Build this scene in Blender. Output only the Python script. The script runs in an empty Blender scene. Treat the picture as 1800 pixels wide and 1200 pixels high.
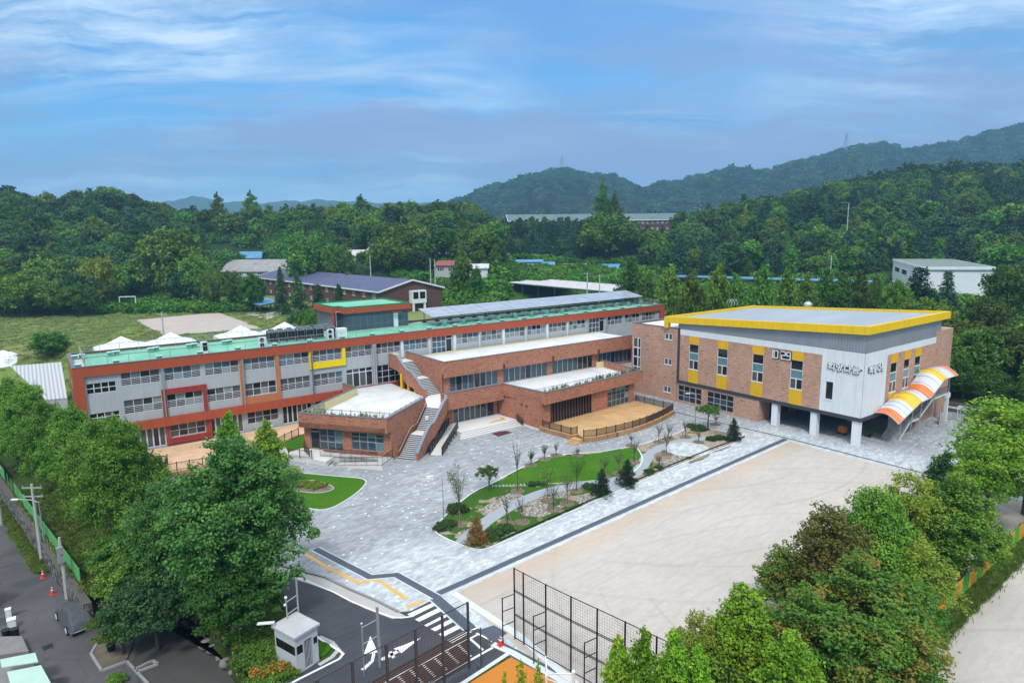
import bpy, math, random
import numpy as np
from mathutils import Vector, Matrix
R = math.radians
rng = np.random.default_rng(7)
random.seed(7)
scene = bpy.context.scene
COL = scene.collection

# ------------------------------------------------------------ camera
F_PX, PITCH, ROLL, YAW, H = 1135.7, 0.1613, 0.0128, 0.9383, 26.6
def _basis():
    fw = np.array([0, math.cos(PITCH), -math.sin(PITCH)]); r = np.array([1, 0, 0.])
    d = np.cross(fw, r); c, s = math.cos(ROLL), math.sin(ROLL)
    r2 = c*r + s*d; d2 = -s*r + c*d
    A = np.array([[math.sin(YAW), math.cos(YAW), 0], [-math.cos(YAW), math.sin(YAW), 0], [0, 0, 1]])
    return A@r2, A@d2, A@fw
R2, D2, FW = _basis()
cam_d = bpy.data.cameras.new("camera"); cam = bpy.data.objects.new("camera", cam_d); COL.objects.link(cam)
cam_d.sensor_width = 36; cam_d.lens = F_PX/1800*36; cam_d.clip_start = 0.5; cam_d.clip_end = 12000
M = Matrix((( R2[0], -D2[0], -FW[0], 0), (R2[1], -D2[1], -FW[1], 0), (R2[2], -D2[2], -FW[2], H), (0, 0, 0, 1)))
cam.matrix_world = M
scene.camera = cam

# ------------------------------------------------------------ world, sun, exposure
SUN_EL, SUN_AZ = R(52), R(150)      # azimuth measured from +X counter-clockwise: the direction the light comes FROM
world = bpy.data.worlds.new("World"); scene.world = world; world.use_nodes = True
sun_d = bpy.data.lights.new("sun", 'SUN'); sun_d.energy = 2.0; sun_d.angle = R(9); sun_d.color = (1, .965, .91)
sun = bpy.data.objects.new("sun", sun_d); COL.objects.link(sun)
SD = Vector((math.cos(R(-132))*math.cos(SUN_EL), math.sin(R(-132))*math.cos(SUN_EL), math.sin(SUN_EL)))
sun.rotation_euler = SD.to_track_quat('Z', 'Y').to_euler()
scene.view_settings.view_transform = 'Standard'; scene.view_settings.look = 'None'
scene.view_settings.exposure = 0.31; scene.view_settings.gamma = 1
scene.render.engine = 'CYCLES'
scene.cycles.max_bounces = 5; scene.cycles.diffuse_bounces = 3; scene.cycles.glossy_bounces = 3
scene.cycles.transmission_bounces = 4; scene.cycles.transparent_max_bounces = 12; scene.cycles.volume_bounces = 0
scene.cycles.use_denoising = True
scene.cycles.caustics_reflective = False; scene.cycles.caustics_refractive = False

class NT:
    """tiny node-tree helper"""
    def __init__(s, nt): s.nt = nt; s.nt.nodes.clear()
    def n(s, t, **k):
        o = s.nt.nodes.new(t)
        for a, b in k.items():
            if a.startswith('i_'):
                key = a[2:]
                key = int(key) if key.isdigit() else key
                s.put(o.inputs[key], b)
            else: setattr(o, a, b)
        return o
    def put(s, sock, b):
        if isinstance(b, bpy.types.NodeSocket): s.nt.links.new(b, sock)
        elif isinstance(b, bpy.types.Node): s.nt.links.new(b.outputs[0], sock)
        else: sock.default_value = b
    def math(s, op, a, b=0.0, c=None, clamp=False):
        o = s.n('ShaderNodeMath', operation=op, use_clamp=clamp); s.put(o.inputs[0], a); s.put(o.inputs[1], b)
        if c is not None: s.put(o.inputs[2], c)
        return o.outputs[0]
    def noise(s, vec, scale, detail=4, rough=.55, dist=0.):
        o = s.n('ShaderNodeTexNoise'); o.inputs['Scale'].default_value = scale; o.inputs['Detail'].default_value = detail
        o.inputs['Roughness'].default_value = rough; o.inputs['Distortion'].default_value = dist
        if vec is not None: s.put(o.inputs['Vector'], vec)
        return o.outputs['Fac']
    def ramp(s, fac, stops, interp='LINEAR'):
        o = s.n('ShaderNodeValToRGB'); s.put(o.inputs[0], fac); cr = o.color_ramp; cr.interpolation = interp
        while len(cr.elements) < len(stops): cr.elements.new(.5)
        for e, (p, c) in zip(cr.elements, stops):
            e.position = p; e.color = (*c, 1) if len(c) == 3 else c
        return o.outputs[0]
    def remap(s, v, a, b, c=0., d=1.):
        o = s.n('ShaderNodeMapRange'); s.put(o.inputs[0], v)
        for i, q in enumerate((a, b, c, d)): o.inputs[i+1].default_value = q
        return o.outputs[0]
    def mix(s, fac, a, b, mode='MIX'):
        o = s.n('ShaderNodeMix', data_type='RGBA', blend_type=mode)
        s.put(o.inputs[0], fac)
        for sock, v in ((o.inputs[6], a), (o.inputs[7], b)):
            if isinstance(v, tuple) and len(v) == 3: v = (*v, 1)
            s.put(sock, v)
        return o.outputs[2]
    def mapping(s, vec, scale=(1, 1, 1), rot=(0, 0, 0), loc=(0, 0, 0)):
        o = s.n('ShaderNodeMapping'); s.put(o.inputs[0], vec); o.inputs[1].default_value = loc
        o.inputs[2].default_value = rot; o.inputs[3].default_value = scale
        return o.outputs[0]

def build_world():
    t = NT(world.node_tree)
    out = t.n('ShaderNodeOutputWorld'); bg = t.n('ShaderNodeBackground'); t.nt.links.new(bg.outputs[0], out.inputs[0])
    sky = t.n('ShaderNodeTexSky', sky_type='NISHITA'); sky.sun_disc = False
    sky.sun_elevation = SUN_EL; sky.sun_rotation = R(90 + 132)   # same direction as the lamp
    sky.air_density = 1.3; sky.dust_density = 1.2; sky.ozone_density = 3.0
    tc = t.n('ShaderNodeTexCoord').outputs['Generated']
    # rotate so x' runs across the view, y' along it
    a = math.atan2(FW[1], FW[0])
    v = t.mapping(tc, rot=(0, 0, R(90) - a))
    sp = t.n('ShaderNodeSeparateXYZ'); t.put(sp.inputs[0], v)
    x, y, z = sp.outputs
    zz = t.math('ADD', t.math('MAXIMUM', z, 0.0), 0.085)
    u = t.math('DIVIDE', x, zz); w = t.math('DIVIDE', y, zz)
    cb = t.n('ShaderNodeCombineXYZ'); t.put(cb.inputs[0], u); t.put(cb.inputs[1], w)
    P = cb.outputs[0]
    warp = t.n('ShaderNodeTexNoise'); warp.inputs['Scale'].default_value = .55; warp.inputs['Detail'].default_value = 3; t.put(warp.inputs['Vector'], P)
    wv = t.n('ShaderNodeVectorMath', operation='MULTIPLY_ADD'); t.put(wv.inputs[0], warp.outputs['Color']); wv.inputs[1].default_value = (1.3, 1.3, 0); t.put(wv.inputs[2], P)
    PW = wv.outputs[0]
    # broad cloud veils, thin wind-drawn streaks, dim mauve banks
    veil = t.noise(t.mapping(PW, scale=(.30, .42, 1), rot=(0, 0, R(8)), loc=(3.1, 1.4, 0)), 1.0, 6, .56)
    streak = t.noise(t.mapping(PW, scale=(.16, 1.05, 1), rot=(0, 0, R(-17)), loc=(.7, 5.2, 0)), 1.25, 7, .6)
    bank = t.noise(t.mapping(PW, scale=(.22, .5, 1), rot=(0, 0, R(5)), loc=(8.3, 2.2, 0)), 1.1, 5, .6)
    blue = t.mix(.84, t.mix(1.0, sky.outputs[0], (.09, .09, .09), 'MULTIPLY'),
                 t.ramp(t.math('MAXIMUM', z, 0), [(0, (.40, .64, .88)), (.06, (.24, .54, .87)), (.17, (.12, .42, .84)), (.33, (.07, .33, .78)), (1, (.05, .2, .6))]))
    c = t.mix(t.math('MULTIPLY', t.remap(bank, .46, .60), .62), blue, (.17, .33, .60))
    c = t.mix(t.math('MULTIPLY', t.remap(veil, .47, .66), .62), c, (.34, .50, .78))
    c = t.mix(t.math('MULTIPLY', t.remap(streak, .53, .67), .72), c, (.44, .60, .84))
    # high thin streaks and low mauve bars, drawn out across the wind
    az = t.math('DIVIDE', x, t.math('MAXIMUM', t.math('ABSOLUTE', y), .2)); el = t.math('DIVIDE', z, t.math('MAXIMUM', t.math('ABSOLUTE', y), .2))
    c2 = t.n('ShaderNodeCombineXYZ'); t.put(c2.inputs[0], az); t.put(c2.inputs[1], el); Q = c2.outputs[0]
    w2 = t.n('ShaderNodeTexNoise'); w2.inputs['Scale'].default_value = 3.5; w2.inputs['Detail'].default_value = 7; t.put(w2.inputs['Vector'], Q)
    wq = t.n('ShaderNodeVectorMath', operation='MULTIPLY_ADD'); t.put(wq.inputs[0], w2.outputs['Color']); wq.inputs[1].default_value = (.16, .10, 0); t.put(wq.inputs[2], Q); QW = wq.outputs[0]
    s1 = t.noise(t.mapping(QW, rot=(0, 0, R(10)), scale=(1.3, 11, 1), loc=(3.7, 1.2, 0)), 1., 9, .66)
    m1 = t.noise(t.mapping(Q, scale=(1.6, 4.2, 1), loc=(1.3, 6.6, 0)), 1., 3, .5)
    wh = t.math('MULTIPLY', t.remap(s1, .47, .62), t.remap(m1, .36, .56))
    c = t.mix(t.math('MULTIPLY', wh, .95), c, (.60, .76, .95))
    s2 = t.noise(t.mapping(QW, rot=(0, 0, R(3)), scale=(1.5, 11, 1), loc=(9.2, 3.4, 0)), 1., 6, .6)
    lowm = t.math('MULTIPLY', t.remap(el, .0, .05), t.remap(el, .40, .16))
    c = t.mix(t.math('MULTIPLY', t.math('MULTIPLY', t.remap(s2, .45, .56), lowm), .8), c, (.26, .34, .58))
    hz = t.remap(z, .0, .09, .5, 0.)
    c = t.mix(hz, c, (.40, .62, .88))
    # bright cloud sheet added overhead, out of the camera's view, to light the scene
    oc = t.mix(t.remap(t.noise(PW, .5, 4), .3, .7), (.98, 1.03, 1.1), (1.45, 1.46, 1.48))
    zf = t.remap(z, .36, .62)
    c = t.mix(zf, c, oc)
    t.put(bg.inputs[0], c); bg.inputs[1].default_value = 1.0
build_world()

def ray(px, py): return R2*(px-900)/F_PX + D2*(py-600)/F_PX + FW
def G(px, py, z=0.):
    v = ray(px, py); t = (z-H)/v[2]; return Vector((v[0]*t, v[1]*t, z))
def G2(px, py, z=0.): p = G(px, py, z); return (p.x, p.y)
def PY(px, py, y0): v = ray(px, py); t = y0/v[1]; return Vector((v[0]*t, y0, H+v[2]*t))
def PX(px, py, x0): v = ray(px, py); t = x0/v[0]; return Vector((x0, v[1]*t, H+v[2]*t))
def height_at(px, py, base, z=0.):
    """height above a foot that stands at `base` (a ground point) of something seen at px,py"""
    v = ray(px, py); t = (base[0]*v[0]+base[1]*v[1])/(v[0]**2+v[1]**2); return H+v[2]*t-z

# ------------------------------------------------------------ objects
class MB:
    def __init__(s): s.v = []; s.f = []; s.m = []
    def quad(s, a, b, c, d, m=0): s.poly((a, b, c, d), m)
    def poly(s, pts, m=0):
        k = len(s.v); s.v += [tuple(p) for p in pts]; s.f.append(tuple(range(k, k+len(pts)))); s.m.append(m)
    def hexa(s, p, m=0):      # 8 points: bottom ring 0-3, top ring 4-7
        k = len(s.v); s.v += [tuple(q) for q in p]
        for f in ((3, 2, 1, 0), (4, 5, 6, 7), (0, 1, 5, 4), (1, 2, 6, 5), (2, 3, 7, 6), (3, 0, 4, 7)):
            s.f.append(tuple(k+i for i in f)); s.m.append(m)
    def box(s, x0, x1, y0, y1, z0, z1, m=0):
        s.hexa([(x0, y0, z0), (x1, y0, z0), (x1, y1, z0), (x0, y1, z0), (x0, y0, z1), (x1, y0, z1), (x1, y1, z1), (x0, y1, z1)], m)
    def obox(s, c, dx, dy, z0, z1, ang, m=0):     # box centred at c, turned by ang
        ca, sa = math.cos(ang), math.sin(ang)
        q = [(c[0]+ca*a-sa*b, c[1]+sa*a+ca*b) for a, b in ((-dx/2, -dy/2), (dx/2, -dy/2), (dx/2, dy/2), (-dx/2, dy/2))]
        s.hexa([(*p, z0) for p in q]+[(*p, z1) for p in q], m)
    def prism(s, poly, z0, z1, m=0, mt=None):
        """vertical prism over a polygon (counter-clockwise or not); z0,z1 may be lists"""
        n = len(poly); k = len(s.v)
        Z0 = z0 if isinstance(z0, (list, tuple)) else [z0]*n; Z1 = z1 if isinstance(z1, (list, tuple)) else [z1]*n
        A = sum(poly[i][0]*poly[(i+1) % n][1]-poly[(i+1) % n][0]*poly[i][1] for i in range(n))
        idx = list(range(n)) if A > 0 else list(range(n))[::-1]
        P = [poly[i] for i in idx]; Z0 = [Z0[i] for i in idx]; Z1 = [Z1[i] for i in idx]
        s.v += [(P[i][0], P[i][1], Z0[i]) for i in range(n)]+[(P[i][0], P[i][1], Z1[i]) for i in range(n)]
        for i in range(n):
            j = (i+1) % n; s.f.append((k+i, k+j, k+n+j, k+n+i)); s.m.append(m)
        s.f.append(tuple(k+n+i for i in range(n))); s.m.append(m if mt is None else mt)
        s.f.append(tuple(k+i for i in reversed(range(n)))); s.m.append(m)
    def sheet(s, poly, z, m=0):
        n = len(poly)
        A = sum(poly[i][0]*poly[(i+1) % n][1]-poly[(i+1) % n][0]*poly[i][1] for i in range(n))
        P = poly if A > 0 else poly[::-1]
        s.poly([(p[0], p[1], z) for p in P], m)
    def tube(s, a, b, r, r2=None, n=6, m=0):
        a = Vector(a); b = Vector(b); r2 = r if r2 is None else r2; d = (b-a)
        if d.length < 1e-6: return
        d.normalize(); u = d.orthogonal().normalized(); w = d.cross(u); k = len(s.v)
        for c, rr in ((a, r), (b, r2)):
            for i in range(n):
                t = 2*math.pi*i/n; s.v.append(tuple(c+u*(rr*math.cos(t))+w*(rr*math.sin(t))))
        for i in range(n):
            j = (i+1) % n; s.f.append((k+i, k+j, k+n+j, k+n+i)); s.m.append(m)
        s.f.append(tuple(k+n+i for i in range(n))); s.m.append(m)
        s.f.append(tuple(k+i for i in reversed(range(n)))); s.m.append(m)
    def path(s, pts, r, n=6, m=0):
        for i in range(len(pts)-1):
            ra = r[i] if isinstance(r, (list, tuple)) else r; rb = r[i+1] if isinstance(r, (list, tuple)) else r
            s.tube(pts[i], pts[i+1], ra, rb, n, m)
    def beam(s, a, b, w, h, m=0):     # rectangular bar, width horizontal, height in the vertical plane
        a = Vector(a); b = Vector(b); d = (b-a).normalized()
        u = Vector((0, 0, 1)).cross(d)
        u = u.normalized() if u.length > 1e-4 else Vector((1, 0, 0))
        t = d.cross(u)
        s.hexa([a-u*w/2-t*h/2, a+u*w/2-t*h/2, b+u*w/2-t*h/2, b-u*w/2-t*h/2, a-u*w/2+t*h/2, a+u*w/2+t*h/2, b+u*w/2+t*h/2, b-u*w/2+t*h/2], m)
    def ico(s, c, rx, ry, rz, m=0, sub=1, jit=0.):
        import bmesh
        bm = bmesh.new(); bmesh.ops.create_icosphere(bm, subdivisions=sub, radius=1)
        k = len(s.v)
        for v in bm.verts:
            j = 1+random.uniform(-jit, jit); s.v.append((c[0]+v.co.x*rx*j, c[1]+v.co.y*ry*j, c[2]+v.co.z*rz*j))
        for f in bm.faces: s.f.append(tuple(k+v.index for v in f.verts)); s.m.append(m)
        bm.free()
    def build(s, name, mats, parent=None, smooth=False, off=None):
        if not isinstance(mats, (list, tuple)): mats = [mats]
        if off is None:
            off = Vector((0, 0, 0)); p = parent
            while p is not None: off += p.location; p = p.parent
        me = bpy.data.meshes.new(name)
        me.from_pydata([(v[0]-off[0], v[1]-off[1], v[2]-off[2]) for v in s.v], [], s.f)
        for m in mats: me.materials.append(m)
        if len(mats) > 1: me.polygons.foreach_set('material_index', s.m)
        if smooth: me.polygons.foreach_set('use_smooth', [True]*len(s.f))
        me.update()
        o = bpy.data.objects.new(name, me); COL.objects.link(o); o.parent = parent
        return o
def tag(o, label=None, cat=None, group=None, kind=None):
    if label: o['label'] = label
    if cat: o['category'] = cat
    if group: o['group'] = group
    if kind: o['kind'] = kind
    return o
def thing(name, label, cat, loc=(0, 0, 0), group=None):
    o = bpy.data.objects.new(name, None); COL.objects.link(o); o.location = loc; o.empty_display_size = .3
    return tag(o, label, cat, group)
def kids(o): return [c for c in bpy.data.objects if c.parent == o]
def copy_tree(o, parent=None, tree=None):
    tree = tree or {}
    c = o.copy(); COL.objects.link(c); c.parent = parent
    for ch in o_children[o.name] if o.name in o_children else kids(o): copy_tree(ch, c)
    return c
o_children = {}
def dup(o, loc, rz=None, label=None, group=None, scale=None):
    c = copy_tree(o); c.location = loc
    if rz is not None: c.rotation_euler = (0, 0, rz)
    if scale is not None: c.scale = (scale,)*3 if not isinstance(scale, tuple) else scale
    tag(c, label, None, group); return c
# ------------------------------------------------------------ materials
MATS = {}
def pm(name, build, rough=.8, spec=.3, metal=0., alpha=None):
    m = bpy.data.materials.new(name); m.use_nodes = True
    t = NT(m.node_tree)
    out = t.n('ShaderNodeOutputMaterial'); b = t.n('ShaderNodeBsdfPrincipled')
    t.nt.links.new(b.outputs[0], out.inputs[0])
    b.inputs['Roughness'].default_value = rough; b.inputs['Specular IOR Level'].default_value = spec
    b.inputs['Metallic'].default_value = metal
    pos = t.n('ShaderNodeNewGeometry').outputs['Position']
    r = build(t, b, pos, out)
    if r is not None: t.put(b.inputs['Base Color'], (*r, 1) if isinstance(r, tuple) and len(r) == 3 else r)
    MATS[name] = m
    return m
def bump(t, b, h, strength=.3, dist=.05):
    n = t.n('ShaderNodeBump'); n.inputs['Strength'].default_value = strength; n.inputs['Distance'].default_value = dist
    t.put(n.inputs['Height'], h); t.put(b.inputs['Normal'], n.outputs[0])
def dirty(c, amt=.12, scale=.6, rough=.8, spec=.3, metal=0., fine=6., name=None):
    """plain painted/cast surface with weathering of its own"""
    def f(t, b, P, out):
        n = t.noise(P, scale, 5, .6); n2 = t.noise(P, fine, 3)
        k = t.math('ADD', t.math('MULTIPLY', n, amt*1.4), t.math('MULTIPLY', n2, amt*.6))
        k = t.math('ADD', k, 1-amt)
        cc = t.n('ShaderNodeCombineColor'); [t.put(cc.inputs[i], k) for i in range(3)]
        return t.mix(1., (*c, 1), cc.outputs[0], 'MULTIPLY')
    return pm(name or 'm', f, rough, spec, metal)
def wall_uv(t, P):
    """u runs along the wall whichever way it faces, v is height"""
    s = t.n('ShaderNodeSeparateXYZ'); t.put(s.inputs[0], P)
    g = t.n('ShaderNodeNewGeometry'); sn = t.n('ShaderNodeSeparateXYZ'); t.put(sn.inputs[0], g.outputs['Normal'])
    # u = x*(-ny) + y*nx : distance along the horizontal tangent
    u = t.math('ADD', t.math('MULTIPLY', s.outputs[0], t.math('MULTIPLY', sn.outputs[1], -1)), t.math('MULTIPLY', s.outputs[1], sn.outputs[0]))
    c = t.n('ShaderNodeCombineXYZ'); t.put(c.inputs[0], u); t.put(c.inputs[1], s.outputs[2])
    return c.outputs[0]
def brick(c1, c2, c3, mortar, name):
    def f(t, b, P, out):
        uv = wall_uv(t, P)
        br = t.n('ShaderNodeTexBrick'); t.put(br.inputs['Vector'], uv)
        br.inputs['Color1'].default_value = (*c1, 1); br.inputs['Color2'].default_value = (*c2, 1); br.inputs['Mortar'].default_value = (*mortar, 1)
        br.inputs['Scale'].default_value = 1; br.inputs['Brick Width'].default_value = .42; br.inputs['Row Height'].default_value = .115
        br.inputs['Mortar Size'].default_value = .008; br.inputs['Bias'].default_value = -.1
        n = t.noise(t.mapping(uv, scale=(1.1, 6.5, 1)), 1, 2, .6)
        c = t.mix(t.remap(n, .55, .66, 0, .9), br.outputs[0], (*c3, 1))
        n2 = t.noise(P, .35, 4); c = t.mix(1., c, t.ramp(n2, [(.3, (.86, .86, .88)), (.7, (1.1, 1.08, 1.06))]), 'MULTIPLY')
        n3 = t.noise(t.mapping(uv, scale=(1.2, 5.0, 1)), 1.7, 2, .5)
        c = t.mix(t.remap(n3, .54, .68, 0, .6), c, tuple(min(1, x*1.4+.04) for x in c1)+(1,))
        bump(t, b, br.outputs['Fac'], .25, .01); return c
    return pm(name, f, .88, .2)
m_brick = brick((.44, .185, .11), (.35, .135, .082), (.20, .075, .05), (.34, .24, .18), 'red brick')
m_brick2 = brick((.50, .30, .21), (.44, .25, .17), (.27, .135, .095), (.42, .32, .26), 'pale brick')
m_darkbrick = brick((.12, .05, .04), (.095, .042, .036), (.06, .03, .03), (.16, .12, .11), 'dark brick')
def panels(c, w, h, line, amt=.1, name='panel', rough=.6, spec=.3, lw=.014):
    def f(t, b, P, out):
        uv = wall_uv(t, P)
        br = t.n('ShaderNodeTexBrick'); t.put(br.inputs['Vector'], uv); br.offset = 0
        a = tuple(x*(1-amt*.4) for x in c)
        br.inputs['Color1'].default_value = (*c, 1); br.inputs['Color2'].default_value = (*a, 1); br.inputs['Mortar'].default_value = (*line, 1)
        br.inputs['Scale'].default_value = 1; br.inputs['Brick Width'].default_value = w; br.inputs['Row Height'].default_value = h
        br.inputs['Mortar Size'].default_value = lw
        n = t.noise(t.mapping(uv, scale=(1.6, .35, 1)), 1, 5, .6)
        return t.mix(1., br.outputs[0], t.ramp(n, [(.25, (1-amt*1.6,)*3), (.75, (1.04,)*3)]), 'MULTIPLY')
    return pm(name, f, rough, spec)
m_grey = panels((.43, .465, .475), 1.05, 1.75, (.33, .36, .37), .05, 'grey cladding')
m_rust = panels((.43, .088, .036), 40, 40, (.3, .07, .04), .14, 'terracotta render')
m_redp = panels((.33, .042, .030), 1.05, .9, (.45, .14, .10), .10, 'dark red panel')
m_orange = panels((.53, .20, .085), 60, 1.2, (.4, .16, .08), .12, 'salmon panel')
m_yellow = panels((.86, .56, .008), 1.55, 30, (.55, .34, .01), .08, 'yellow metal', .45, .4, .02)
m_yellow2 = panels((.80, .47, .012), 3.0, 1.35, (.55, .32, .01), .12, 'yellow panel', .5, .4)
m_bright = panels((.90, .66, .0), 3, 3, (.7, .5, .0), .06, 'bright yellow')
m_white = panels((.74, .785, .805), 1.9, 60, (.52, .57, .60), .09, 'white panel', .5, .4, .02)
m_slate = panels((.075, .105, .14), 1.25, 1.25, (.20, .24, .27), .2, 'dark slate panel', .35, .5, .02)
m_cream = dirty((.62, .56, .30), .15, .7, name='cream paint')
m_conc = dirty((.44, .44, .43), .22, .4, name='concrete')
m_concl = dirty((.66, .66, .64), .14, .35, name='pale concrete')
def roofwhite(t, b, P, out):
    n = t.noise(P, .25, 6, .62); n2 = t.noise(P, 2.5, 3)
    c = t.ramp(n, [(.3, (.50, .53, .545)), (.55, (.64, .66, .67)), (.75, (.70, .715, .72))])
    crack = t.n('ShaderNodeTexVoronoi', feature='DISTANCE_TO_EDGE'); crack.inputs['Scale'].default_value = .16; t.put(crack.inputs['Vector'], P)
    w = t.remap(crack.outputs['Distance'], .004, .02, .35, 0)
    c = t.mix(w, c, (.42, .44, .45, 1))
    return t.mix(t.remap(n2, .55, .8, 0, .2), c, (.5, .52, .53, 1))
m_roofw = pm('white waterproof roof', roofwhite, .7)
def roofgreen(t, b, P, out):
    n = t.noise(P, .3, 5, .6); w = t.noise(t.mapping(P, scale=(.5, 3, 1), rot=(0, 0, .6)), 1, 4)
    c = t.ramp(n, [(.3, (.10, .36, .24)), (.6, (.19, .50, .34)), (.8, (.26, .56, .41))])
    br = t.n('ShaderNodeTexBrick'); br.offset = 0; t.put(br.inputs['Vector'], P); br.inputs['Scale'].default_value = 1
    br.inputs['Brick Width'].default_value = 3.0; br.inputs['Row Height'].default_value = 2.8; br.inputs['Mortar Size'].default_value = .035
    c = t.mix(t.math('MULTIPLY', br.outputs['Fac'], .4), c, (.40, .66, .54, 1))
    return t.mix(t.remap(w, .5, .8, 0, .35), c, (.33, .47, .40, 1))
m_roofg = pm('green waterproof roof', roofgreen, .55)
m_roofg2 = dirty((.015, .19, .085), .25, .5, name='dark green paint')
m_teal = dirty((.10, .30, .24), .25, 1.5, name='teal vent paint')
m_tealcap = dirty((.38, .62, .52), .2, 2, name='teal vent cap')
m_coping = dirty((.13, .14, .16), .2, 1, .5, name='dark metal coping')
m_darkm = dirty((.05, .055, .065), .25, 1, .45, name='dark metal')
m_brown = dirty((.075, .040, .028), .3, 2, .6, name='brown timber rail')
m_black = dirty((.012, .012, .014), .3, 3, .45, name='black paint')
m_steel = dirty((.50, .52, .54), .2, 1, .35, .5, .6, name='galvanised steel')
m_wframe = dirty((.68, .70, .72), .1, 2, .4, .4, name='white window frame')
m_gframe = dirty((.33, .36, .38), .15, 2, .4, .4, name='grey window frame')
m_whitep = dirty((.72, .75, .76), .16, .9, .6, name='white paint')
m_pillar = dirty((.72, .76, .78), .12, 1.5, .7, name='pillar paint')
def corr(t, b, P, out):
    uv = wall_uv(t, P); w = t.n('ShaderNodeTexWave', wave_type='BANDS', bands_direction='X', wave_profile='SIN'); t.put(w.inputs['Vector'], uv)
    w.inputs['Scale'].default_value = .85; w.inputs['Distortion'].default_value = 0
    bump(t, b, w.outputs['Fac'], .6, .05)
    n = t.noise(t.mapping(uv, scale=(.6, .2, 1)), 1, 4)
    return t.mix(t.remap(w.outputs['Fac'], .0, .35, .35, 0), t.ramp(n, [(.3, (.255, .285, .32)), (.7, (.31, .34, .375))]), (.17, .19, .22, 1))
m_corr = pm('corrugated grey cladding', corr, .45, .4, .2)
def glass(c, name, rough=.06, spec=.5):
    return pm(name, lambda t, b, P, out: t.mix(t.noise(P, .9, 3), (*[x*.7 for x in c], 1), (*[x*1.3 for x in c], 1)), rough, spec)
m_gdark = glass((.012, .015, .018), 'dark glass'); m_ggrey = glass((.085, .09, .095), 'grey glass', .25)
m_ggreen = glass((.22, .29, .27), 'curtained glass', .3); m_gblue = glass((.04, .13, .21), 'blue film glass', .15)
m_gteal = glass((.10, .23, .25), 'teal spandrel glass', .2); m_gsky = glass((.03, .055, .075), 'shop glass', .04, .8)
GL = [m_gdark, m_ggrey, m_ggreen, m_gblue, m_gteal, m_gsky]
def blinds(t, b, P, out):
    uv = wall_uv(t, P); w = t.n('ShaderNodeTexWave', bands_direction='X'); t.put(w.inputs['Vector'], uv); w.inputs['Scale'].default_value = 1.3
    return t.mix(w.outputs['Fac'], (.020, .045, .065, 1), (.045, .095, .13, 1))
m_blind = pm('blind glass', blinds, .12, .6)
# --- ground materials
def paving(light):
    def f(t, b, P, out):
        r = t.mapping(P, rot=(0, 0, R(-4.6)))
        n = t.noise(r, .12, 6, .6); n2 = t.noise(t.mapping(r, scale=(.8, 2.2, 1), rot=(0, 0, .5)), .7, 6, .68, .6); n3 = t.noise(r, 3.5, 3, .6)
        s_ = t.n('ShaderNodeSeparateXYZ'); t.put(s_.inputs[0], r); s0 = t.n('ShaderNodeSeparateXYZ'); t.put(s0.inputs[0], P)
        if light: c = t.ramp(n2, [(.28, (.33, .375, .40)), (.48, (.47, .515, .54)), (.68, (.60, .65, .67))])
        else:
            c = t.ramp(n2, [(.28, (.225, .245, .262)), (.5, (.335, .36, .38)), (.72, (.48, .53, .56))])
            c = t.mix(t.remap(n, .40, .66, 0, .75), c, (.255, .275, .295, 1))
            lt = t.ramp(n2, [(.28, (.33, .375, .40)), (.48, (.47, .515, .54)), (.68, (.60, .65, .67))])
            jy = t.math('ADD', s_.outputs[1], t.math('MULTIPLY', t.math('SUBTRACT', n, .5), 9)); k1 = t.math('MULTIPLY', t.remap(jy, 43.0, 48.5, 1, 0), t.remap(s_.outputs[0], 88, 82, 0, 1))
            jx = t.math('ADD', s0.outputs[1], t.math('MULTIPLY', t.math('SUBTRACT', n2, .5), 8)); k2 = t.math('MULTIPLY', t.remap(jx, 31.5, 25.5, 0, 1), t.remap(s0.outputs[0], 80, 86, 0, 1))
            c = t.mix(t.math('MAXIMUM', k1, k2), c, lt)
        br = t.n('ShaderNodeTexBrick'); t.put(br.inputs['Vector'], r); br.inputs['Scale'].default_value = 1; br.inputs['Bias'].default_value = 0
        br.inputs['Color1'].default_value = (.80, .80, .81, 1); br.inputs['Color2'].default_value = (1.12, 1.12, 1.11, 1); br.inputs['Mortar'].default_value = (.72, .72, .72, 1)
        br.inputs['Brick Width'].default_value = .5; br.inputs['Row Height'].default_value = .25; br.inputs['Mortar Size'].default_value = .01
        c = t.mix(1., c, br.outputs[0], 'MULTIPLY')
        if True:   # scattered white stones
            v = t.n('ShaderNodeTexVoronoi', distance='CHEBYCHEV'); t.put(v.inputs['Vector'], t.mapping(r, scale=(1.08, 1.08, 1), rot=(0, 0, .0)))
            v.inputs['Scale'].default_value = 1.; v.inputs['Randomness'].default_value = .62
            d = t.math('LESS_THAN', v.outputs['Distance'], .115)
            c = t.mix(t.math('MULTIPLY', d, .35 if light else .75), c, (.80, .84, .86, 1))
        c = t.mix(t.remap(n3, .6, .8, 0, .3), c, (.62, .66, .68, 1))
        bump(t, b, br.outputs['Fac'], .15, .006)
        return c
    return f
m_pave = pm('paving', paving(False), .75, .3); m_pavel = pm('pale paving', paving(True), .75, .3)
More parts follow.
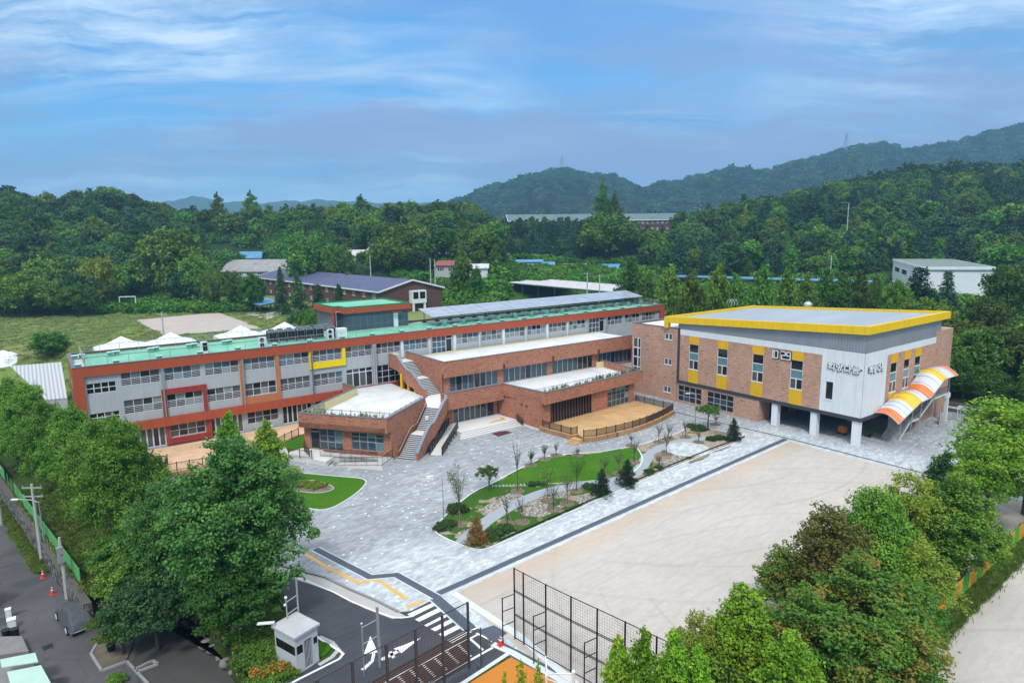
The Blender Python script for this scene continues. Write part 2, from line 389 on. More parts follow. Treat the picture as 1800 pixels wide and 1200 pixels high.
def sand(t, b, P, out):
    r = t.mapping(P, rot=(0, 0, R(-4.6)))
    n = t.noise(r, .09, 5, .6); n2 = t.noise(t.mapping(r, scale=(.6, 1.7, 1), rot=(0, 0, .12)), 1.2, 8, .72, .3); n3 = t.noise(r, 6, 4, .65)
    c = t.ramp(n2, [(.3, (.425, .392, .355)), (.5, (.475, .445, .41)), (.7, (.515, .49, .462))])
    # tyre tracks: rings round far points, broken up
    for i, (cx, cy, s) in enumerate(((30, -14, .95), (66, 60, .8), (48, 22, 1.2))):
        w = t.n('ShaderNodeTexWave', wave_type='RINGS', rings_direction='Z'); t.put(w.inputs['Vector'], t.mapping(P, loc=(-cx, -cy, 0)))
        w.inputs['Scale'].default_value = .075*s; w.inputs['Distortion'].default_value = 3.; w.inputs['Detail'].default_value = 2; w.inputs['Detail Scale'].default_value = .12
        m = t.math('MULTIPLY', t.remap(w.outputs['Fac'], .975, .997), t.remap(t.noise(t.mapping(P, loc=(i*9, 3, 0)), .07, 3), .44, .56, 0, .42))
        c = t.mix(m, c, (.37, .34, .30, 1))
    br = t.n('ShaderNodeTexWave', bands_direction='Y'); t.put(br.inputs['Vector'], r); br.inputs['Scale'].default_value = .2
    br.inputs['Distortion'].default_value = 7; br.inputs['Detail'].default_value = 4; br.inputs['Detail Scale'].default_value = .35
    c = t.mix(t.remap(br.outputs['Fac'], .93, .99, 0, .22), c, (.40, .37, .33, 1))
    s = t.n('ShaderNodeSeparateXYZ'); t.put(s.inputs[0], r)
    e = t.math('ADD', t.remap(s.outputs[1], 34.2, 36.6, 0, 1.3), t.remap(s.outputs[0], 27, 23, 0, .8), clamp=True)
    c = t.mix(t.math('MULTIPLY', t.math('MULTIPLY', e, t.remap(t.noise(r, .22, 5, .65), .30, .58)), .62), c, (.50, .375, .26, 1))
    c = t.mix(t.remap(n3, .58, .8, 0, .25), c, (.45, .41, .37, 1))
    bump(t, b, n2, .25, .03)
    return t.mix(1., c, t.ramp(n, [(.3, (.93, .93, .93)), (.7, (1.06, 1.05, 1.04))]), 'MULTIPLY')
m_sand = pm('sand field', sand, .95, .1)
def grass(c1, c2, c3, s=1.0, name='grass'):
    def f(t, b, P, out):
        n = t.noise(P, .35*s, 5, .6); n2 = t.noise(P, 7*s, 4, .7)
        c = t.mix(t.remap(n2, .3, .7), (*c1, 1), (*c2, 1)); c = t.mix(t.remap(n, .45, .7, 0, .75), c, (*c3, 1))
        bump(t, b, n2, .9, .06); return c
    return pm(name, f, .9, .1)
m_lawn = grass((.026, .105, .004), (.060, .175, .010), (.075, .165, .014), 1, 'lawn')
m_meadow = grass((.09, .13, .025), (.20, .19, .075), (.22, .185, .12), .25, 'dry meadow')
m_field = grass((.10, .19, .03), (.18, .27, .05), (.24, .22, .12), .22, 'weedy field')
m_rough = grass((.028, .06, .012), (.06, .10, .02), (.09, .085, .04), .6, 'rough grass')
m_forestfloor = grass((.015, .035, .012), (.03, .055, .018), (.02, .045, .016), .2, 'forest floor')
m_vinefloor = grass((.03, .09, .015), (.055, .15, .02), (.02, .06, .015), .3, 'vine ground')
def soil(t, b, P, out):
    n = t.noise(P, 1.3, 6, .65); n2 = t.noise(P, 14, 3, .6)
    c = t.ramp(n, [(.3, (.10, .08, .06)), (.6, (.19, .155, .115)), (.8, (.24, .20, .15))])
    return t.mix(t.remap(n2, .5, .75, 0, .4), c, (.30, .26, .21, 1))
m_soil = pm('soil', soil, .95, .1)
def gravel(c1, c2, sc=7.):
    def f(t, b, P, out):
        v = t.n('ShaderNodeTexVoronoi'); t.put(v.inputs['Vector'], P); v.inputs['Scale'].default_value = sc
        g = t.n('ShaderNodeRGBToBW'); t.put(g.inputs[0], v.outputs['Color'])
        c = t.mix(g.outputs[0], (*c1, 1), (*c2, 1)); c = t.mix(t.remap(v.outputs['Distance'], .25, .7, 0, .8), c, (.07, .06, .05, 1))
        c = t.mix(t.remap(t.noise(P, .9, 4), .5, .75, 0, .4), c, (.30, .25, .19, 1))
        bump(t, b, v.outputs['Distance'], .6, .04); return c
    return f
m_gravel = pm('gravel', gravel((.24, .22, .19), (.60, .58, .53), 4.2), .9, .2)
m_pebble = pm('tan gravel', gravel((.26, .21, .15), (.46, .40, .31), 6), .95, .1)
def gardenbase(t, b, P, out):
    n = t.noise(P, .42, 5, .62); n2 = t.noise(P, 6, 4, .7)
    s = t.n('ShaderNodeSeparateXYZ'); t.put(s.inputs[0], P)
    k = t.math('ADD', n, t.remap(s.outputs[0], 40, 66, .07, -.09))
    g = t.mix(t.remap(n2, .3, .7), (.026, .080, .008, 1), (.058, .135, .018, 1))
    v = t.n('ShaderNodeTexVoronoi'); t.put(v.inputs['Vector'], P); v.inputs['Scale'].default_value = 5
    gb = t.n('ShaderNodeRGBToBW'); t.put(gb.inputs[0], v.outputs['Color'])
    s2 = t.mix(gb.outputs[0], (.22, .17, .12, 1), (.40, .35, .27, 1))
    return t.mix(t.remap(k, .47, .53), s2, g)
m_garden = pm('planting bed', gardenbase, .95, .1)
def asphalt(t, b, P, out):
    n = t.noise(P, .22, 5, .6); n2 = t.noise(P, 25, 2); n3 = t.noise(t.mapping(P, scale=(.3, 2, 1), rot=(0, 0, .2)), .8, 5, .6, .5)
    c = t.ramp(n, [(.3, (.038, .042, .052)), (.7, (.062, .066, .078))]); c = t.mix(t.remap(n3, .5, .75, 0, .4), c, (.095, .10, .115, 1))
    bump(t, b, n2, .2, .01); return t.mix(t.remap(n2, .5, .8, 0, .3), c, (.12, .12, .13, 1))
m_asph = pm('asphalt', asphalt, .75, .35)
def asphalt2(t, b, P, out):
    n = t.noise(P, .16, 6, .6); n2 = t.noise(P, 18, 2); 
    c = t.ramp(n, [(.3, (.065, .064, .070)), (.7, (.115, .111, .118))])
    v = t.n('ShaderNodeTexVoronoi', feature='DISTANCE_TO_EDGE'); t.put(v.inputs['Vector'], t.mapping(P, loc=(2, 1, 0))); v.inputs['Scale'].default_value = .35
    c = t.mix(t.remap(v.outputs['Distance'], .0, .03, .5, 0), c, (.06, .06, .065, 1))
    w = t.noise(t.mapping(P, loc=(4.2, 7, 0)), .28, 3, .5, .8)
    c = t.mix(t.remap(w, .60, .615, 0, .75), c, (.045, .055, .06, 1))
    bump(t, b, n2, .2, .01); return t.mix(t.remap(n2, .5, .8, 0, .25), c, (.2, .19, .19, 1))
m_asph2 = pm('old asphalt', asphalt2, .8, .3)
m_strip = dirty((.075, .095, .125), .3, 3, .6, name='dark granite strip')
m_kerb = dirty((.60, .65, .67), .18, 1, name='granite kerb')
m_paint = dirty((.78, .80, .81), .14, 2.5, .6, name='road paint')
m_tact = dirty((.66, .40, .12), .22, 2, .7, name='tactile paving')
def planks(c1, c2, w, rot, name):
    def f(t, b, P, out):
        br = t.n('ShaderNodeTexBrick'); t.put(br.inputs['Vector'], t.mapping(P, rot=(0, 0, rot)))
        br.inputs['Color1'].default_value = (*c1, 1); br.inputs['Color2'].default_value = (*c2, 1); br.inputs['Mortar'].default_value = tuple(x*.5 for x in c1)+(1,)
        br.inputs['Scale'].default_value = 1; br.inputs['Brick Width'].default_value = 2.4; br.inputs['Row Height'].default_value = w; br.inputs['Mortar Size'].default_value = .006
        n = t.noise(P, .5, 5, .6)
        return t.mix(1., br.outputs[0], t.ramp(n, [(.3, (.82, .82, .82)), (.7, (1.1, 1.08, 1.05))]), 'MULTIPLY')
    return pm(name, f, .7, .2)
m_deck = planks((.60, .40, .25), (.70, .50, .335), .30, 0, 'deck boards'); m_deck2 = planks((.50, .315, .14), (.60, .40, .20), .18, R(30), 'tan deck boards')
m_decks = planks((.36, .20, .10), (.43, .26, .13), .14, 0, 'deck skirt')
m_court = dirty((.55, .20, .028), .1, .4, .8, name='orange court')
m_maroon = dirty((.085, .02, .03), .25, 2, name='maroon mat')
def stonew(t, b, P, out):
    uv = wall_uv(t, P); v = t.n('ShaderNodeTexVoronoi'); t.put(v.inputs['Vector'], t.mapping(uv, scale=(1, 1.25, 1))); v.inputs['Scale'].default_value = 2.2
    g = t.n('ShaderNodeRGBToBW'); t.put(g.inputs[0], v.outputs['Color'])
    c = t.mix(g.outputs[0], (.16, .145, .14, 1), (.34, .31, .29, 1)); c = t.mix(t.remap(v.outputs['Distance'], .3, .62, 0, .85), c, (.05, .045, .04, 1))
    bump(t, b, v.outputs['Distance'], .8, .1); return c
m_stone = pm('rubble stone', stonew, .9, .2)
m_rock = dirty((.22, .20, .19), .45, 1.2, .9, name='boulder')
def leaf(name, a, b_, c3, obj=.35, trans=.22):
    """a..b_ by leaf, c3 on some clumps; whole plants vary by object"""
    m = bpy.data.materials.new(name); m.use_nodes = True; t = NT(m.node_tree)
    out = t.n('ShaderNodeOutputMaterial'); at = t.n('ShaderNodeAttribute'); at.attribute_name = 'tint'
    s = t.n('ShaderNodeSeparateColor'); t.put(s.inputs[0], at.outputs['Color'])
    oi = t.n('ShaderNodeObjectInfo')
    c = t.mix(s.outputs[0], (*a, 1), (*b_, 1)); c = t.mix(s.outputs[1], c, (*c3, 1))
    hs = t.n('ShaderNodeHueSaturation'); t.put(hs.inputs['Color'], c)
    t.put(hs.inputs['Hue'], t.remap(oi.outputs['Random'], 0, 1, .5-.055*obj, .5+.05*obj)); t.put(hs.inputs['Value'], t.remap(t.math('FRACT', t.math('MULTIPLY', oi.outputs['Random'], 7.31)), 0, 1, 1-.65*obj, 1+.95*obj))
    t.put(hs.inputs['Saturation'], 1.0)
    d = t.n('ShaderNodeBsdfPrincipled'); t.put(d.inputs['Base Color'], hs.outputs[0]); d.inputs['Roughness'].default_value = .6; d.inputs['Specular IOR Level'].default_value = .18
    tr = t.n('ShaderNodeBsdfTranslucent'); t.put(tr.inputs[0], hs.outputs[0])
    mx = t.n('ShaderNodeMixShader'); mx.inputs[0].default_value = trans; t.put(mx.inputs[1], d.outputs[0]); t.put(mx.inputs[2], tr.outputs[0])
    t.nt.links.new(mx.outputs[0], out.inputs[0]); return m
l_mid = leaf('leaves mid green', (0.049, 0.124, 0.015), (0.111, 0.224, 0.029), (0.169, 0.283, 0.039), .55)
l_zel = leaf('leaves street tree', (0.064, 0.179, 0.018), (0.158, 0.324, 0.037), (0.238, 0.409, 0.053), .3)
l_locust = leaf('leaves deep green', (0.034, 0.108, 0.029), (0.081, 0.218, 0.046), (0.156, 0.330, 0.060), .2)
l_bright = leaf('leaves bright green', (0.088, 0.231, 0.013), (0.209, 0.396, 0.028), (0.308, 0.462, 0.044), .25)
l_dark = leaf('leaves dark green', (0.026, 0.073, 0.028), (0.057, 0.133, 0.041), (0.086, 0.180, 0.048), .6)
l_pine = leaf('needles blue green', (0.019, 0.064, 0.037), (0.043, 0.112, 0.059), (0.062, 0.140, 0.066), .5, .12)
l_far = leaf('leaves far wood', (0.020, 0.061, 0.025), (0.043, 0.103, 0.037), (0.069, 0.145, 0.044), .9)
l_vine = leaf('vine leaves', (0.039, 0.130, 0.013), (0.090, 0.235, 0.022), (0.138, 0.321, 0.033), .5)
l_mixed = leaf('leaves turning', (0.063, 0.186, 0.025), (0.152, 0.293, 0.035), (0.305, 0.186, 0.048), .15)
l_brown = leaf('leaves russet', (0.098, 0.121, 0.025), (0.172, 0.172, 0.037), (0.241, 0.127, 0.040), .1)
l_olive = leaf('leaves yellow green', (0.110, 0.187, 0.022), (0.220, 0.308, 0.033), (0.330, 0.363, 0.055), .25)
l_twig = leaf('sparse small leaves', (.10, .16, .06), (.20, .26, .11), (.28, .32, .16), .3)
l_juniper = leaf('juniper', (.022, .058, .014), (.05, .105, .02), (.08, .12, .03), .2, .1)
l_gold = leaf('gold needles', (.10, .09, .02), (.28, .15, .03), (.42, .16, .03), .1, .1)
l_flower = leaf('blooms', (.55, .08, .02), (.62, .20, .02), (.75, .60, .10), .1)
l_grass = leaf('grass blades', (.05, .12, .012), (.12, .24, .025), (.20, .26, .06), .3)
m_bark = dirty((.085, .068, .052), .4, 2, .95, name='bark'); m_barkl = dirty((.20, .16, .12), .3, 3, .9, name='pale bark')
m_stake = dirty((.30, .21, .13), .3, 3, .9, name='stake timber')
# ------------------------------------------------------------ plants
def unit(n):
    v = rng.normal(size=(n, 3)); return v/np.linalg.norm(v, axis=1, keepdims=True)
def sublobes(prim, k, rfrac, up=.25, flat=1.):
    """small clumps on the surface of each primary lobe (rows x,y,z,rx,ry,rz,id)"""
    out = []
    for i, p in enumerate(prim):
        d = unit(k); d[:, 2] = np.where(d[:, 2] < -.55, -d[:, 2], d[:, 2])
        q = p[:3]+d*p[3:6]*rng.uniform(.55, 1.2, (k, 1)); rr = p[3:6].mean()*rfrac*rng.uniform(.65, 1.35, k)
        out.append(np.c_[q, rr, rr, rr*flat, np.full(k, i)])
    return np.vstack(out)
def leaves(sub, n, size, nprim, upn=.35, stretch=1.):
    vol = sub[:, 3]**2; i = rng.choice(len(sub), n, p=vol/vol.sum())
    d = unit(n); L = sub[i]; C = L[:, :3]+d*L[:, 3:6]*np.where(rng.random((n, 1)) < .2, rng.uniform(1, 1.75, (n, 1)), rng.uniform(.35, 1.08, (n, 1))**.6)
    N = d*.7+unit(n)*.75; N[:, 2] += upn; N /= np.linalg.norm(N, axis=1, keepdims=True)
    S = size*rng.uniform(.6, 1.35, n)
    g = rng.random(nprim)**2.2; gs = rng.random(len(sub))
    t = np.c_[rng.random(n)*.65+.35*gs[i], np.clip(g[L[:, 6].astype(int)]*.75*(gs[i] > .55)+.25*(rng.random(n) > .88), 0, 1)]
    return C, N, S, t
def leaf_arrays(C, N, S, t, asp=.62):
    n = len(C); a = unit(n); T = np.cross(N, a); T /= np.linalg.norm(T, axis=1, keepdims=True)+1e-9; B = np.cross(N, T)
    s = S[:, None]; V = np.empty((n, 4, 3))
    V[:, 0] = C+T*s; V[:, 1] = C+B*s*asp+N*s*.18; V[:, 2] = C-T*s; V[:, 3] = C-B*s*asp+N*s*.18
    return V.reshape(-1, 3), np.repeat(t, 4, 0)
def np_mesh(name, V, t, mats, extra=None):
    """leaf quads (+ optional MB with the wood) as one mesh"""
    n = len(V)//4; me = bpy.data.meshes.new(name)
    ev = np.array(extra.v) if extra and extra.v else np.zeros((0, 3)); ef = extra.f if extra else []
    me.vertices.add(len(V)+len(ev)); me.vertices.foreach_set('co', np.vstack([V, ev]).ravel())
    li = np.r_[np.arange(4*n), np.array([len(V)+i for f in ef for i in f], dtype=int)]
    st = np.r_[np.arange(n)*4, 4*n+np.cumsum([0]+[len(f) for f in ef])[:-1]] if ef else np.arange(n)*4
    me.loops.add(len(li)); me.loops.foreach_set('vertex_index', li.astype(np.int32))
    me.polygons.add(len(st)); me.polygons.foreach_set('loop_start', st.astype(np.int32))
    for m in mats: me.materials.append(m)
    mi = np.r_[np.zeros(n, int), np.ones(len(ef), int)] if len(mats) > 1 else np.zeros(n+len(ef), int)
    me.polygons.foreach_set('material_index', mi.astype(np.int32))
    at = me.attributes.new('tint', 'FLOAT_COLOR', 'POINT'); tt = np.zeros((len(V)+len(ev), 4)); tt[:len(V), :2] = t; tt[:, 3] = 1
    at.data.foreach_set('color', tt.ravel()); me.update(calc_edges=True); me.validate(); return me
def prim_lobes(kind, Rr, z0, z1):
    hc = (z1-z0)/2; zc = (z0+z1)/2; P = []
    if kind in ('round', 'ovate'):
        n = 15; d = unit(n)
        # spread out directions
        for _ in range(30):
            for i in range(n):
                v = d[i]-d; w = (v**2).sum(1)+1e-3; d[i] += (v/w[:, None]**1.5).sum(0)*.04; d[i] /= np.linalg.norm(d[i])
        for q in d:
            f = rng.uniform(.50, .72); r = rng.uniform(.30, .46)
            g = 1 if kind == 'round' else 1.18-.72*(q[2]+1)/2
            P.append((q[0]*Rr*f*g, q[1]*Rr*f*g, zc+q[2]*hc*f*(1 if kind == 'round' else 1.12), Rr*r*(.3+.7*g), Rr*r*(.3+.7*g), hc*r*.95))
        P.append((0, 0, zc, Rr*.5, Rr*.5, hc*.55))
    elif kind == 'cone':
        for i in range(17):
            h = (i+.5)/17; r = Rr*(1-h)**.75*1.0+Rr*.06; a = i*2.4
            f = .52; P.append((math.cos(a)*r*f, math.sin(a)*r*f, z0+(z1-z0)*h*.96, r*.55+Rr*.08, r*.55+Rr*.08, hc*.20))
    elif kind == 'pine':
        k = 0
        for i in range(10):
            h = i/9.6; r = Rr*(1-h*.80)*rng.uniform(.85, 1.1); m = 6 if i < 6 else 4
            for j in range(m):
                a = j*2*math.pi/m+i*.9+rng.uniform(-.3, .3); f = rng.uniform(.5, .72)
                P.append((math.cos(a)*r*f, math.sin(a)*r*f, z0+(z1-z0)*h*.97-.04*r, r*.44, r*.44, hc*.15)); k += 1
    elif kind == 'column':
        for i in range(12):
            h = (i+.5)/12; r = Rr*math.sin(math.pi*min(1, .18+h*.86))**.7; a = i*2.4
            P.append((math.cos(a)*r*.4, math.sin(a)*r*.4, z0+(z1-z0)*h, r*.62, r*.62, hc*.24))
    elif kind == 'dome':
        for i in range(11):
            a = i*2.4; r = Rr*math.sqrt((i+.3)/11)*.72; P.append((math.cos(a)*r, math.sin(a)*r, z0+hc*.9*(1-(r/Rr)**2), Rr*.34, Rr*.34, hc*.75))
    elif kind == 'umbrella':
        for i in range(9):
            a = i*2.4; r = Rr*math.sqrt((i+.2)/9)*.75; P.append((math.cos(a)*r, math.sin(a)*r, zc+hc*.5*(1-(r/Rr)**2), Rr*.36, Rr*.36, hc*.55))
    return np.array(P, float)
def tree_parts(kind, Rr, z0, z1, n, size, k=12, rf=.38, flat=1., trunk_r=.2, limbs=6, upn=.35, lean=0.):
    P = prim_lobes(kind, Rr, z0, z1); sub = sublobes(P, k, rf, flat=flat)
    V, t = leaf_arrays(*leaves(sub, n, size, len(P), upn))
    w = MB(); top = (0, 0, z0+(z1-z0)*(.85 if kind in ('cone', 'pine', 'column') else .55))
    mid = (rng.uniform(-.2, .2)*Rr*.3+lean, rng.uniform(-.2, .2)*Rr*.3, z0*.7+.3*z1*.4)
    w.path([(0, 0, -.15), (mid[0]*.4, mid[1]*.4, mid[2]*.5), mid, top], [trunk_r*1.25, trunk_r*.95, trunk_r*.75, trunk_r*.28], 7)
    idx = rng.choice(len(P), min(limbs, len(P)), replace=False)
    for i in idx:
        p = P[i]; s0 = Vector(mid).lerp(Vector(top), rng.uniform(0, .55)); e = Vector((p[0], p[1], p[2]))
        m = s0.lerp(e, .5)+Vector((0, 0, .08*(z1-z0))); w.path([s0, m, e], [trunk_r*.42, trunk_r*.25, trunk_r*.1], 5)
    return V, t, w
def tree_protos(nm, spec, leafm, barkm, single=True, count=3):
    out = []
    for i in range(count):
        V, t, w = tree_parts(**spec)
        if single: out.append((np_mesh(nm, V, t, [leafm, barkm], w),))
        else:
            cm = np_mesh(nm+'_crown', V, t, [leafm]); tm = bpy.data.meshes.new(nm+'_trunk'); tm.from_pydata(w.v, [], w.f); tm.materials.append(barkm); tm.update()
            out.append((tm, cm))
    return out
def put_tree(nm, proto, loc, scale, label, cat='tree', group=None, rz=None):
    rz = rng.uniform(0, 6.28) if rz is None else rz
    sc = (scale,)*3 if not isinstance(scale, tuple) else scale
    if len(proto) == 1: o = bpy.data.objects.new(nm, proto[0]); COL.objects.link(o)
    else:
        o = bpy.data.objects.new(nm, None); COL.objects.link(o)
        for m, q in zip(proto, ('trunk', 'crown')):
            c = bpy.data.objects.new(q, m); COL.objects.link(c); c.parent = o
    o.location = loc; o.rotation_euler = (0, 0, rz); o.scale = sc
    return tag(o, label, cat, group)
def scatter(name, label, protos, pts, scl, kind='stuff', group=None, cat=None, tilt=0.):
    """one object: geometry-nodes copies of the proto meshes over given points"""
    c = bpy.data.collections.new(name+'_source')
    for i, m in enumerate(protos):
        o = bpy.data.objects.new('%s_kind_%s' % (name, 'abcdefgh'[i]), m); c.objects.link(o)
    n = len(pts); me = bpy.data.meshes.new(name); me.vertices.add(n); me.vertices.foreach_set('co', np.asarray(pts, float).ravel())
    a = me.attributes.new('sc', 'FLOAT_VECTOR', 'POINT'); s = np.asarray(scl, float); s = np.repeat(s[:, None], 3, 1) if s.ndim == 1 else s; a.data.foreach_set('vector', s.ravel())
    a = me.attributes.new('rt', 'FLOAT_VECTOR', 'POINT'); r = np.c_[rng.normal(0, tilt, (n, 2)), rng.uniform(0, 6.28, n)]; a.data.foreach_set('vector', r.ravel())
    a = me.attributes.new('ix', 'INT', 'POINT'); a.data.foreach_set('value', rng.integers(0, len(protos), n).astype(np.int32))
    ob = bpy.data.objects.new(name, me); COL.objects.link(ob)
    ng = bpy.data.node_groups.new(name, 'GeometryNodeTree')
    ng.interface.new_socket('Geometry', in_out='INPUT', socket_type='NodeSocketGeometry'); ng.interface.new_socket('Geometry', in_out='OUTPUT', socket_type='NodeSocketGeometry')
    N = ng.nodes; gi = N.new('NodeGroupInput'); go = N.new('NodeGroupOutput'); ci = N.new('GeometryNodeCollectionInfo'); ip = N.new('GeometryNodeInstanceOnPoints')
    ci.inputs['Collection'].default_value = c; ci.inputs['Separate Children'].default_value = True; ci.inputs['Reset Children'].default_value = True
    def na(nm, ty):
        q = N.new('GeometryNodeInputNamedAttribute'); q.data_type = ty; q.inputs['Name'].default_value = nm; return [o for o in q.outputs if o.enabled and o.name == 'Attribute'][0]
    ng.links.new(gi.outputs[0], ip.inputs['Points']); ng.links.new(ci.outputs[0], ip.inputs['Instance']); ip.inputs['Pick Instance'].default_value = True
    ng.links.new(na('ix', 'INT'), ip.inputs['Instance Index']); ng.links.new(na('rt', 'FLOAT_VECTOR'), ip.inputs['Rotation']); ng.links.new(na('sc', 'FLOAT_VECTOR'), ip.inputs['Scale'])
    ng.links.new(ip.outputs[0], go.inputs[0])
    md = ob.modifiers.new('copies', 'NODES'); md.node_group = ng
    return tag(ob, label, cat, group, kind)

# ------------------------------------------------------------ terrain
def sm(a, b, x):
    t = np.clip((x-a)/(b-a), 0, 1); return t*t*(3-2*t)
LATV = np.array([R2[0], R2[1]]); LATV = LATV/np.linalg.norm(LATV); FWV = np.array([FW[0], FW[1]]); FWV /= np.linalg.norm(FWV)
def lf(x, y): return x*LATV[0]+y*LATV[1], x*FWV[0]+y*FWV[1]
def xy(px, d):
    """ground position in the direction of column px at forward distance d"""
    l = (px-900)/1150*d; return LATV[0]*l+FWV[0]*d, LATV[1]*l+FWV[1]*d
CR_P = [-700, 0, 110, 200, 300, 370, 450, 600, 700, 830, 870, 900, 1170, 1230, 1290, 1400, 1500, 1600, 1700, 1800, 2100, 2500]
CR_D = [300, 320, 320, 330, 325, 320, 320, 320, 320, 320, 325, 330, 330, 330, 330, 360, 400, 420, 430, 430, 430, 430]
CR_Z = [58, 43, 38, 42, 32, 28, 29, 31, 33, 32, 27, 26, 26, 28, 32, 38, 47, 54, 54, 55, 60, 62]
FR_P = [-700, 700, 780, 830, 900, 980, 1060, 1130, 1200, 1270, 1320, 1400, 1480, 1550, 1600, 1680, 1750, 1800, 2000, 2500]
FR_Y = [415, 400, 368, 348, 322, 304, 316, 336, 322, 304, 310, 292, 268, 262, 272, 252, 238, 226, 215, 230]
FR_Z = [26.6+(415-.0128*(p-900)-y)*1.144*.97-10 for p, y in zip(FR_P, FR_Y)]
def bumps(x, y, s, seed=0):
    r = 0
    for i, (a, b, c) in enumerate(((1., .3, 1.1), (-.4, 1.2, 2.3), (.8, -.9, .4), (1.9, .7, 5.1), (-1.3, 1.9, 3.3))):
        r = r+np.sin((x*a+y*b)/s*(1+i*.35)+c+seed)/(1+i*.6)
    return r/3
def hz(x, y):
    x = np.asarray(x, float); y = np.asarray(y, float)
    l, f = lf(x, y); ff = np.maximum(f, 20); px = np.clip(900+1150*l/ff, -700, 2500)
    # outside the school grounds the land steps up to a plateau at 7 m
    y0 = 105.5+32*sm(-14, 0, -x); up = 7*sm(y0, y0+17, y)
    side = 7*sm(116, 140, x)+2.5*sm(140, 175, x)
    dx = np.maximum(up, side*sm(-80, -20, y))
    z = np.where((x > -80), dx, 0)
    cd = np.interp(px, CR_P, CR_D); cz = np.interp(px, CR_P, CR_Z); start = np.interp(px, [0, 300, 360, 450, 560, 667, 760, 800, 1100, 1300, 1500, 1800], [172, 190, 225, 250, 225, 190, 190, 190, 216, 205, 180, 140])
    k = sm(start, cd, f)**.9; lin = np.clip((f-start)/(cd-start), 0, 1)**.8; wl = sm(540, 640, px)*(1-sm(1350, 1500, px)); k = k*(1-wl)+lin*wl
    z = np.where(f > start, 7+(cz-7)*k, z)
    z = np.where(f > cd, cz*(1-sm(cd+20, cd+330, f))+6*sm(cd+20, cd+330, f), z)
    fz = np.interp(px, FR_P, FR_Z); z = np.where(f > 760, 6+(fz-6)*sm(760, 1300, f), z); z = np.where(f > 1300, fz*(1-.75*sm(1330, 2200, f)), z)
    dz = np.interp(px, [-700, 200, 270, 350, 400, 480, 560, 640, 760, 830], [120, 150, 165, 205, 175, 172, 183, 168, 160, 150]); z = np.where(f > 2000, np.maximum(z, dz*sm(2000, 2650, f)), z)
    z = z+np.where(f > start+15, bumps(x, y, 26)*np.where(f > 700, 9, 1.6)*sm(start+15, start+60, f), 0)
    # level ground of the far hall
    w = sm(270, 300, f)*(1-sm(352, 375, f))*sm(880, 905, px)*(1-sm(1170, 1215, px)); z = z*(1-w)+26.*w
    return z
# ------------------------------------------------------------ terrain and ground sheets
def build_terrain():
    an = np.r_[np.linspace(-179, -62, 14), np.linspace(-60, 60, 281), np.linspace(62, 181, 14)]
    rr = np.r_[3, 30, 60, 80, 90, 96, np.geomspace(100, 150, 26), np.geomspace(153, 420, 62), np.geomspace(430, 1400, 40), np.geomspace(1480, 3100, 16)]
    A, Q = np.meshgrid(np.radians(an), rr); l = Q*np.sin(A); f = Q*np.cos(A)
    X = LATV[0]*l+FWV[0]*f; Y = LATV[1]*l+FWV[1]*f
    Z = hz(X, Y); near = Z < .5; Z = np.where(near & (f < 300), Z-1.8*(1-Z/.5), Z)
    Z = np.where(f < -20, -1.8, Z)
    na, nr = len(an), len(rr); V = np.stack([X, Y, Z], -1).reshape(-1, 3)
    F = [(i*na+j, (i+1)*na+j, (i+1)*na+j+1, i*na+j+1) for i in range(nr-1) for j in range(na-1)]
    me = bpy.data.meshes.new('terrain'); me.from_pydata(V.tolist(), [], F)
    lat, fw_ = lf(X, Y)
    open_ = ((Z < 9.5) & (fw_ < 225)).reshape(-1)
    me.materials.append(m_forestfloor); me.materials.append(m_field); me.materials.append(m_vinefloor)
    px = (900+1150*lat/np.maximum(fw_, 20)).reshape(-1)
    mi = [0 if not open_[f[0]] else (1 if px[f[0]] < 840 else 2) for f in F]
    me.polygons.foreach_set('material_index', mi); me.polygons.foreach_set('use_smooth', [True]*len(F)); me.update()
    o = bpy.data.objects.new('terrain', me); COL.objects.link(o); tag(o, kind='structure')
build_terrain()
def structure(name, mb, mats): return tag(mb.build(name, mats), kind='structure')
def wallx(y): return -.44-(y-59.9)*.172          # line of the street retaining wall
slope = [G2(150, 1040), G2(250, 1062), G2(330, 1085), G2(385, 1112), G2(425, 1150), G2(445, 1205), G2(455, 1300)]
m = MB(); m.sheet([(wallx(112), 112), (wallx(85), 85), (wallx(60), 60)]+slope+[(12, 15), (12, -70), (135, -70), (135, 112)], -.03); structure('ground', m, m_rough)
m = MB(); m.sheet([(-7.6, 20), (14, 20), (14, 56), (2, 60), (wallx(60), 60), (wallx(112), 112), (-14, 130), (-19, 130)], -1.6); structure('street', m, m_asph2)
m = MB(); m.sheet([G2(233, 1160, -1.6), G2(262, 1075, -1.6), G2(330, 1080, -1.6), G2(400, 1150, -1.6), G2(430, 1260, -1.6), G2(260, 1260, -1.6)], -1.592); structure('parking_lot', m, dirty((.075, .075, .07), .35, .8, .9, name='dark tarmac'))
m = MB(); m.sheet([(wallx(66)-.05, 66), (wallx(66)-1.0, 66), (wallx(88)-1.2, 88), (wallx(88)-.05, 88)], -1.57); structure('verge', m, m_rough)
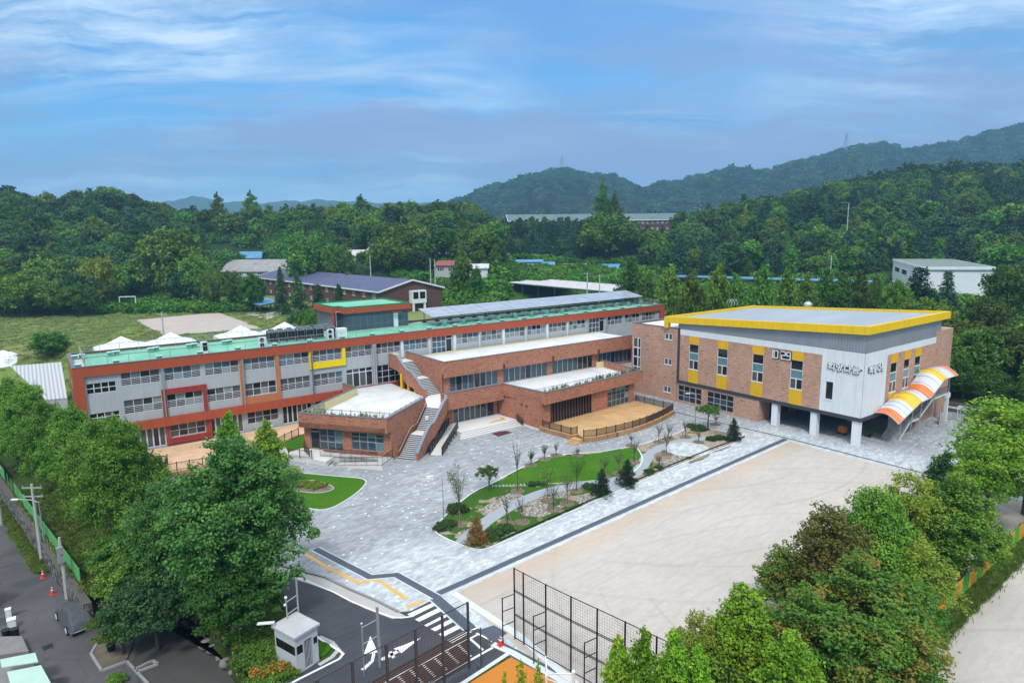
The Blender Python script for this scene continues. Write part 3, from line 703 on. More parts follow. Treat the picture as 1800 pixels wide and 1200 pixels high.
# paved plaza
ROADK = [(300, 925), (400, 958), (470, 988), (520, 1001), (572, 1015), (613, 1035), (660, 1055), (700, 1075)]
edge = [G2(*p) for p in ROADK]
m = MB(); m.sheet([(2.5, 76), (3.5, 66), G2(240, 905)]+edge+[G2(722, 1073), G2(773, 1047), G2(842, 1105), G2(868, 1122), G2(890, 1134), (22.5, 30), (22.5, -10), (78, -10), (116, 5), (116, 50), (107, 62), (107, 92), (2.5, 92)], 0.0)
structure('plaza_paving', m, m_pave)
fq = [G2(1386, 775), G2(786, 1044)]
m = MB(); m.sheet([G2(1388, 776), G2(800, 1042), G2(845, 1083), (22.9, 33), (23.2, 20), (24, -30), (77.2, -30), G2(1622, 834)], .008); structure('playing_field', m, m_sand)
m = MB()
def strip(mb, pts, w, z, side=1, off=0.):
    """mitred band along a line"""
    P = [Vector(p[:2]) for p in pts]; Q = []
    for i in range(len(P)):
        d0 = (P[i]-P[i-1]).normalized() if i else None; d1 = (P[i+1]-P[i]).normalized() if i < len(P)-1 else None
        d0 = d0 or d1; d1 = d1 or d0; n0 = Vector((-d0.y, d0.x)); n1 = Vector((-d1.y, d1.x)); m_ = (n0+n1).normalized(); g = m_*(side/max(.4, m_.dot(n0))); Q.append((P[i]+g*off, P[i]+g*(off+w)))
    for i in range(len(P)-1): mb.sheet([tuple(Q[i][0]), tuple(Q[i+1][0]), tuple(Q[i+1][1]), tuple(Q[i][1])], z)
strip(m, [G2(1386, 772), G2(1237, 838), G2(1050, 922), G2(773, 1046)], .62, .012, -1)
strip(m, [G2(1183, 724), G2(1386, 771), G2(1622, 832)], .32, .012, 1)
strip(m, [G2(560, 962), G2(654, 1010), G2(700, 1006), G2(773, 1046)], .62, .0125, -1)
strip(m, [G2(773, 1046), G2(838, 1102)], .85, .013, -1); strip(m, [G2(872, 1122), G2(1046, 1212), (22.1, 5)], .85, .012, -1)
m.sheet([G2(838, 1108), G2(868, 1098), G2(892, 1112), G2(868, 1128)], .0115)
structure('granite_strip', m, m_strip)
m = MB()
strip(m, [G2(1389, 775), G2(1240, 841), G2(1053, 925), G2(790, 1043)], .14, .014, -1)
strip(m, [G2(1393, 777), G2(1623, 836)], .12, .014, -1)
strip(m, [G2(560, 962), G2(654, 1010), G2(700, 1006), G2(773, 1046)], .12, .0145, -1, .63); strip(m, [G2(560, 962), G2(654, 1010), G2(700, 1006), G2(773, 1046)], .10, .0145, 1, .01); strip(m, [G2(773, 1046), G2(838, 1102)], .12, .0148, -1, .86)
strip(m, [G2(792, 1044), G2(905, 1118), (23.2, 22), (22.9, 0)], .55, .0135, 1)
strip(m, [G2(870, 1128), G2(905, 1143), G2(1046, 1222)], .5, .0138, -1); strip(m, [G2(905, 1144), G2(812, 1205), (17, 27)], .3, .0142, -1)
structure('white_edging', m, m_kerb)
m = MB(); m.sheet([G2(905, 1150), G2(1100, 1252), (22, 5), (10, 5), (10, 29), G2(812, 1208)], .011); structure('sports_court', m, m_court)
# access road, kerb, gutter
road_up = [G2(200, 950), G2(300, 935), G2(400, 968), G2(470, 996), G2(520, 1008), G2(585, 1022), G2(640, 1040), G2(690, 1060), G2(720, 1055), G2(790, 1035), G2(900, 1090), G2(925, 1120)]
m = MB(); m.sheet(road_up+[G2(905, 1145), G2(800, 1205), (16, 22), (9, 22), G2(455, 1210), G2(560, 1165), G2(603, 1146), G2(560, 1115), G2(500, 1090), G2(420, 1075), G2(300, 1050)], -.004)
structure('access_road', m, m_asph)
m = MB(); m.sheet([G2(*p) for p in ROADK]+[G2(715, 1083), G2(690, 1087), G2(640, 1068), G2(585, 1040), G2(540, 1024), G2(502, 1013), G2(470, 1018), G2(400, 1006), G2(300, 985)], .002); structure('gutter', m, m_conc)
m = MB(); strip(m, [G2(*p) for p in ((300, 982), (400, 1001), (470, 1010), (506, 1009), (538, 1018), (590, 1040), (620, 1056), (660, 1072), (690, 1083), (705, 1084), (722, 1082))], .15, .007, -1)
strip(m, [G2(*p) for p in ((556, 1115), (575, 1128), (598, 1141), (606, 1148), (598, 1158), (570, 1172), (530, 1192), (500, 1208))], .17, .007, -1)
for q_ in (((716, 1079), (767, 1056), (772, 1060), (724, 1084)), ((729.5, 1088), (780, 1063), (787, 1068), (737, 1092)), ((743, 1097), (794, 1072), (800, 1076), (750, 1101)), ((757, 1105), (807, 1080), (813, 1084), (765, 1109)), ((771, 1114), (821, 1089), (828, 1094), (779, 1119)), ((786, 1125), (835, 1098), (842, 1102), (795, 1130))): m.sheet([G2(*p) for p in q_], .009)
def lquad(mb, p, z=.009): mb.sheet([G2(*q) for q in p], z)
# hatched parking frame
def lstrip(p, q, w=.15): strip(m, [G2(*p), G2(*q)], w, .0095)
lstrip((836, 1113), (874, 1131)); lstrip((874, 1131), (640, 1262), .18); lstrip((838, 1114), (640, 1216)); 
for i in range(9):
    f = i/9; a = (836-f*190, 1116+f*100); b = (872-f*190, 1133+f*106)
    lstrip((a[0]+10, a[1]-4), (b[0]-4, b[1]-2), .18)
# arrows
lquad(m, [(651, 1117), (664, 1146), (657, 1147), (646, 1149), (640, 1148)]); lquad(m, [(654, 1147), (660, 1147), (657, 1162), (640, 1178), (634, 1176), (652, 1160)])
lquad(m, [(740, 1120), (706, 1147), (698, 1144), (692, 1139), (710, 1133)]); lquad(m, [(699, 1141), (703, 1145), (672, 1161), (668, 1157)]); lquad(m, [(683, 1146), (688, 1143), (695, 1154), (690, 1157)])
structure('road_markings', m, m_paint)
m = MB(); strip(m, [G2(*p) for p in ((253, 878), (288, 904))], .3, .01, -1); strip(m, [G2(*p) for p in ((540, 972), (580, 996), (634, 1022), (664, 1015), (718, 1051))], .34, .01, -1); strip(m, [G2(712, 1065), G2(743, 1053)], .34, .0102, -1)
structure('tactile_paving', m, m_tact)
m = MB(); 
for (a, b) in zip(ROADK[:-1], ROADK[1:]):
    A = G(*a); B = G(*b); m.beam(A+Vector((0, 0, .03)), B+Vector((0, 0, .03)), .16, .17)
structure('kerb', m, dirty((.25, .26, .27), .3, 1, name='dark kerb'))
m = MB(); m.sheet([(48.8+dx, y) for dx, y in ()] or [G2(1560, 1300), G2(1650, 1165), G2(1700, 1100), G2(1760, 1040), G2(1815, 972), (80, 14.2), (135, 14.2), (135, -60), (35, -60), (37, 5)], .002); structure('sandy_path', m, dirty((.52, .455, .39), .22, .5, .95, name='sandy path'))
# lawns
def smooth_poly(p, k=3):
    for _ in range(k):
        q = []
        for i in range(len(p)):
            a = p[i]; b = p[(i+1) % len(p)]; q += [(a[0]*.75+b[0]*.25, a[1]*.75+b[1]*.25), (a[0]*.25+b[0]*.75, a[1]*.25+b[1]*.75)]
        p = q
    return p
def px_poly(pts, z=0., k=2): return smooth_poly([G2(*q, z) for q in pts], k)
LW2 = [(340, 868), (330, 850), (350, 838), (500, 829), (600, 838), (648, 842), (636, 860), (612, 878), (575, 898), (540, 894), (480, 880), (400, 872)]
m = MB(); P = px_poly(LW2); m.prism(P, -.02, .05); structure('small_lawn', m, m_lawn)
m = MB(); P = px_poly(LW2); 
for a, b in zip(P, P[1:]+P[:1]): m.beam((*a, .03), (*b, .03), .12, .1)
structure('lawn_kerb', m, m_kerb)
# the long planted island
GK = [(760, 930), (775, 944), (833, 967), (853, 966), (880, 955), (940, 928), (1010, 897), (1076, 868), (1103, 857), (1180, 823), (1250, 795), (1313, 771), (1281, 761), (1258, 756), (1224, 746), (1208, 752), (1190, 763), (1160, 771), (1135, 780), (1100, 787), (1056, 795), (965, 801), (938, 812), (900, 831), (866, 850), (833, 864), (800, 890)]
GW = smooth_poly([G2(*q) for q in GK], 1)
m = MB(); m.prism(GW, -.02, .07); structure('planting_bed', m, m_garden)
m = MB()
for a, b in zip(GW, GW[1:]+GW[:1]): m.beam((*a, .035), (*b, .035), .15, .12)
structure('garden_kerb', m, m_kerb)
m = MB(); kk = [(880, 951), (940, 924), (1010, 893), (1074, 865)]; k2 = [(1103, 852), (1180, 818), (1250, 790), (1309, 768)]
for q in (kk, k2):
    for a, b in zip(q[:-1], q[1:]): m.beam(G(*a)+Vector((0, 0, .1)), G(*b)+Vector((0, 0, .1)), .09, .2)
structure('black_edging', m, m_black)
m = MB(); m.sheet(px_poly([(866, 853), (905, 833), (940, 815), (966, 804), (1056, 797), (1100, 789), (1117, 785), (1124, 795), (1129, 808), (1124, 820), (1110, 831), (1085, 838), (1050, 845), (1000, 849), (950, 852), (900, 855)], 0, 1), .076); structure('garden_lawn', m, m_lawn)
def ribbon(mb, pts, w, z):
    P = [Vector(G2(*p)) for p in pts]; Q = []
    for i in range(len(P)-1):
        p0 = P[max(i-1, 0)]; p1 = P[i]; p2 = P[i+1]; p3 = P[min(i+2, len(P)-1)]
        for k in range(6):
            t = k/6; Q.append(.5*((2*p1)+(p2-p0)*t+(2*p0-5*p1+4*p2-p3)*t*t+(3*p1-p0-3*p2+p3)*t**3))
    Q.append(P[-1]); L = []; Rr = []
    for i, q in enumerate(Q):
        d = (Q[min(i+1, len(Q)-1)]-Q[max(i-1, 0)]).normalized(); n = Vector((-d.y, d.x))*w/2; L.append(q+n); Rr.append(q-n)
    for i in range(len(Q)-1): mb.quad((*Rr[i], z), (*Rr[i+1], z), (*L[i+1], z), (*L[i], z))
m = MB(); ribbon(m, [(812, 956), (850, 921), (882, 900), (915, 882), (955, 866), (1000, 856), (1050, 850), (1088, 844), (1114, 834), (1130, 818), (1138, 804), (1156, 790), (1185, 779), (1220, 773), (1250, 770), (1296, 766)], 1.45, .084)
m.sheet([G2(1072, 868), G2(1056, 858), G2(1079, 850), G2(1104, 857)], .0842)
c0 = G(1208, 790); 
structure('garden_path', m, dirty((.31, .345, .38), .14, .8, name='path paving'))
m = MB(); ribbon(m, [(1117, 785), (1126, 797), (1129, 808), (1124, 820), (1112, 831)], .16, .088); ribbon(m, [(868, 855), (930, 854), (960, 851), (1000, 849), (1045, 845), (1085, 839)], .10, .088); structure('stone_edging', m, m_kerb)
m = MB(); m.sheet([(c0.x+2.9*math.cos(a*math.pi/16), c0.y+2.6*math.sin(a*math.pi/16)) for a in range(32)], .0875); structure('paved_circle', m, m_pavel)
def ell(cx, cy, rx, ry, tilt=0., n=22, wob=.08):
    o = []
    for i in range(n):
        a = 2*math.pi*i/n; r = 1+wob*math.sin(3*a+cx)+wob*.6*math.sin(5*a+cy); X = rx*math.cos(a)*r; Y = ry*math.sin(a)*r
        o.append(G2(cx+X*math.cos(tilt)-Y*math.sin(tilt), cy+X*math.sin(tilt)+Y*math.cos(tilt)))
    return o
m = MB()
for i, e in enumerate([(884, 887, 40, 13, -.40), (940, 893, 26, 15, -.35), (984, 868, 19, 8, 0), (1033, 877, 22, 10, -.25), (812, 940, 15, 6, -.5), (1178, 812, 32, 9, -.35), (970, 898, 30, 4, -.42), (1262, 788, 26, 5, -.3)]): m.sheet(ell(*e), .0785+i*.0006)
structure('gravel_patch', m, m_gravel)
m = MB()
for i, e in enumerate([(1165, 782, 26, 6, -.3), (1165, 803, 16, 8, 0), (1270, 762, 18, 3.5, .1), (1230, 805, 20, 4, -.4)]): m.sheet(ell(*e), .0838+i*.0007)
structure('tan_gravel_patch', m, m_pebble)
m = MB(); ct = G(515+27, 856)
m.sheet(ell(547, 856, 37, 10.5, .05), .056); structure('flower_bed_soil', m, m_soil)
# patch of concrete, weedy back ground, far lawn
m = MB(); m.sheet([G2(236, 563, 7), G2(383, 549, 7), G2(462, 578, 7), G2(290, 590, 7)], 7.06); structure('old_court', m, dirty((.42, .37, .33), .28, .35, .95, name='worn court'))
m = MB(); m.sheet([G2(812, 528, 7), G2(870, 521, 7), G2(905, 530, 7), G2(860, 541, 7), G2(815, 540, 7)], 7.08); structure('gravel_lane', m, m_conc)
m = MB(); m.sheet([G2(433, 553, 7), G2(470, 545, 7), G2(500, 552, 7), G2(470, 562, 7)], 7.08); structure('shelter_floor', m, m_conc)

# ------------------------------------------------------------ building kit
class Fc:
    """a facade: origin, direction along it, outward normal"""
    def __init__(s, a, b):
        s.O = Vector((a[0], a[1], 0)); d = Vector((b[0]-a[0], b[1]-a[1], 0)); s.L = d.length; s.U = d.normalized(); s.N = Vector((s.U.y, -s.U.x, 0))
    def p(s, u, z, d=0.): q = s.O+s.U*u+s.N*d; return (q.x, q.y, z)
    def on(s, px, py, d=0.):
        v = Vector(ray(px, py)); o = s.O+s.N*d; t = (o-Vector((0, 0, H))).dot(s.N)/v.dot(s.N); q = Vector((0, 0, H))+v*t
        return (q-s.O).dot(s.U), q.z
    def u(s, px, py, d=0.): return s.on(px, py, d)[0]
def fbox(mb, F, u0, u1, z0, z1, d0, d1, m=0):
    mb.hexa([F.p(u0, z0, d1), F.p(u1, z0, d1), F.p(u1, z0, d0), F.p(u0, z0, d0), F.p(u0, z1, d1), F.p(u1, z1, d1), F.p(u1, z1, d0), F.p(u0, z1, d0)], m)
def holed(mb, F, u0, u1, z0, z1, holes, dep=.2, d=0., m=0):
    us = sorted({u0, u1, *[h[0] for h in holes], *[h[1] for h in holes]}); zs = sorted({z0, z1, *[h[2] for h in holes], *[h[3] for h in holes]})
    us = [u for u in us if u0-1e-6 <= u <= u1+1e-6]; zs = [z for z in zs if z0-1e-6 <= z <= z1+1e-6]
    for i in range(len(us)-1):
        j = 0
        while j < len(zs)-1:
            cu = (us[i]+us[i+1])/2
            ish = lambda j: any(h[0] < cu < h[1] and h[2] < (zs[j]+zs[j+1])/2 < h[3] for h in holes)
            if ish(j): j += 1; continue
            k = j
            while k < len(zs)-1 and not ish(k): k += 1
            mb.quad(F.p(us[i], zs[j], d), F.p(us[i+1], zs[j], d), F.p(us[i+1], zs[k], d), F.p(us[i], zs[k], d), m); j = k
    for a, b, c, e in holes:
        mb.quad(F.p(a, c, d), F.p(a, c, d-dep), F.p(a, e, d-dep), F.p(a, e, d), m); mb.quad(F.p(b, c, d-dep), F.p(b, c, d), F.p(b, e, d), F.p(b, e, d-dep), m)
        mb.quad(F.p(a, e, d), F.p(a, e, d-dep), F.p(b, e, d-dep), F.p(b, e, d), m); mb.quad(F.p(a, c, d-dep), F.p(a, c, d), F.p(b, c, d), F.p(b, c, d-dep), m)
def window(par, F, h, cols, rows, frame, gl, d=0., dep=.16, fr=.07, rails=0, name='window', vert=False, sill=False):
    """frame mesh (the part) with its panes as a sub-part; cols/rows = number or list of fractions"""
    u0, u1, z0, z1 = h; f = MB(); g = MB(); D = d-dep
    cs = cols if isinstance(cols, list) else [i/cols for i in range(cols+1)]; rs = rows if isinstance(rows, list) else [i/rows for i in range(rows+1)]
    U = [u0+(u1-u0)*c for c in cs]; Z = [z0+(z1-z0)*c for c in rs]
    for i, u in enumerate(U):
        w = fr*(.5 if 0 < i < len(U)-1 else .5); a = max(u0, u-w); b = min(u1, u+w); fbox(f, F, a, b, z0, z1, D-.05, D+.055)
    for j, z in enumerate(Z):
        w = fr*.5; a = max(z0, z-w); b = min(z1, z+w)
        for i in range(len(U)-1): fbox(f, F, U[i]+w, U[i+1]-w, a, b, D-.05, D+.05)
    for k in range(rails):
        z = z0+(z1-z0)*(.14+.13*k); fbox(f, F, u0+.02, u1-.02, z, z+.035, D+.07, D+.10)
    if sill: fbox(f, F, u0-.06, u1+.06, z0-.09, z0-.003, d-dep, d+.07)
    for i in range(len(U)-1):
        for j in range(len(Z)-1):
            mi = random.choices(range(len(gl)), [w for _, w in gl])[0]
            g.quad(F.p(U[i], Z[j], D), F.p(U[i+1], Z[j], D), F.p(U[i+1], Z[j+1], D), F.p(U[i], Z[j+1], D), mi)
    o = f.build(name, frame, par); g.build('pane', [a for a, _ in gl], o); return o
def ring_roof(mb, poly, z, m=0): mb.sheet(poly, z, m)
def parapet(mb, mc, path, z0, z1, th=.3, inward=-1, cop=.06, over=.04):
    """low wall along a path (thickness to the inward side) and its coping"""
    for i, (a, b) in enumerate(zip(path[:-1], path[1:])):
        a = Vector(a); b = Vector(b); d = (b-a).normalized(); n = Vector((-d.y, d.x))*inward
        a2 = a+d*th*.98 if i else a
        q = [a2, b, b+n*th, a2+n*th]; mb.prism([tuple(p) for p in q], z0, z1-.003*(i % 2))
        q = [a-n*over-d*.02, b-n*over+d*.02, b+n*(th+over)+d*.02, a+n*(th+over)-d*.02]; mc.prism([tuple(p) for p in q], z1+.002, z1+cop+.004*(i % 2))
def rail_fence(name, label, path, h, mat, spacing=2., bal=.14, group=None, z=None, post=.09, top=.06, br=.014, cat='fence', solid=None):
    """path of 3-D points; posts are parts, the balusters and rails of a run one panel each"""
    t = thing(name, label, cat, path[0], group)
    for a, b in zip(path[:-1], path[1:]):
        a = Vector(a); b = Vector(b); L = (b-a).length; n = max(1, round(L/spacing))
        p = MB()
        p.beam(a+Vector((0, 0, h-.04)), b+Vector((0, 0, h-.04)), top, .05); p.beam(a+Vector((0, 0, .12)), b+Vector((0, 0, .12)), .04, .04)
        if solid: p.beam(a+Vector((0, 0, h*.52)), b+Vector((0, 0, h*.52)), .02, h*.72)
        else:
            k = int(L/bal)
            for i in range(1, k):
                q = a.lerp(b, i/k); p.tube(q+Vector((0, 0, .13)), q+Vector((0, 0, h-.05)), br, n=4)
        p.build('rail_panel', mat, t)
        for i in range(n+1):
            if i == n and (Vector(path[-1])-b).length > .01: continue
            q = a.lerp(b, i/n); pm_ = MB(); pm_.box(q.x-post/2, q.x+post/2, q.y-post/2, q.y+post/2, q.z, q.z+h+.08); pm_.ico((q.x, q.y, q.z+h+.11), post*.7, post*.7, post*.5); pm_.build('post', mat, t)
    return t
# ------------------------------------------------------------ main school building
YF = 90.76
def main_building():
    t = thing('school_building', 'long three storey school block with terracotta bands, grey cladding and green flat roof', 'school building', (55, 97, 0))
    F = Fc((0, YF), (120, YF)); BACK = 103.4; X0, X1 = 2.3, 106.8
    bays = [(7.15, 11.35), (11.93, 16.1), (16.68, 20.88), (21.5, 25.63), (26.25, 30.45), (31.0, 35.35), (35.95, 40.15), (40.75, 45.0), (45.55, 49.86), (50.75, 54.49), (55.37, 59.7), (60.3, 64.56), (65.26, 69.62), (70.26, 74.41), (75.2, 79.45), (80.19, 84.36), (85.29, 89.4), (90.26, 94.36), (95.17, 99.5), (100.27, 104.4)]
    R_ = -.32    # the grey wall lies behind the terracotta frame
    holes = [(3.5, 6.55, 8.5, 9.77), (3.5, 6.6, 4.9, 6.05), (3.6, 6.5, 1.5, 2.6)]
    doors3 = (9, 16)
    for i, b in enumerate(bays):
        if i in doors3: holes.append((b[0], b[1], 7.92, 10.66))
        else: holes.append((b[0], b[1], 9.0, 10.62))
        if i < 6: holes.append((b[0], b[1], 5.42, 7.15))
        if i in (6, 7): holes.append((b[0], b[1], 4.36, 7.18))
        if i in (0, 2, 4, 6): holes.append((b[0], b[1], .62, 3.22))
        if i in (1, 3, 5): holes.append((b[0], b[1], 1.5, 3.12))
    w = MB(); holed(w, F, X0+.5, X1-.5, 0, 10.9, holes, .18, R_)
    w.quad((X1-.5, BACK, 0), (X0+.5, BACK, 0), (X0+.5, BACK, 11.7), (X1-.5, BACK, 11.7))
    w.build('wall', m_grey, t)
    b = MB()   # terracotta: end walls, top band, storey belt
    fbox(b, F, X0, X1, 10.68, 11.9, -.6, 0); fbox(b, F, X0, 3.36, 0, 10.68, -.6, 0); fbox(b, F, 105.5, X1, 0, 10.68, -.6, 0)
    fbox(b, F, 3.36, 7.1, 3.02, 4.08, -.34, .22); fbox(b, F, 7.1, 46, 3.24, 4.33, -.34, .30)
    b.box(X0, X0+.35, YF+.6, BACK-.3, 0, 11.9); b.box(X1-.35, X1, YF+.6, BACK-.3, 0, 11.9); b.box(X0, X1, BACK-.3, BACK, 10.7, 11.9)
    b.build('terracotta_band', m_rust, t)
    for z in (8.6, 4.9, 1.4): e = MB(); e.box(X0-.02, X0+.02, 95.5, 96.4, z, z+1.3); e.build('side_window', m_gdark, t)
    g = MB(); g.sheet([(X0+.36, YF+.55), (X1-.36, YF+.55), (X1-.36, BACK-.31), (X0+.36, BACK-.31)], 11.62); g.build('roof', m_roofg, t)
    g = MB(); g.sheet([(3.5, BACK-3.2), (38, BACK-3.2), (38, BACK-3.05), (3.5, BACK-3.05)], 11.64); g.build('roof_gutter', m_roofg2, t)
    g = MB(); g.sheet([(X0+.36, YF+.56), (X0+1.5, YF+.56), (X0+1.5, BACK-.32), (X0+.36, BACK-.32)], 11.7); g.build('roof_strip', m_conc, t)
    c = MB(); fbox(c, F, X0-.05, X1+.05, 11.902, 11.96, -.45, .05); c.box(X0-.05, X0+.42, YF+.45, BACK+.05, 11.902, 11.955); c.box(X1-.42, X1+.05, YF+.45, BACK+.05, 11.902, 11.955); c.box(X0+.42, X1-.42, BACK-.42, BACK+.05, 11.902, 11.955); c.build('coping', m_coping, t)
    # colour frames
    def frame(boxes, mat, nm):
        q = MB()
        for (u0, u1, z0, z1) in boxes: fbox(q, F, u0, u1, z0, z1, R_+.001, -.08)
        q.build(nm, mat, t)
    frame([(11.37, 11.86, 4.335, 7.94), (16.16, 16.62, 4.335, 7.94), (11.86, 16.16, 7.22, 7.94)], m_redp, 'red_frame')
    frame([(11.43, 11.87, .6, 3.238), (16.2, 16.84, .6, 3.238), (11.87, 16.2, .6, 1.44)], m_redp, 'red_frame')
    frame([(20.95, 21.44, 4.335, 10.678), (25.70, 26.19, 4.335, 10.678), (21.44, 25.70, 4.335, 5.34)], m_orange, 'salmon_frame')
    frame([(30.50, 30.95, 8.0, 10.678), (35.39, 35.90, 8.0, 10.678), (30.95, 35.39, 8.0, 8.92)], m_bright, 'yellow_frame')
    cl = [(m_ggrey, 5), (m_gdark, 2), (m_ggreen, 4), (m_gblue, 1)]; up = [(m_ggrey, 5), (m_gdark, 2), (m_ggreen, 1.5), (m_gblue, 1.6)]; dk = [(m_gdark, 4), (m_ggrey, 2)]
    k4 = [0, .25, .5, .75, 1]
    for h in holes[:3]: window(t, F, h, k4, 2, m_wframe, dk, R_, fr=.09)
    for i, bb in enumerate(bays):
        if i in doors3:
            u0, u1 = bb; um = u0+(u1-u0)*.68
            window(t, F, (u0, um, 7.92, 10.66), 3, 3, m_wframe, [(m_ggrey, 3), (m_gblue, 1)], R_)
            window(t, F, (um, u1, 7.92, 10.66), 1, [0, .8, 1], m_wframe, [(m_gdark, 1)], R_, fr=.16, name='door')
        else: window(t, F, (bb[0], bb[1], 9.0, 10.62), k4, [0, .52, 1], m_wframe, up if i < 9 else cl, R_, rails=3)
        if i < 6: window(t, F, (bb[0], bb[1], 5.42, 7.15), k4, [0, .52, 1], m_wframe, cl, R_, rails=0 if i in (3,) else 3)
        if i in (0, 2, 4, 6): window(t, F, (bb[0], bb[1], .62, 3.22), 6, 1, m_wframe, [(m_gdark, 2), (m_ggrey, 3)], R_, fr=.16, name='folding_door')
        if i in (1, 3, 5): window(t, F, (bb[0], bb[1], 1.5, 3.12), k4, 2, m_wframe, dk, R_)
    window(t, F, (35.95, 40.15, 4.36, 7.18), [0, .25, .5, .75, 1], [0, .78, 1], m_wframe, [(m_gdark, 3), (m_ggrey, 1)], R_, fr=.13, name='door')
    window(t, F, (40.75, 45.0, 4.36, 7.18), 4, 3, m_wframe, [(m_gdark, 1)], R_)
    for x, z0 in ((11.62, 4.34), (21.3, 4.34), (30.75, 4.34), (40.3, 4.34), (40.6, 4.34), (49.9+.4, 7.92), (59.95, 7.92), (69.9, 7.92), (79.8, 7.92), (84.8, 7.92), (89.8, 7.92)):
        p = MB(); r = .09 if x not in (40.3, 40.6) else .16; y = YF-R_+0
        p.tube((x, YF+.32-r-.26, z0), (x, YF+.32-r-.26, 10.66), r, n=8); p.build('downpipe', m_steel if x != 30.75 else m_coping, t)
    for i in range(8):     # pilasters between the upper windows on the right
        x = [45.27, 50.3, 54.9, 60.0, 64.9, 69.95, 74.8, 79.8][i]; p = MB(); fbox(p, F, x-.22, x+.22, 7.93, 10.66, R_+.001, R_+.14); p.build('pilaster', m_whitep, t)
    # vents along the roof edge
    vx = [3.0, 6.9, 11.6, 16.4, 21.1, 26.0, 31.0, 35.9, 40.7, 45.7, 50.6, 55.5, 60.3, 65.2, 70, 75, 80, 85, 90, 95, 100, 104.8]
    for k, x in enumerate(vx):
        for y in ((91.75, 99.2) if x < 22 else (91.75,)):
            for dx in ((0, .75) if y > 95 else (0,)):
                v = MB(); v.box(x+dx-.3, x+dx+.3, y-.3+dx*.5, y+.3+dx*.5, 11.63, 12.12); o = v.build('roof_vent', m_teal, t)
                v = MB(); v.box(x+dx-.38, x+dx+.38, y-.38+dx*.5, y+.38+dx*.5, 12.12, 12.24); v.build('vent_cap', m_tealcap, o)
    # roof railing
    def rail(a, b, nm='roof_railing', st=2.3):
        q = MB(); a = Vector(a); b = Vector(b); L = (b-a).length
        q.beam(a+Vector((0, 0, 1.2)), b+Vector((0, 0, 1.2)), .07, .05); q.beam(a+Vector((0, 0, .1)), b+Vector((0, 0, .1)), .03, .03)
        for i in range(int(L/st)+1): p = a+(b-a).normalized()*i*st; q.tube(p, p+Vector((0, 0, 1.2)), .03, n=5)
        q2 = MB()
        for i in range(int(L/.24)+1): p = a+(b-a).normalized()*i*.24; q2.tube(p+Vector((0, 0, .1)), p+Vector((0, 0, 1.18)), .009, n=3)
        o = q.build(nm, m_steel, t); q2.build('baluster', m_steel, o)
    rail((3.7, 91.9, 11.63), (106.2, 91.9, 11.63)); rail((3.7, 91.9, 11.63), (3.7, 102.6, 11.63)); rail((3.7, 102.6, 11.63), (38, 102.6, 11.63)); rail((106.2, 91.9, 11.63), (106.2, 102.8, 11.63))
    # rooftop room
    p = MB(); p.box(40.1, 51.3, 100.3, 110.6, 11.6, 14.55); p.box(38.9, 40.1, 103.2, 110.6, 11.6, 14.55); p.box(39.2, 51.3, 103.5, 110.6, 0, 11.6); o = p.build('rooftop_room', m_slate, t)
    p = MB(); p.prism([(39.6, 99.9), (51.8, 99.9), (51.8, 111), (38.5, 111), (38.5, 102.4), (39.6, 102.4)], 14.5, 15.4, 0)
    p.build('fascia', m_rust, o)
    P = [(39.9, 100.2), (51.5, 100.2), (51.5, 110.7), (38.8, 110.7), (38.8, 102.7), (39.9, 102.7)]
    p = MB(); p.sheet(P, 15.405); p.build('room_roof', m_roofg, o)
    p = MB(); [p.beam((*a, 15.5), (*b, 15.5), .3, .2) for a, b in zip(P, P[1:]+P[:1])]; p.build('roof_kerb', m_roofg2, o)
    p = MB(); p.box(48.5, 49.3, 100.2, 100.3, 11.62, 13.9); p.build('door', m_whitep, o)
    p = MB(); p.box(48.1, 49.7, 99.5, 99.9, 14.1, 14.22); p.build('door_hood', m_rust, o)
    p = MB(); p.box(38.6, 38.95, 102.5, 102.85, 11.63, 14.5); p.build('corner_post', m_rust, o)
    p = MB(); p.tube((39.0, 101.9, 11.63), (39.0, 101.9, 14.75), .06); p.tube((39.0, 101.9, 14.75), (41.2, 99.8, 14.9), .05); p.build('drainpipe', m_steel, o)
    return t
main_building()

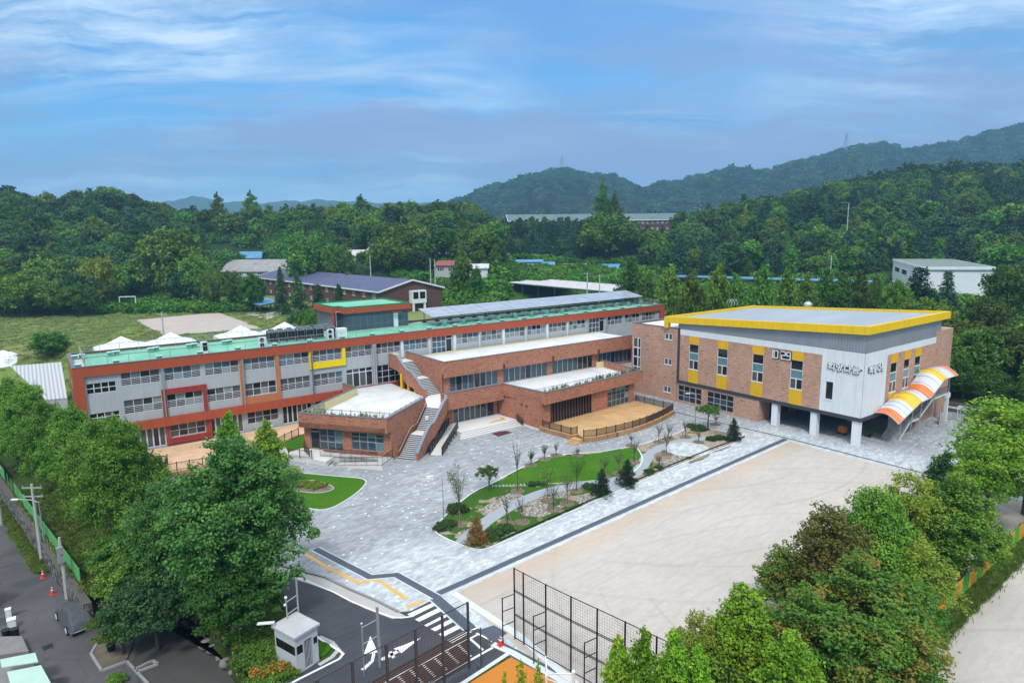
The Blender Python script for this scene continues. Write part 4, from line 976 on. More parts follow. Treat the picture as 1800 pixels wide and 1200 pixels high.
def condensers():
    t0 = None
    spots = [(26.9, 95.9), (28.2, 95.9), (29.55, 95.8), (30.95, 95.7), (32.25, 95.6), (33.75, 95.4), (35.5, 95.1)]
    spots += [(x+.25, y+1.5) for x, y in spots[:6]]
    base = Vector((0, 0, 0))
    t0 = thing('condenser', '', 'air conditioner', base)
    q = MB(); q.box(-.56, .56, -.38, .38, .12, 1.72); q.build('casing', dirty((.20, .21, .225), .2, 2, .5, .4, name='condenser casing'), t0)
    q = MB()
    for i in range(2):
        q.box(-.50+.52*i, -.02+.52*i, -.40, -.381, .3, 1.55)
    q.box(-.581, -.561, -.32, .32, .3, 1.55); q.build('grille', m_black, t0)
    q = MB(); q.tube((0, 0, 1.72), (0, 0, 1.86), .34, n=14); q.build('fan_cowl', m_coping, t0)
    q = MB(); q.box(-.52, .52, -.34, -.26, 0, .12); q.box(-.52, .52, .26, .34, 0, .12); q.build('foot', m_steel, t0)
    for i, s in enumerate(spots):
        o = t0 if i == 0 else copy_tree(t0)
        o.location = (s[0], s[1], 11.63)
        lab = 'dark grey condenser %s in the %s row of the rooftop bank' % (['at the left end', 'second from the left', 'third from the left', 'in the middle', 'third from the right', 'second from the right', 'at the right end'][i % 7] if i < 7 else ['at the left end', 'second from the left', 'third from the left', 'third from the right', 'second from the right', 'at the right end'][i-7], 'front' if i < 7 else 'rear')
        tag(o, lab, 'air conditioner', 'dark condensers banked on the green roof')
    def small(x, y, lab, g=None, rz=0):
        t = thing('outdoor_unit', lab, 'air conditioner', (x, y, 11.63), g)
        q = MB(); q.box(x-.47, x+.47, y-.18, y+.18, 11.7, 13.15); q.build('casing', m_whitep, t)
        for z in (12.08, 12.78): q = MB(); q.tube((x-.1, y-.18, z), (x-.1, y-.215, z), .29, n=14); q.build('fan', m_black, t)
        q = MB(); q.box(x-.45, x-.35, y-.2, y+.2, 11.63, 11.7); q.box(x+.35, x+.45, y-.2, y+.2, 11.63, 11.7); q.build('foot', m_steel, t)
    small(24.6, 92.6, 'white twin fan unit at the roof rail left of the dark bank'); small(34.9, 93.9, 'white twin fan unit standing in front of the dark bank, right side')
    x, y = 17.2, 93.3; t = thing('outdoor_unit', 'white boxy unit with black grid face alone on the green roof', 'air conditioner', (x, y, 11.63))
    q = MB(); q.box(x-.4, x+.4, y-.3, y+.3, 11.63, 13.2); q.build('casing', m_whitep, t); q = MB(); q.box(x-.2, x+.37, y-.32, y-.301, 12, 13.1); q.build('grille', m_black, t)
    q = MB(); q.box(36.0, 37.5, 93.8, 94.9, 11.63, 13.1); o = q.build('water_tank', m_whitep); tag(o, 'cream box tank on the roof right of the condenser bank', 'tank')
    # rooftop solar array
    t = thing('solar_array', 'long pale grey solar panel array tilted over the green roof', 'solar panels', (80, 98, 11.63))
    def sp(name='solar panel'):
        def f(tt, b, P, out):
            br = tt.n('ShaderNodeTexBrick'); br.offset = 0; tt.put(br.inputs['Vector'], P); br.inputs['Scale'].default_value = 1
            br.inputs['Color1'].default_value = (.29, .315, .35, 1); br.inputs['Color2'].default_value = (.36, .385, .42, 1); br.inputs['Mortar'].default_value = (.55, .57, .62, 1)
            br.inputs['Brick Width'].default_value = 1.9; br.inputs['Row Height'].default_value = 1.05; br.inputs['Mortar Size'].default_value = .035; return br.outputs[0]
        return pm(name, f, .18, .6)
    ms = sp(); a = Vector((53.4, 95.7, 13.25)); b = Vector((106.9, 96.9, 13.25)); c = Vector((107.4, 102.6, 14.2)); d = Vector((53.7, 101.3, 14.2))
    for i in range(9):
        s0, s1 = i/9+.0008, (i+1)/9-.0008; q = MB(); P0 = a.lerp(b, s0); P1 = a.lerp(b, s1); P2 = d.lerp(c, s1); P3 = d.lerp(c, s0); dz = Vector((0, 0, .07))
        q.hexa([P0-dz, P1-dz, P2-dz, P3-dz, P0, P1, P2, P3]); q.build('panel', ms, t)
    q = MB()
    for i in range(20):
        for (s, e) in ((a, b), (d, c)):
            p = s.lerp(e, (i+.5)/20); q.tube((p.x, p.y+.2, 11.63), (p.x, p.y+.2, p.z-.08), .06, n=5); q.box(p.x-.3, p.x+.3, p.y-.1, p.y+.5, 11.63, 11.85, )
        p = a.lerp(b, (i+.5)/20); e = d.lerp(c, (i+.5)/20); q.beam(p+Vector((0, .1, -.14)), e+Vector((0, -.1, -.14)), .08, .12)
    q.beam(a+Vector((0, .2, -.14)), b+Vector((0, .2, -.14)), .08, .1); q.build('support_frame', m_darkm, t)
    q = MB()
    for i in range(14): p = a.lerp(b, (i+.5)/14); q.box(p.x-.28, p.x+.28, p.y-1.2, p.y-.7, 11.63, 12.5)
    q.build('junction_box', m_teal, t)
condensers()
# ------------------------------------------------------------ brick wing with terraces
def brick_wing():
    t = thing('brick_wing', 'red brick wing with white roof terraces in front of the long block', 'school building', (65, 76, 0))
    w = MB(); c = MB(); YW = 78.6
    F = Fc((45.45, YW), (95, YW)); F2 = Fc((45.45, YW+.7), (95, YW+.7))
    # upper storey: band, recessed glazing wall
    zb = 6.72
    fbox(w, F, 0, 42.0, zb, 7.9, -.7, 0)
    parapet(w, c, [(45.45, 90.3), (45.45, YW), (87.4, YW)], 7.9, 9.0, .3, 1)
    x4 = [(46.85, 55.3), (56.4, 65.1), (66.2, 75.1), (76.5, 84.6)]
    hs = [(a-45.45, b-45.45, 4.36, 6.5) for a, b in x4]
    holed(w, F2, 0, 42.0, 4.0, zb, hs, .15)
    w.box(45.45, 45.75, YW+.702, 90.3, 4.0, 7.9)
    for h in hs: window(t, F2, h, 8, 1, m_steel, [(m_blind, 4), (m_gdark, 2.2)], 0, dep=.12, fr=.09)
    q = MB(); q.sheet([(45.75, YW+.3), (87.4, YW+.3), (87.4, 90.42), (45.75, 90.42)], 7.9); q.build('roof_terrace', m_roofw, t)
    q = MB(); q.box(46, 87, 90.1, 90.4, 7.9, 8.06); q.build('skirting', m_cream, t)
    # lower storey under the terrace
    TB = [(53.95, 67.5), (74.3, 68.9), (77.0, 79.3), (53.1, 79.3)]
    Ff = Fc(TB[0], TB[1]); Fs = Fc((53.1, 79.3), TB[0]); Fr = Fc(TB[1], TB[2])
    E_ = lambda a, b: (860+a/5.294, 620+b/5.294)
    su0, su1 = Ff.u(*E_(575, 560)), Ff.u(*E_(946, 470)); wu0, wu1 = Ff.u(*E_(1102, 430)), Ff.u(*E_(1303, 380))
    hs2 = [(su0, su1, .62, 3.55), (wu0, wu1, .62, 3.6)]
    holed(w, Ff, 0, Ff.L, 0, 4.0, hs2, .25); holed(w, Fs, 0, Fs.L, 0, 4.3, [], .1); holed(w, Fr, 0, Fr.L, 0, 4.3, [], .1)
    window(t, Ff, hs2[1], [0, .22, .42, .62, .81, 1], [0, .3, .58, .8, 1], m_steel, [(m_gsky, 3), (m_ggreen, .6)], 0, dep=.2, fr=.08)
    q = MB(); k = 14
    for i in range(k+1): u = su0+(su1-su0)*i/k; fbox(q, Ff, u-.09, u+.09, .62, 3.55, -.2, .03)
    fbox(q, Ff, su0, su1, 3.45, 3.56, -.2, .04); o = q.build('slat_screen', m_black, t)
    q = MB(); q.quad(Ff.p(su0, .62, -.22), Ff.p(su1, .62, -.22), Ff.p(su1, 3.55, -.22), Ff.p(su0, 3.55, -.22)); q.build('backing', dirty((.20, .10, .07), .3, 1, name='timber backing'), o)
    # terrace slab / parapet band
    A, B, C_ = (54.45, 66.75), (75.7, 68.4), (77.2, 79.3)
    parapet(w, c, [(53.15, 75.0), A, B, C_], 3.72, 5.4, .35, 1)
    q = MB(); q.sheet([(43.4, 75.2), (53.3, 75.2), (54.6, 67), (75.5, 68.6), (77.1, 79.2), (77.1, 79.28), (45.5, 79.28)], 4.3); q.build('terrace_floor', m_roofw, t)
    q = MB(); q.sheet([(77.0, 79.2), (75.6, 68.7), (54.6, 67.1), (53.3, 78)], 4.0); q.sheet([(54.8, 69.2), (75.4, 70.6), (75.2, 69.0), (54.6, 67.3)], 4.62); q.build('planter_bed', m_concl, t)
    q = MB(); q.box(75.2, 76.9, 78.2, 78.5, 4.3, 5.3); q.build('cream_wall', m_cream, t)
    # entrance beam and glazing
    D_ = lambda a, b: (680+a/7.5, 640+b/7.5); YE = 74.9
    ze = PY(*D_(785, 612), YE).z
    Fe = Fc((42.9, YE), (53.35, YE)); fbox(w, Fe, 0, Fe.L, ze, 5.4, -.35, 0); fbox(c, Fe, -.05, Fe.L, 5.402, 5.46, -.4, .05)
    w.box(43.3, 53.1, YE+.35, 79.2, ze+.3, 4.28)
    Fd = Fc((43.6, 76.3), (53.1, 76.3)); d0 = 1.9
    holed(w, Fd, 0, Fd.L, .0, ze+.3, [(d0, 8.9, .6, ze+.2)], .15)
    window(t, Fd, (d0, 8.9, .6, ze+.2), [0, .12, .26, .40, .52, .66, .82, 1], [0, .97, 1], m_steel, [(m_gsky, 3), (m_gdark, 2)], 0, dep=.1, fr=.1, name='entrance_door')
    w.build('wall', m_brick, t); c.build('coping', m_coping, t)
    q = MB(); fbox(q, Fs, 3.2, Fs.L+.02, 0, .28, .0, .1); q.build('plinth', m_concl, t)
    for x in (56.0, 65.7, 75.8): q = MB(); q.box(x-.08, x+.08, YW-.25, YW-.02, 6.7, 7.5); q.build('wall_light', m_brown, t)
    q = MB(); q.tube((45.3, 78.7, 4.3), (45.3, 78.7, 7.3), .07); q.build('downpipe', m_brown, t)
    for u, z in ((6.0, 3.1), (7.0, 3.1)): q = MB(); q.ico(Fs.p(u+2.3, z, .12), .16, .16, .12); q.build('vent_hood', m_brown, t)
    # entrance platform and steps
    q = MB(); q.prism([(43.9, 71.7), (53.6, 71.75), (53.2, 76.3), (44.2, 76.3)], 0, .6)
    for i in range(3): y = 71.7-.4*(i+1); q.prism([(43.6-.25*i, y), (53.65, y+.08), (53.65, y+.48), (43.6-.25*i, y+.4)], 0, .45-.15*i)
    o = q.build('entrance_steps', m_concl, t)
    for i in range(4): y = 71.7-.4*i; q = MB(); q.prism([(43.9-.25*i, y-.003), (53.62, y+.075), (53.62, y+.155), (43.9-.25*i, y+.077)], .601-.15*i, .607-.15*i); q.build('step_nosing', m_strip, o)
    q = MB(); q.sheet([(49.4, 73), (52.3, 73.1), (52.3, 73.45), (49.4, 73.35)], .605); q.sheet([(50.2, 73.45), (52.6, 73.5), (52.6, 74.7), (52.2, 74.7), (52.2, 73.9), (50.2, 73.8)], .606); q.build('tactile_tiles', m_tact, t)
    q = MB(); q.prism([(53.3, 71.9), (53.4, 70.6), (53.5, 70.6), (53.4, 71.9)], [.6, .1, .1, .6], [1.6, 1.0, 1.0, 1.6]); q.build('stair_guard', m_brown, t)
    # strip planting railing on the terrace
    return t
brick_wing()
q = MB(); q.prism([G2(862, 761), G2(888, 757), G2(900, 760), G2(876, 767)], .003, .035); tag(q.build('doormat', m_maroon), 'maroon mat on the paving below the entrance steps', 'mat')

def front_wing():
    t = thing('front_wing', 'low red brick room with planted roof beside the outdoor stair', 'school building', (31, 77, 0))
    A, B, C_, J, J2 = (24.3, 78.1), (31.7, 68.6), (40.4, 74.9), (35.3, 86.6), (34.9, 90.3)
    w = MB(); c = MB()
    a, b = (25.15, 78.75), (32.45, 69.15); F = Fc(a, b); Fl = Fc((35.9, 86.5), a); Fr = Fc(b, (41.2, 75.45))
    P = lambda x, y: (500+x/7.5, 680+y/7.5)
    u = lambda x, y: F.u(*P(x, y))
    h1 = (u(335, 600), u(458, 620), .6, 3.45); h2 = (u(462, 620), u(762, 650), .6, 3.45); h3 = (u(880, 700), u(1308, 740), .95, 3.1)
    holed(w, F, 0, F.L, 0, 3.9, [h1, h2, h3], .25); holed(w, Fl, 0, Fl.L, 0, 3.9, [], .1); holed(w, Fr, 0, Fr.L, 0, 4.3, [(7.6, 8.4, .1, .8)], .2)
    zb = 3.62
    w.prism([A, B, (32.5, 69.15), (41.0, 75.4), (43, 80), (42.6, 90.3), J2, J], zb, 4.26)
    parapet(w, c, [C_, B, A, J, J2], zb+.0, 5.4, .3, -1)
    w.build('wall', m_brick, t); c.build('coping', m_coping, t)
    q = MB(); q.sheet([(25.0, 78.1), (31.8, 69.2), (40.4, 75.4), (42.75, 79.8), (42.75, 90.4), (35.3, 90.4), (35.6, 86.5)], 4.302); q.build('roof_terrace', m_roofw, t)
    window(t, F, h1, [0, 1], [0, .78, 1], m_gframe, [(m_gdark, 1)], 0, fr=.14, name='door'); window(t, F, h2, 3, [0, .36, .62, 1], m_gframe, [(m_gsky, 3), (m_gteal, 1)], 0, fr=.09)
    window(t, F, h3, 4, [0, .5, .78, 1], m_gframe, [(m_gsky, 3), (m_gteal, 1)], 0, fr=.09)
    q = MB(); q.prism([(25.3, 78.0), (31.85, 69.6), (33.0, 70.4), (26.5, 78.9)], 4.31, 4.5); q.build('planter_bed', m_concl, t)
    q = MB()
    d1 = Vector((35.3-24.3, 86.6-78.1)).normalized(); n1 = Vector((d1.y, -d1.x))
    for s0, s1 in ((1.5, 13.8),):
        p = Vector(A)+d1*s0+n1*.33; r = Vector(A)+d1*s1+n1*.33; q.prism([tuple(p), tuple(r), tuple(r+n1*.05), tuple(p+n1*.05)], 4.31, 5.38)
    q.build('cream_lining', m_cream, t)
    q = MB(); q.tube((42.4, 85.9, 4.3), (42.4, 85.9, 6.6), .2, n=10); q.build('yellow_column', m_yellow2, t)
    return t
front_wing()

def big_stair():
    t = thing('outdoor_staircase', 'long straight outdoor stair between brick walls climbing to the roof terraces', 'staircase', (36, 72, 0))
    d = Vector((.8107, .5855)); n = Vector((d.y, -d.x)); L0 = Vector((33.3, 69.2)); W = 2.35
    st = MB(); no = MB()
    def flight(p0, dd, nn, z0, z1, run, steps, w):
        for i in range(steps):
            s = run*i/steps; e = run*(i+1)/steps; z = z0+(z1-z0)*(i+1)/steps
            q = [p0+dd*s, p0+dd*s+nn*w, p0+dd*e+nn*w, p0+dd*e]; st.prism([tuple(x) for x in q], z-.42 if z > .45 else 0, z)
            q = [p0+dd*s-dd*.01, p0+dd*s+nn*w-dd*.01, p0+dd*(s+.1)+nn*w, p0+dd*(s+.1)]; no.prism([tuple(x) for x in q], z-.11, z+.006)
    flight(L0, d, n, 0, 2.1, 3.4, 13, W)
    q = [L0+d*3.4, L0+d*3.4+n*W, L0+d*5.1+n*W, L0+d*5.1]; st.prism([tuple(x) for x in q], 1.7, 2.1)
    flight(L0+d*5.1, d, n, 2.1, 4.3, 3.3, 13, W)
    e = L0+d*8.4
    st.prism([tuple(e), tuple(e+n*W), (43.2, 74.95), (45.4, 75.4), (45.4, 79.6), (42.7, 79.6), (40.9, 75.4)], 3.9, 4.298)
    u0 = Vector((42.85, 79.6)); up = Vector((0, 1)); nx = Vector((1, 0))
    flight(u0, up, nx, 4.3, 6.1, 3.3, 11, 2.55); st.prism([(42.85, 82.9), (45.4, 82.9), (45.4, 84.6), (42.85, 84.6)], 5.7, 6.1)
    flight(Vector((42.85, 84.6)), up, nx, 6.1, 7.9, 3.1, 11, 2.55); st.prism([(42.85, 87.7), (45.44, 87.7), (45.44, 90.4), (42.85, 90.4)], 7.5, 7.9)
    st.build('steps', m_concl, t); no.build('step_nosing', m_strip, t)
    # sloping parapets with a thick grey coping
    w = MB(); c = MB()
    def slope_wall(pts, th, low, side=1):
        """pts: (x, y, ztop, zbottom)"""
        for a, b in zip(pts[:-1], pts[1:]):
            A = Vector(a[:2]); B = Vector(b[:2]); dd = (B-A).normalized(); nn = Vector((dd.y, -dd.x))*side
            P = [A, B, B+nn*th, A+nn*th]
            w.prism([tuple(x) for x in P], [a[3], b[3], b[3], a[3]], [a[2], b[2], b[2], a[2]])
            P = [A-nn*.05, B-nn*.05, B+nn*(th+.05), A+nn*(th+.05)]; c.prism([tuple(x) for x in P], [a[2]+.002, b[2]+.002]*1+[b[2]+.002, a[2]+.002], [a[2]+.08, b[2]+.08, b[2]+.08, a[2]+.08])
    Rr = lambda s: (L0+d*s+n*W)
    pts = []
    for s, z, zb in ((.1, .9, 0), (1.2, 1.75, 0), (3.3, 3.1, .9), (3.9, 3.35, 1.35), (5.1, 3.4, 1.45), (8.2, 5.2, 3.0), (8.9, 5.4, 3.5)): p = Rr(s); pts.append((p.x, p.y, z, zb))
    pts += [(42.55, 73.55, 5.4, 3.45), (43.1, 74.6, 5.4, 3.45)]
    slope_wall(pts, .3, 0)
    # outer wall of the upper flight, on the left
    ow = [(42.55, 78.9, 5.35, 4.0), (42.55, 79.8, 5.5, 4.0), (42.55, 82.9, 7.25, 5.0), (42.55, 84.6, 7.35, 5.1), (42.55, 87.6, 9.0, 6.8), (42.55, 90.3, 9.0, 6.9)]
    slope_wall(ow, .3, 0)
    w.build('wall', m_brick, t); c.build('coping', dirty((.20, .24, .30), .2, 1, .6, name='blue grey coping'), t)
    q = MB(); q.prism([(42.86, 88.8), (43.7, 88.8), (43.7, 90.4), (42.86, 90.4)], 7.91, 9.0); q.build('cream_wall', m_cream, t)
    q = MB()
    p = [L0+d*s for s in (.1, 3.4, 5.1, 8.0)]; zz = [.95, 3.05, 3.05, 5.0]
    q.path([(*(x+n*.12), z) for x, z in zip(p, zz)], .03); q.build('handrail', m_steel, t)
    # glazed curve below the stair
    g = Fc((41.2, 73.9), (43.7, 76.2)); window(t, g, (0, g.L, .6, 3.4), 3, 3, m_whitep, [(m_gdark, 2), (m_gsky, 2)], 0, dep=0., fr=.1)
    q = MB(); q.prism([(38.9, 72.4), (39.2, 72.1), (39.5, 72.4), (39.2, 72.7)], 0, 3.6); q.prism([(41.0, 73.8), (41.25, 73.55), (41.45, 73.75), (41.2, 74)], 0, 3.6); q.build('column', m_whitep, t)
    # yellow column under the flight
    q = MB(); q.box(42.6, 42.9, 84.2, 84.5, 4.3, 5.1); q.tube((42.7, 82.2, 4.3), (42.7, 82.2, 5.0), .14, n=8); q.tube((42.75, 86.2, 4.3), (42.75, 86.2, 6.3), .22, n=8); q.build('yellow_column', m_yellow2, t)
    # entrance ramp with its dark guards
    r0 = Vector((37.6, 67.5)); r1 = Vector((45.0, 75.3)); rd = (r1-r0).normalized(); rn = Vector((rd.y, -rd.x))*.75
    q = MB(); q.prism([tuple(r0-rn), tuple(r0+rn), tuple(r1+rn), tuple(r1-rn)], [0, 0, 0, 0], [.02, .02, .6, .6]); q.build('ramp', m_concl, t)
    for s, l1 in ((-1, 1.0), (1, .87)):
        q = MB(); a = r0+rn*s*1.05; b = r0.lerp(r1, l1)+rn*s*1.05; zb = .6*l1
        q.prism([tuple(a), tuple(b), tuple(b+rn*.06*s), tuple(a+rn*.06*s)], [.05, zb+.05, zb+.05, .05], [1.0, zb+1.0, zb+1.0, 1.0])
        q.beam((*a, 1.05), (*b, zb+1.05), .09, .06); k = int((b-a).length/1.3)
        for i in range(k+1): p = a.lerp(b, i/k); q.box(p.x-.05, p.x+.05, p.y-.05, p.y+.05, 0, zb*i/k+1.1)
        q.build('ramp_guard', m_black, t)
    return t
big_stair()

# ------------------------------------------------------------ decks, their fences, front ramp
def decks():
    dl = [(6.9, 90.3), (6.9, 84.6), (8.4, 84.3), (10.4, 83.4), (9.3, 79.8), (13.4, 79.4), (18, 79.0), (21.6, 78.2), (22.5, 81.9), (26.3, 84.5), (30.8, 86.2), (32.4, 90.3)]
    t = thing('timber_deck', 'pale timber deck along the foot of the grey and terracotta block', 'deck', (15, 85, 0))
    q = MB(); q.sheet(dl, .6); q.build('boards', m_deck, t); q = MB(); q.prism(dl, -.02, .585); q.build('skirt', m_decks, t)
    dr = [(53.95, 67.45), (54.05, 65.6), (54.4, 63.6), (54.7, 61.7), (55.7, 61.4), (55.2, 59.8), (57, 59.1), (60.2, 58.8), (63.4, 58.75), (66.6, 59.1), (69.8, 59.75), (72.9, 60.6), (75.0, 61.3), (74.6, 68.9)]
    t = thing('timber_deck', 'curved tan timber deck with brown fence beside the brick wing', 'deck', (64, 63, 0))
    q = MB(); q.sheet(dr, .6); q.build('boards', m_deck2, t); q = MB(); q.prism(dr, -.02, .585); q.build('skirt', m_decks, t)
    q = MB()
    for i in range(3): q.obox((54.62-.2*i, 60.55-.1*i), .8+.4*i, 1.4, .0, .45-.15*i, R(10))
    q.build('step', m_deck2, t)
    z = .6; P = lambda l: [(x, y, z) for x, y in l]
    rail_fence('deck_fence', 'brown timber fence around the curved tan deck', P([(55.3, 59.95), (57, 59.3), (60.2, 59.0), (63.4, 58.95), (66.6, 59.3), (69.8, 59.95), (72.9, 60.8), (74.8, 61.5), (74.5, 68.7)]), 1.0, m_brown, 1.75, group=None, bal=.11, br=.028)
    rail_fence('deck_fence', 'short brown timber fence left of the tan deck steps', P([(54.15, 67.0), (54.25, 65.6), (54.6, 63.6), (54.85, 61.9), (55.8, 61.75)]), 1.0, m_brown, 1.5, bal=.11, br=.028)
    rail_fence('deck_fence', 'brown timber fence along the front edge of the pale deck', P([(9.4, 79.95), (13.4, 79.55), (18, 79.15), (21.4, 78.45), (22.5, 76.8), (23.4, 75.5), (24.4, 74.1)]), 1.0, m_brown, 1.55)
    rail_fence('deck_fence', 'brown timber fence between the pale deck and the little green bed', P([(21.75, 78.6), (22.6, 81.8), (23.9, 82.9), (26.2, 84.4)]), 1.0, m_brown, 1.4)
    rail_fence('deck_fence', 'short brown timber fence at the left corner of the pale deck', P([(8.5, 84.15), (10.3, 83.3), (9.45, 80.05)]), 1.0, m_brown, 1.4)
    rail_fence('deck_fence', 'short brown timber fence beside the glass door of the brick room', P([(25.3, 79.2), (24.6, 77.4), (24.45, 75.2)]), 1.0, m_brown, 1.3)
    q = MB(); q.prism([(22.6, 76.95), (24.45, 74.15), (25.35, 72.2), (26.6, 73.2), (26.6, 76.9), (25.2, 78.6), (22.7, 81.7), (21.8, 78.3)], -.02, .56); o = q.build('landing_platform', m_concl); tag(o, 'pale concrete landing between the pale deck and the brick room', 'platform')
    q = MB(); q.prism([(22.9, 78.4), (25.0, 79.1), (28.8, 82.0), (26.4, 84.1), (23.6, 82.3)], .0, .6); o = q.build('raised_bed', m_lawn); tag(o, 'small raised grass bed tucked behind the brown fences', 'planter')
    # front ramp
    t = thing('access_ramp', 'pale concrete ramp with dark railings in front of the brick room', 'ramp', (29, 70, 0))
    a, b = Vector((25.4, 77.2)), Vector((32.4, 68.6)); d = (b-a).normalized(); n = Vector((d.y, -d.x))*1
    n = Vector((-.79, -.62))
    P0 = a+n*.05; P1 = b+n*.05
    q = MB(); q.prism([tuple(P0), tuple(P1), tuple(P1+n*1.5), tuple(P0+n*1.5)], -.02, .57)
    q.prism([tuple(P1+n*1.55), tuple(P1+n*2.9), tuple(P1+n*2.9-d*6.2), tuple(P1+n*1.55-d*6.2)], 0, [.56, .56, .03, .03]); q.build('ramp', m_concl, t)
    def run(p, r, z0, z1, nm='railing'):
        q = MB(); L = (r-p).length; k = int(L/.14); A = Vector((*p, z0)); B = Vector((*r, z1)); h = Vector((0, 0, 1.05))
        q.beam(A+h, B+h, .05, .04); q.beam(A+Vector((0, 0, .1)), B+Vector((0, 0, .1)), .03, .03)
        for i in range(k+1): x = A.lerp(B, i/k); q.tube(x, x+h, .028 if i % 10 == 0 else .013, n=4)
        q.build(nm, m_black, t)
    run(P0+n*1.5+d*2.2, P1+n*1.52-d*1.3, .57, .57); run(P1+n*2.9-d*6.2, P1+n*2.9, .03, .56); run(P1+n*1.55-d*6.2, P1+n*1.55-d*1.3, .03, .5); run(P1+n*2.9, P1+n*.1, .57, .57)
    st = thing('entry_steps', 'short flight of dark edged steps left of the railed ramp', 'steps', (25.6, 73, 0))
    q = MB(); m2 = MB(); s0 = Vector((26.3, 76.0)); e0 = Vector((24.7, 74.4))
    for i in range(4):
        o = Vector((.42, -1.0)).normalized()*.45*i+Vector((.2, -.6)); A = e0+o; B = s0+o+Vector((0, 0))
        dd = Vector((.42, -1.0)).normalized()*.46; z = .45-.12*i
        q.prism([tuple(A), tuple(B), tuple(B+dd), tuple(A+dd)], 0, z); m2.prism([tuple(A+dd*.8), tuple(B+dd*.8), tuple(B+dd*1.02), tuple(A+dd*1.02)], z-.05, z+.006)
    q.build('tread', m_concl, st); m2.build('nosing', m_black, st)
decks()
rail_fence('terrace_railing', 'dark upright railing around the planted strip of the low roof', [(33.1, 70.7, 4.45), (26.6, 79.0, 4.45), (28.6, 80.6, 4.45)], 1.0, m_coping, 1.4, bal=.16, post=.05, cat='railing', br=.012)
rail_fence('terrace_railing', 'thin dark railing on the low roof beside the outdoor stair', [(33.1, 70.7, 4.32), (40.2, 75.9, 4.32)], 1.0, m_coping, 1.4, bal=.16, post=.05, cat='railing', br=.012)
rail_fence('terrace_railing', 'pale thin railing behind the plants on the right hand terrace', [(54.9, 69.4, 4.32), (75.3, 70.9, 4.32)], 1.0, m_steel, 1.6, bal=.17, post=.05, cat='railing', br=.011)
# ------------------------------------------------------------ gymnasium
GLY = {  # hangul strokes in a unit cell: bars (x0,y0,x1,y1) and rings (cx,cy,r)
    'hui': ([(.22, .93, .50, .93), (.10, .80, .62, .80), (.06, .28, .70, .28), (.86, .05, .86, .98)], [(.36, .58, .14)]),
    'mang': ([(.10, .92, .50, .92), (.10, .56, .50, .56), (.10, .56, .10, .92), (.50, .56, .50, .92), (.74, .48, .74, .98), (.74, .74, .94, .74)], [(.50, .22, .19)]),
    'da': ([(.10, .86, .55, .86), (.10, .18, .10, .86), (.10, .18, .58, .18), (.76, .0, .76, 1.), (.76, .52, .96, .52)], []),
    'um': ([(.06, .52, .94, .52), (.50, .36, .50, .52), (.20, .33, .80, .33), (.20, .03, .80, .03), (.20, .03, .20, .33), (.80, .03, .80, .33)], [(.50, .79, .18)])}
def bar(mb, F, u0, z0, u1, z1, th, d0, d1):
    if abs(u1-u0) > abs(z1-z0): fbox(mb, F, min(u0, u1)-th/2, max(u0, u1)+th/2, z0-th/2, z0+th/2, d0, d1)
    else: fbox(mb, F, u0-th/2, u0+th/2, min(z0, z1)-th/2, max(z0, z1)+th/2, d0, d1)
def word(par, F, u, z, w, h, th, mat):
    for i, k in enumerate(('hui', 'mang', 'da', 'um')):
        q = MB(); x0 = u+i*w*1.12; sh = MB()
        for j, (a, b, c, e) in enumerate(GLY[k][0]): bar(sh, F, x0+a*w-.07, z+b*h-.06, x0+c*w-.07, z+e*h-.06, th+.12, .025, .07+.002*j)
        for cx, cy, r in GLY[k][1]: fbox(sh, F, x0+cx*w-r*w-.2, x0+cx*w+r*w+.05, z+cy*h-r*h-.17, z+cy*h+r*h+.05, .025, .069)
        sh.build('letter_shadow', m_darkm, par); bars, rings = GLY[k]  # dark backing strokes, offset left and down, imitate the letters' shadow
        for j, (a, b, c, e) in enumerate(bars): bar(q, F, x0+a*w, z+b*h, x0+c*w, z+e*h, th, .10, .22+.002*j)
        for cx, cy, r in rings:
            for s in range(16):
                a0, a1 = 2*math.pi*s/16, 2*math.pi*(s+1)/16; ro, ri = r*w+th/2, r*w-th/2
                pts = [(x0+cx*w+rr*math.cos(a), z+cy*h+rr*math.sin(a)) for rr, a in ((ri, a0), (ro, a0), (ro, a1), (ri, a1))]
                q.hexa([F.p(p[0], p[1], .10) for p in pts]+[F.p(p[0], p[1], .235) for p in pts])
        q.build('sign_letter', mat, par)
SEG = {'1': 'bc', '0': 'abcdef', '2': 'abged', '9': 'abcdfg'}
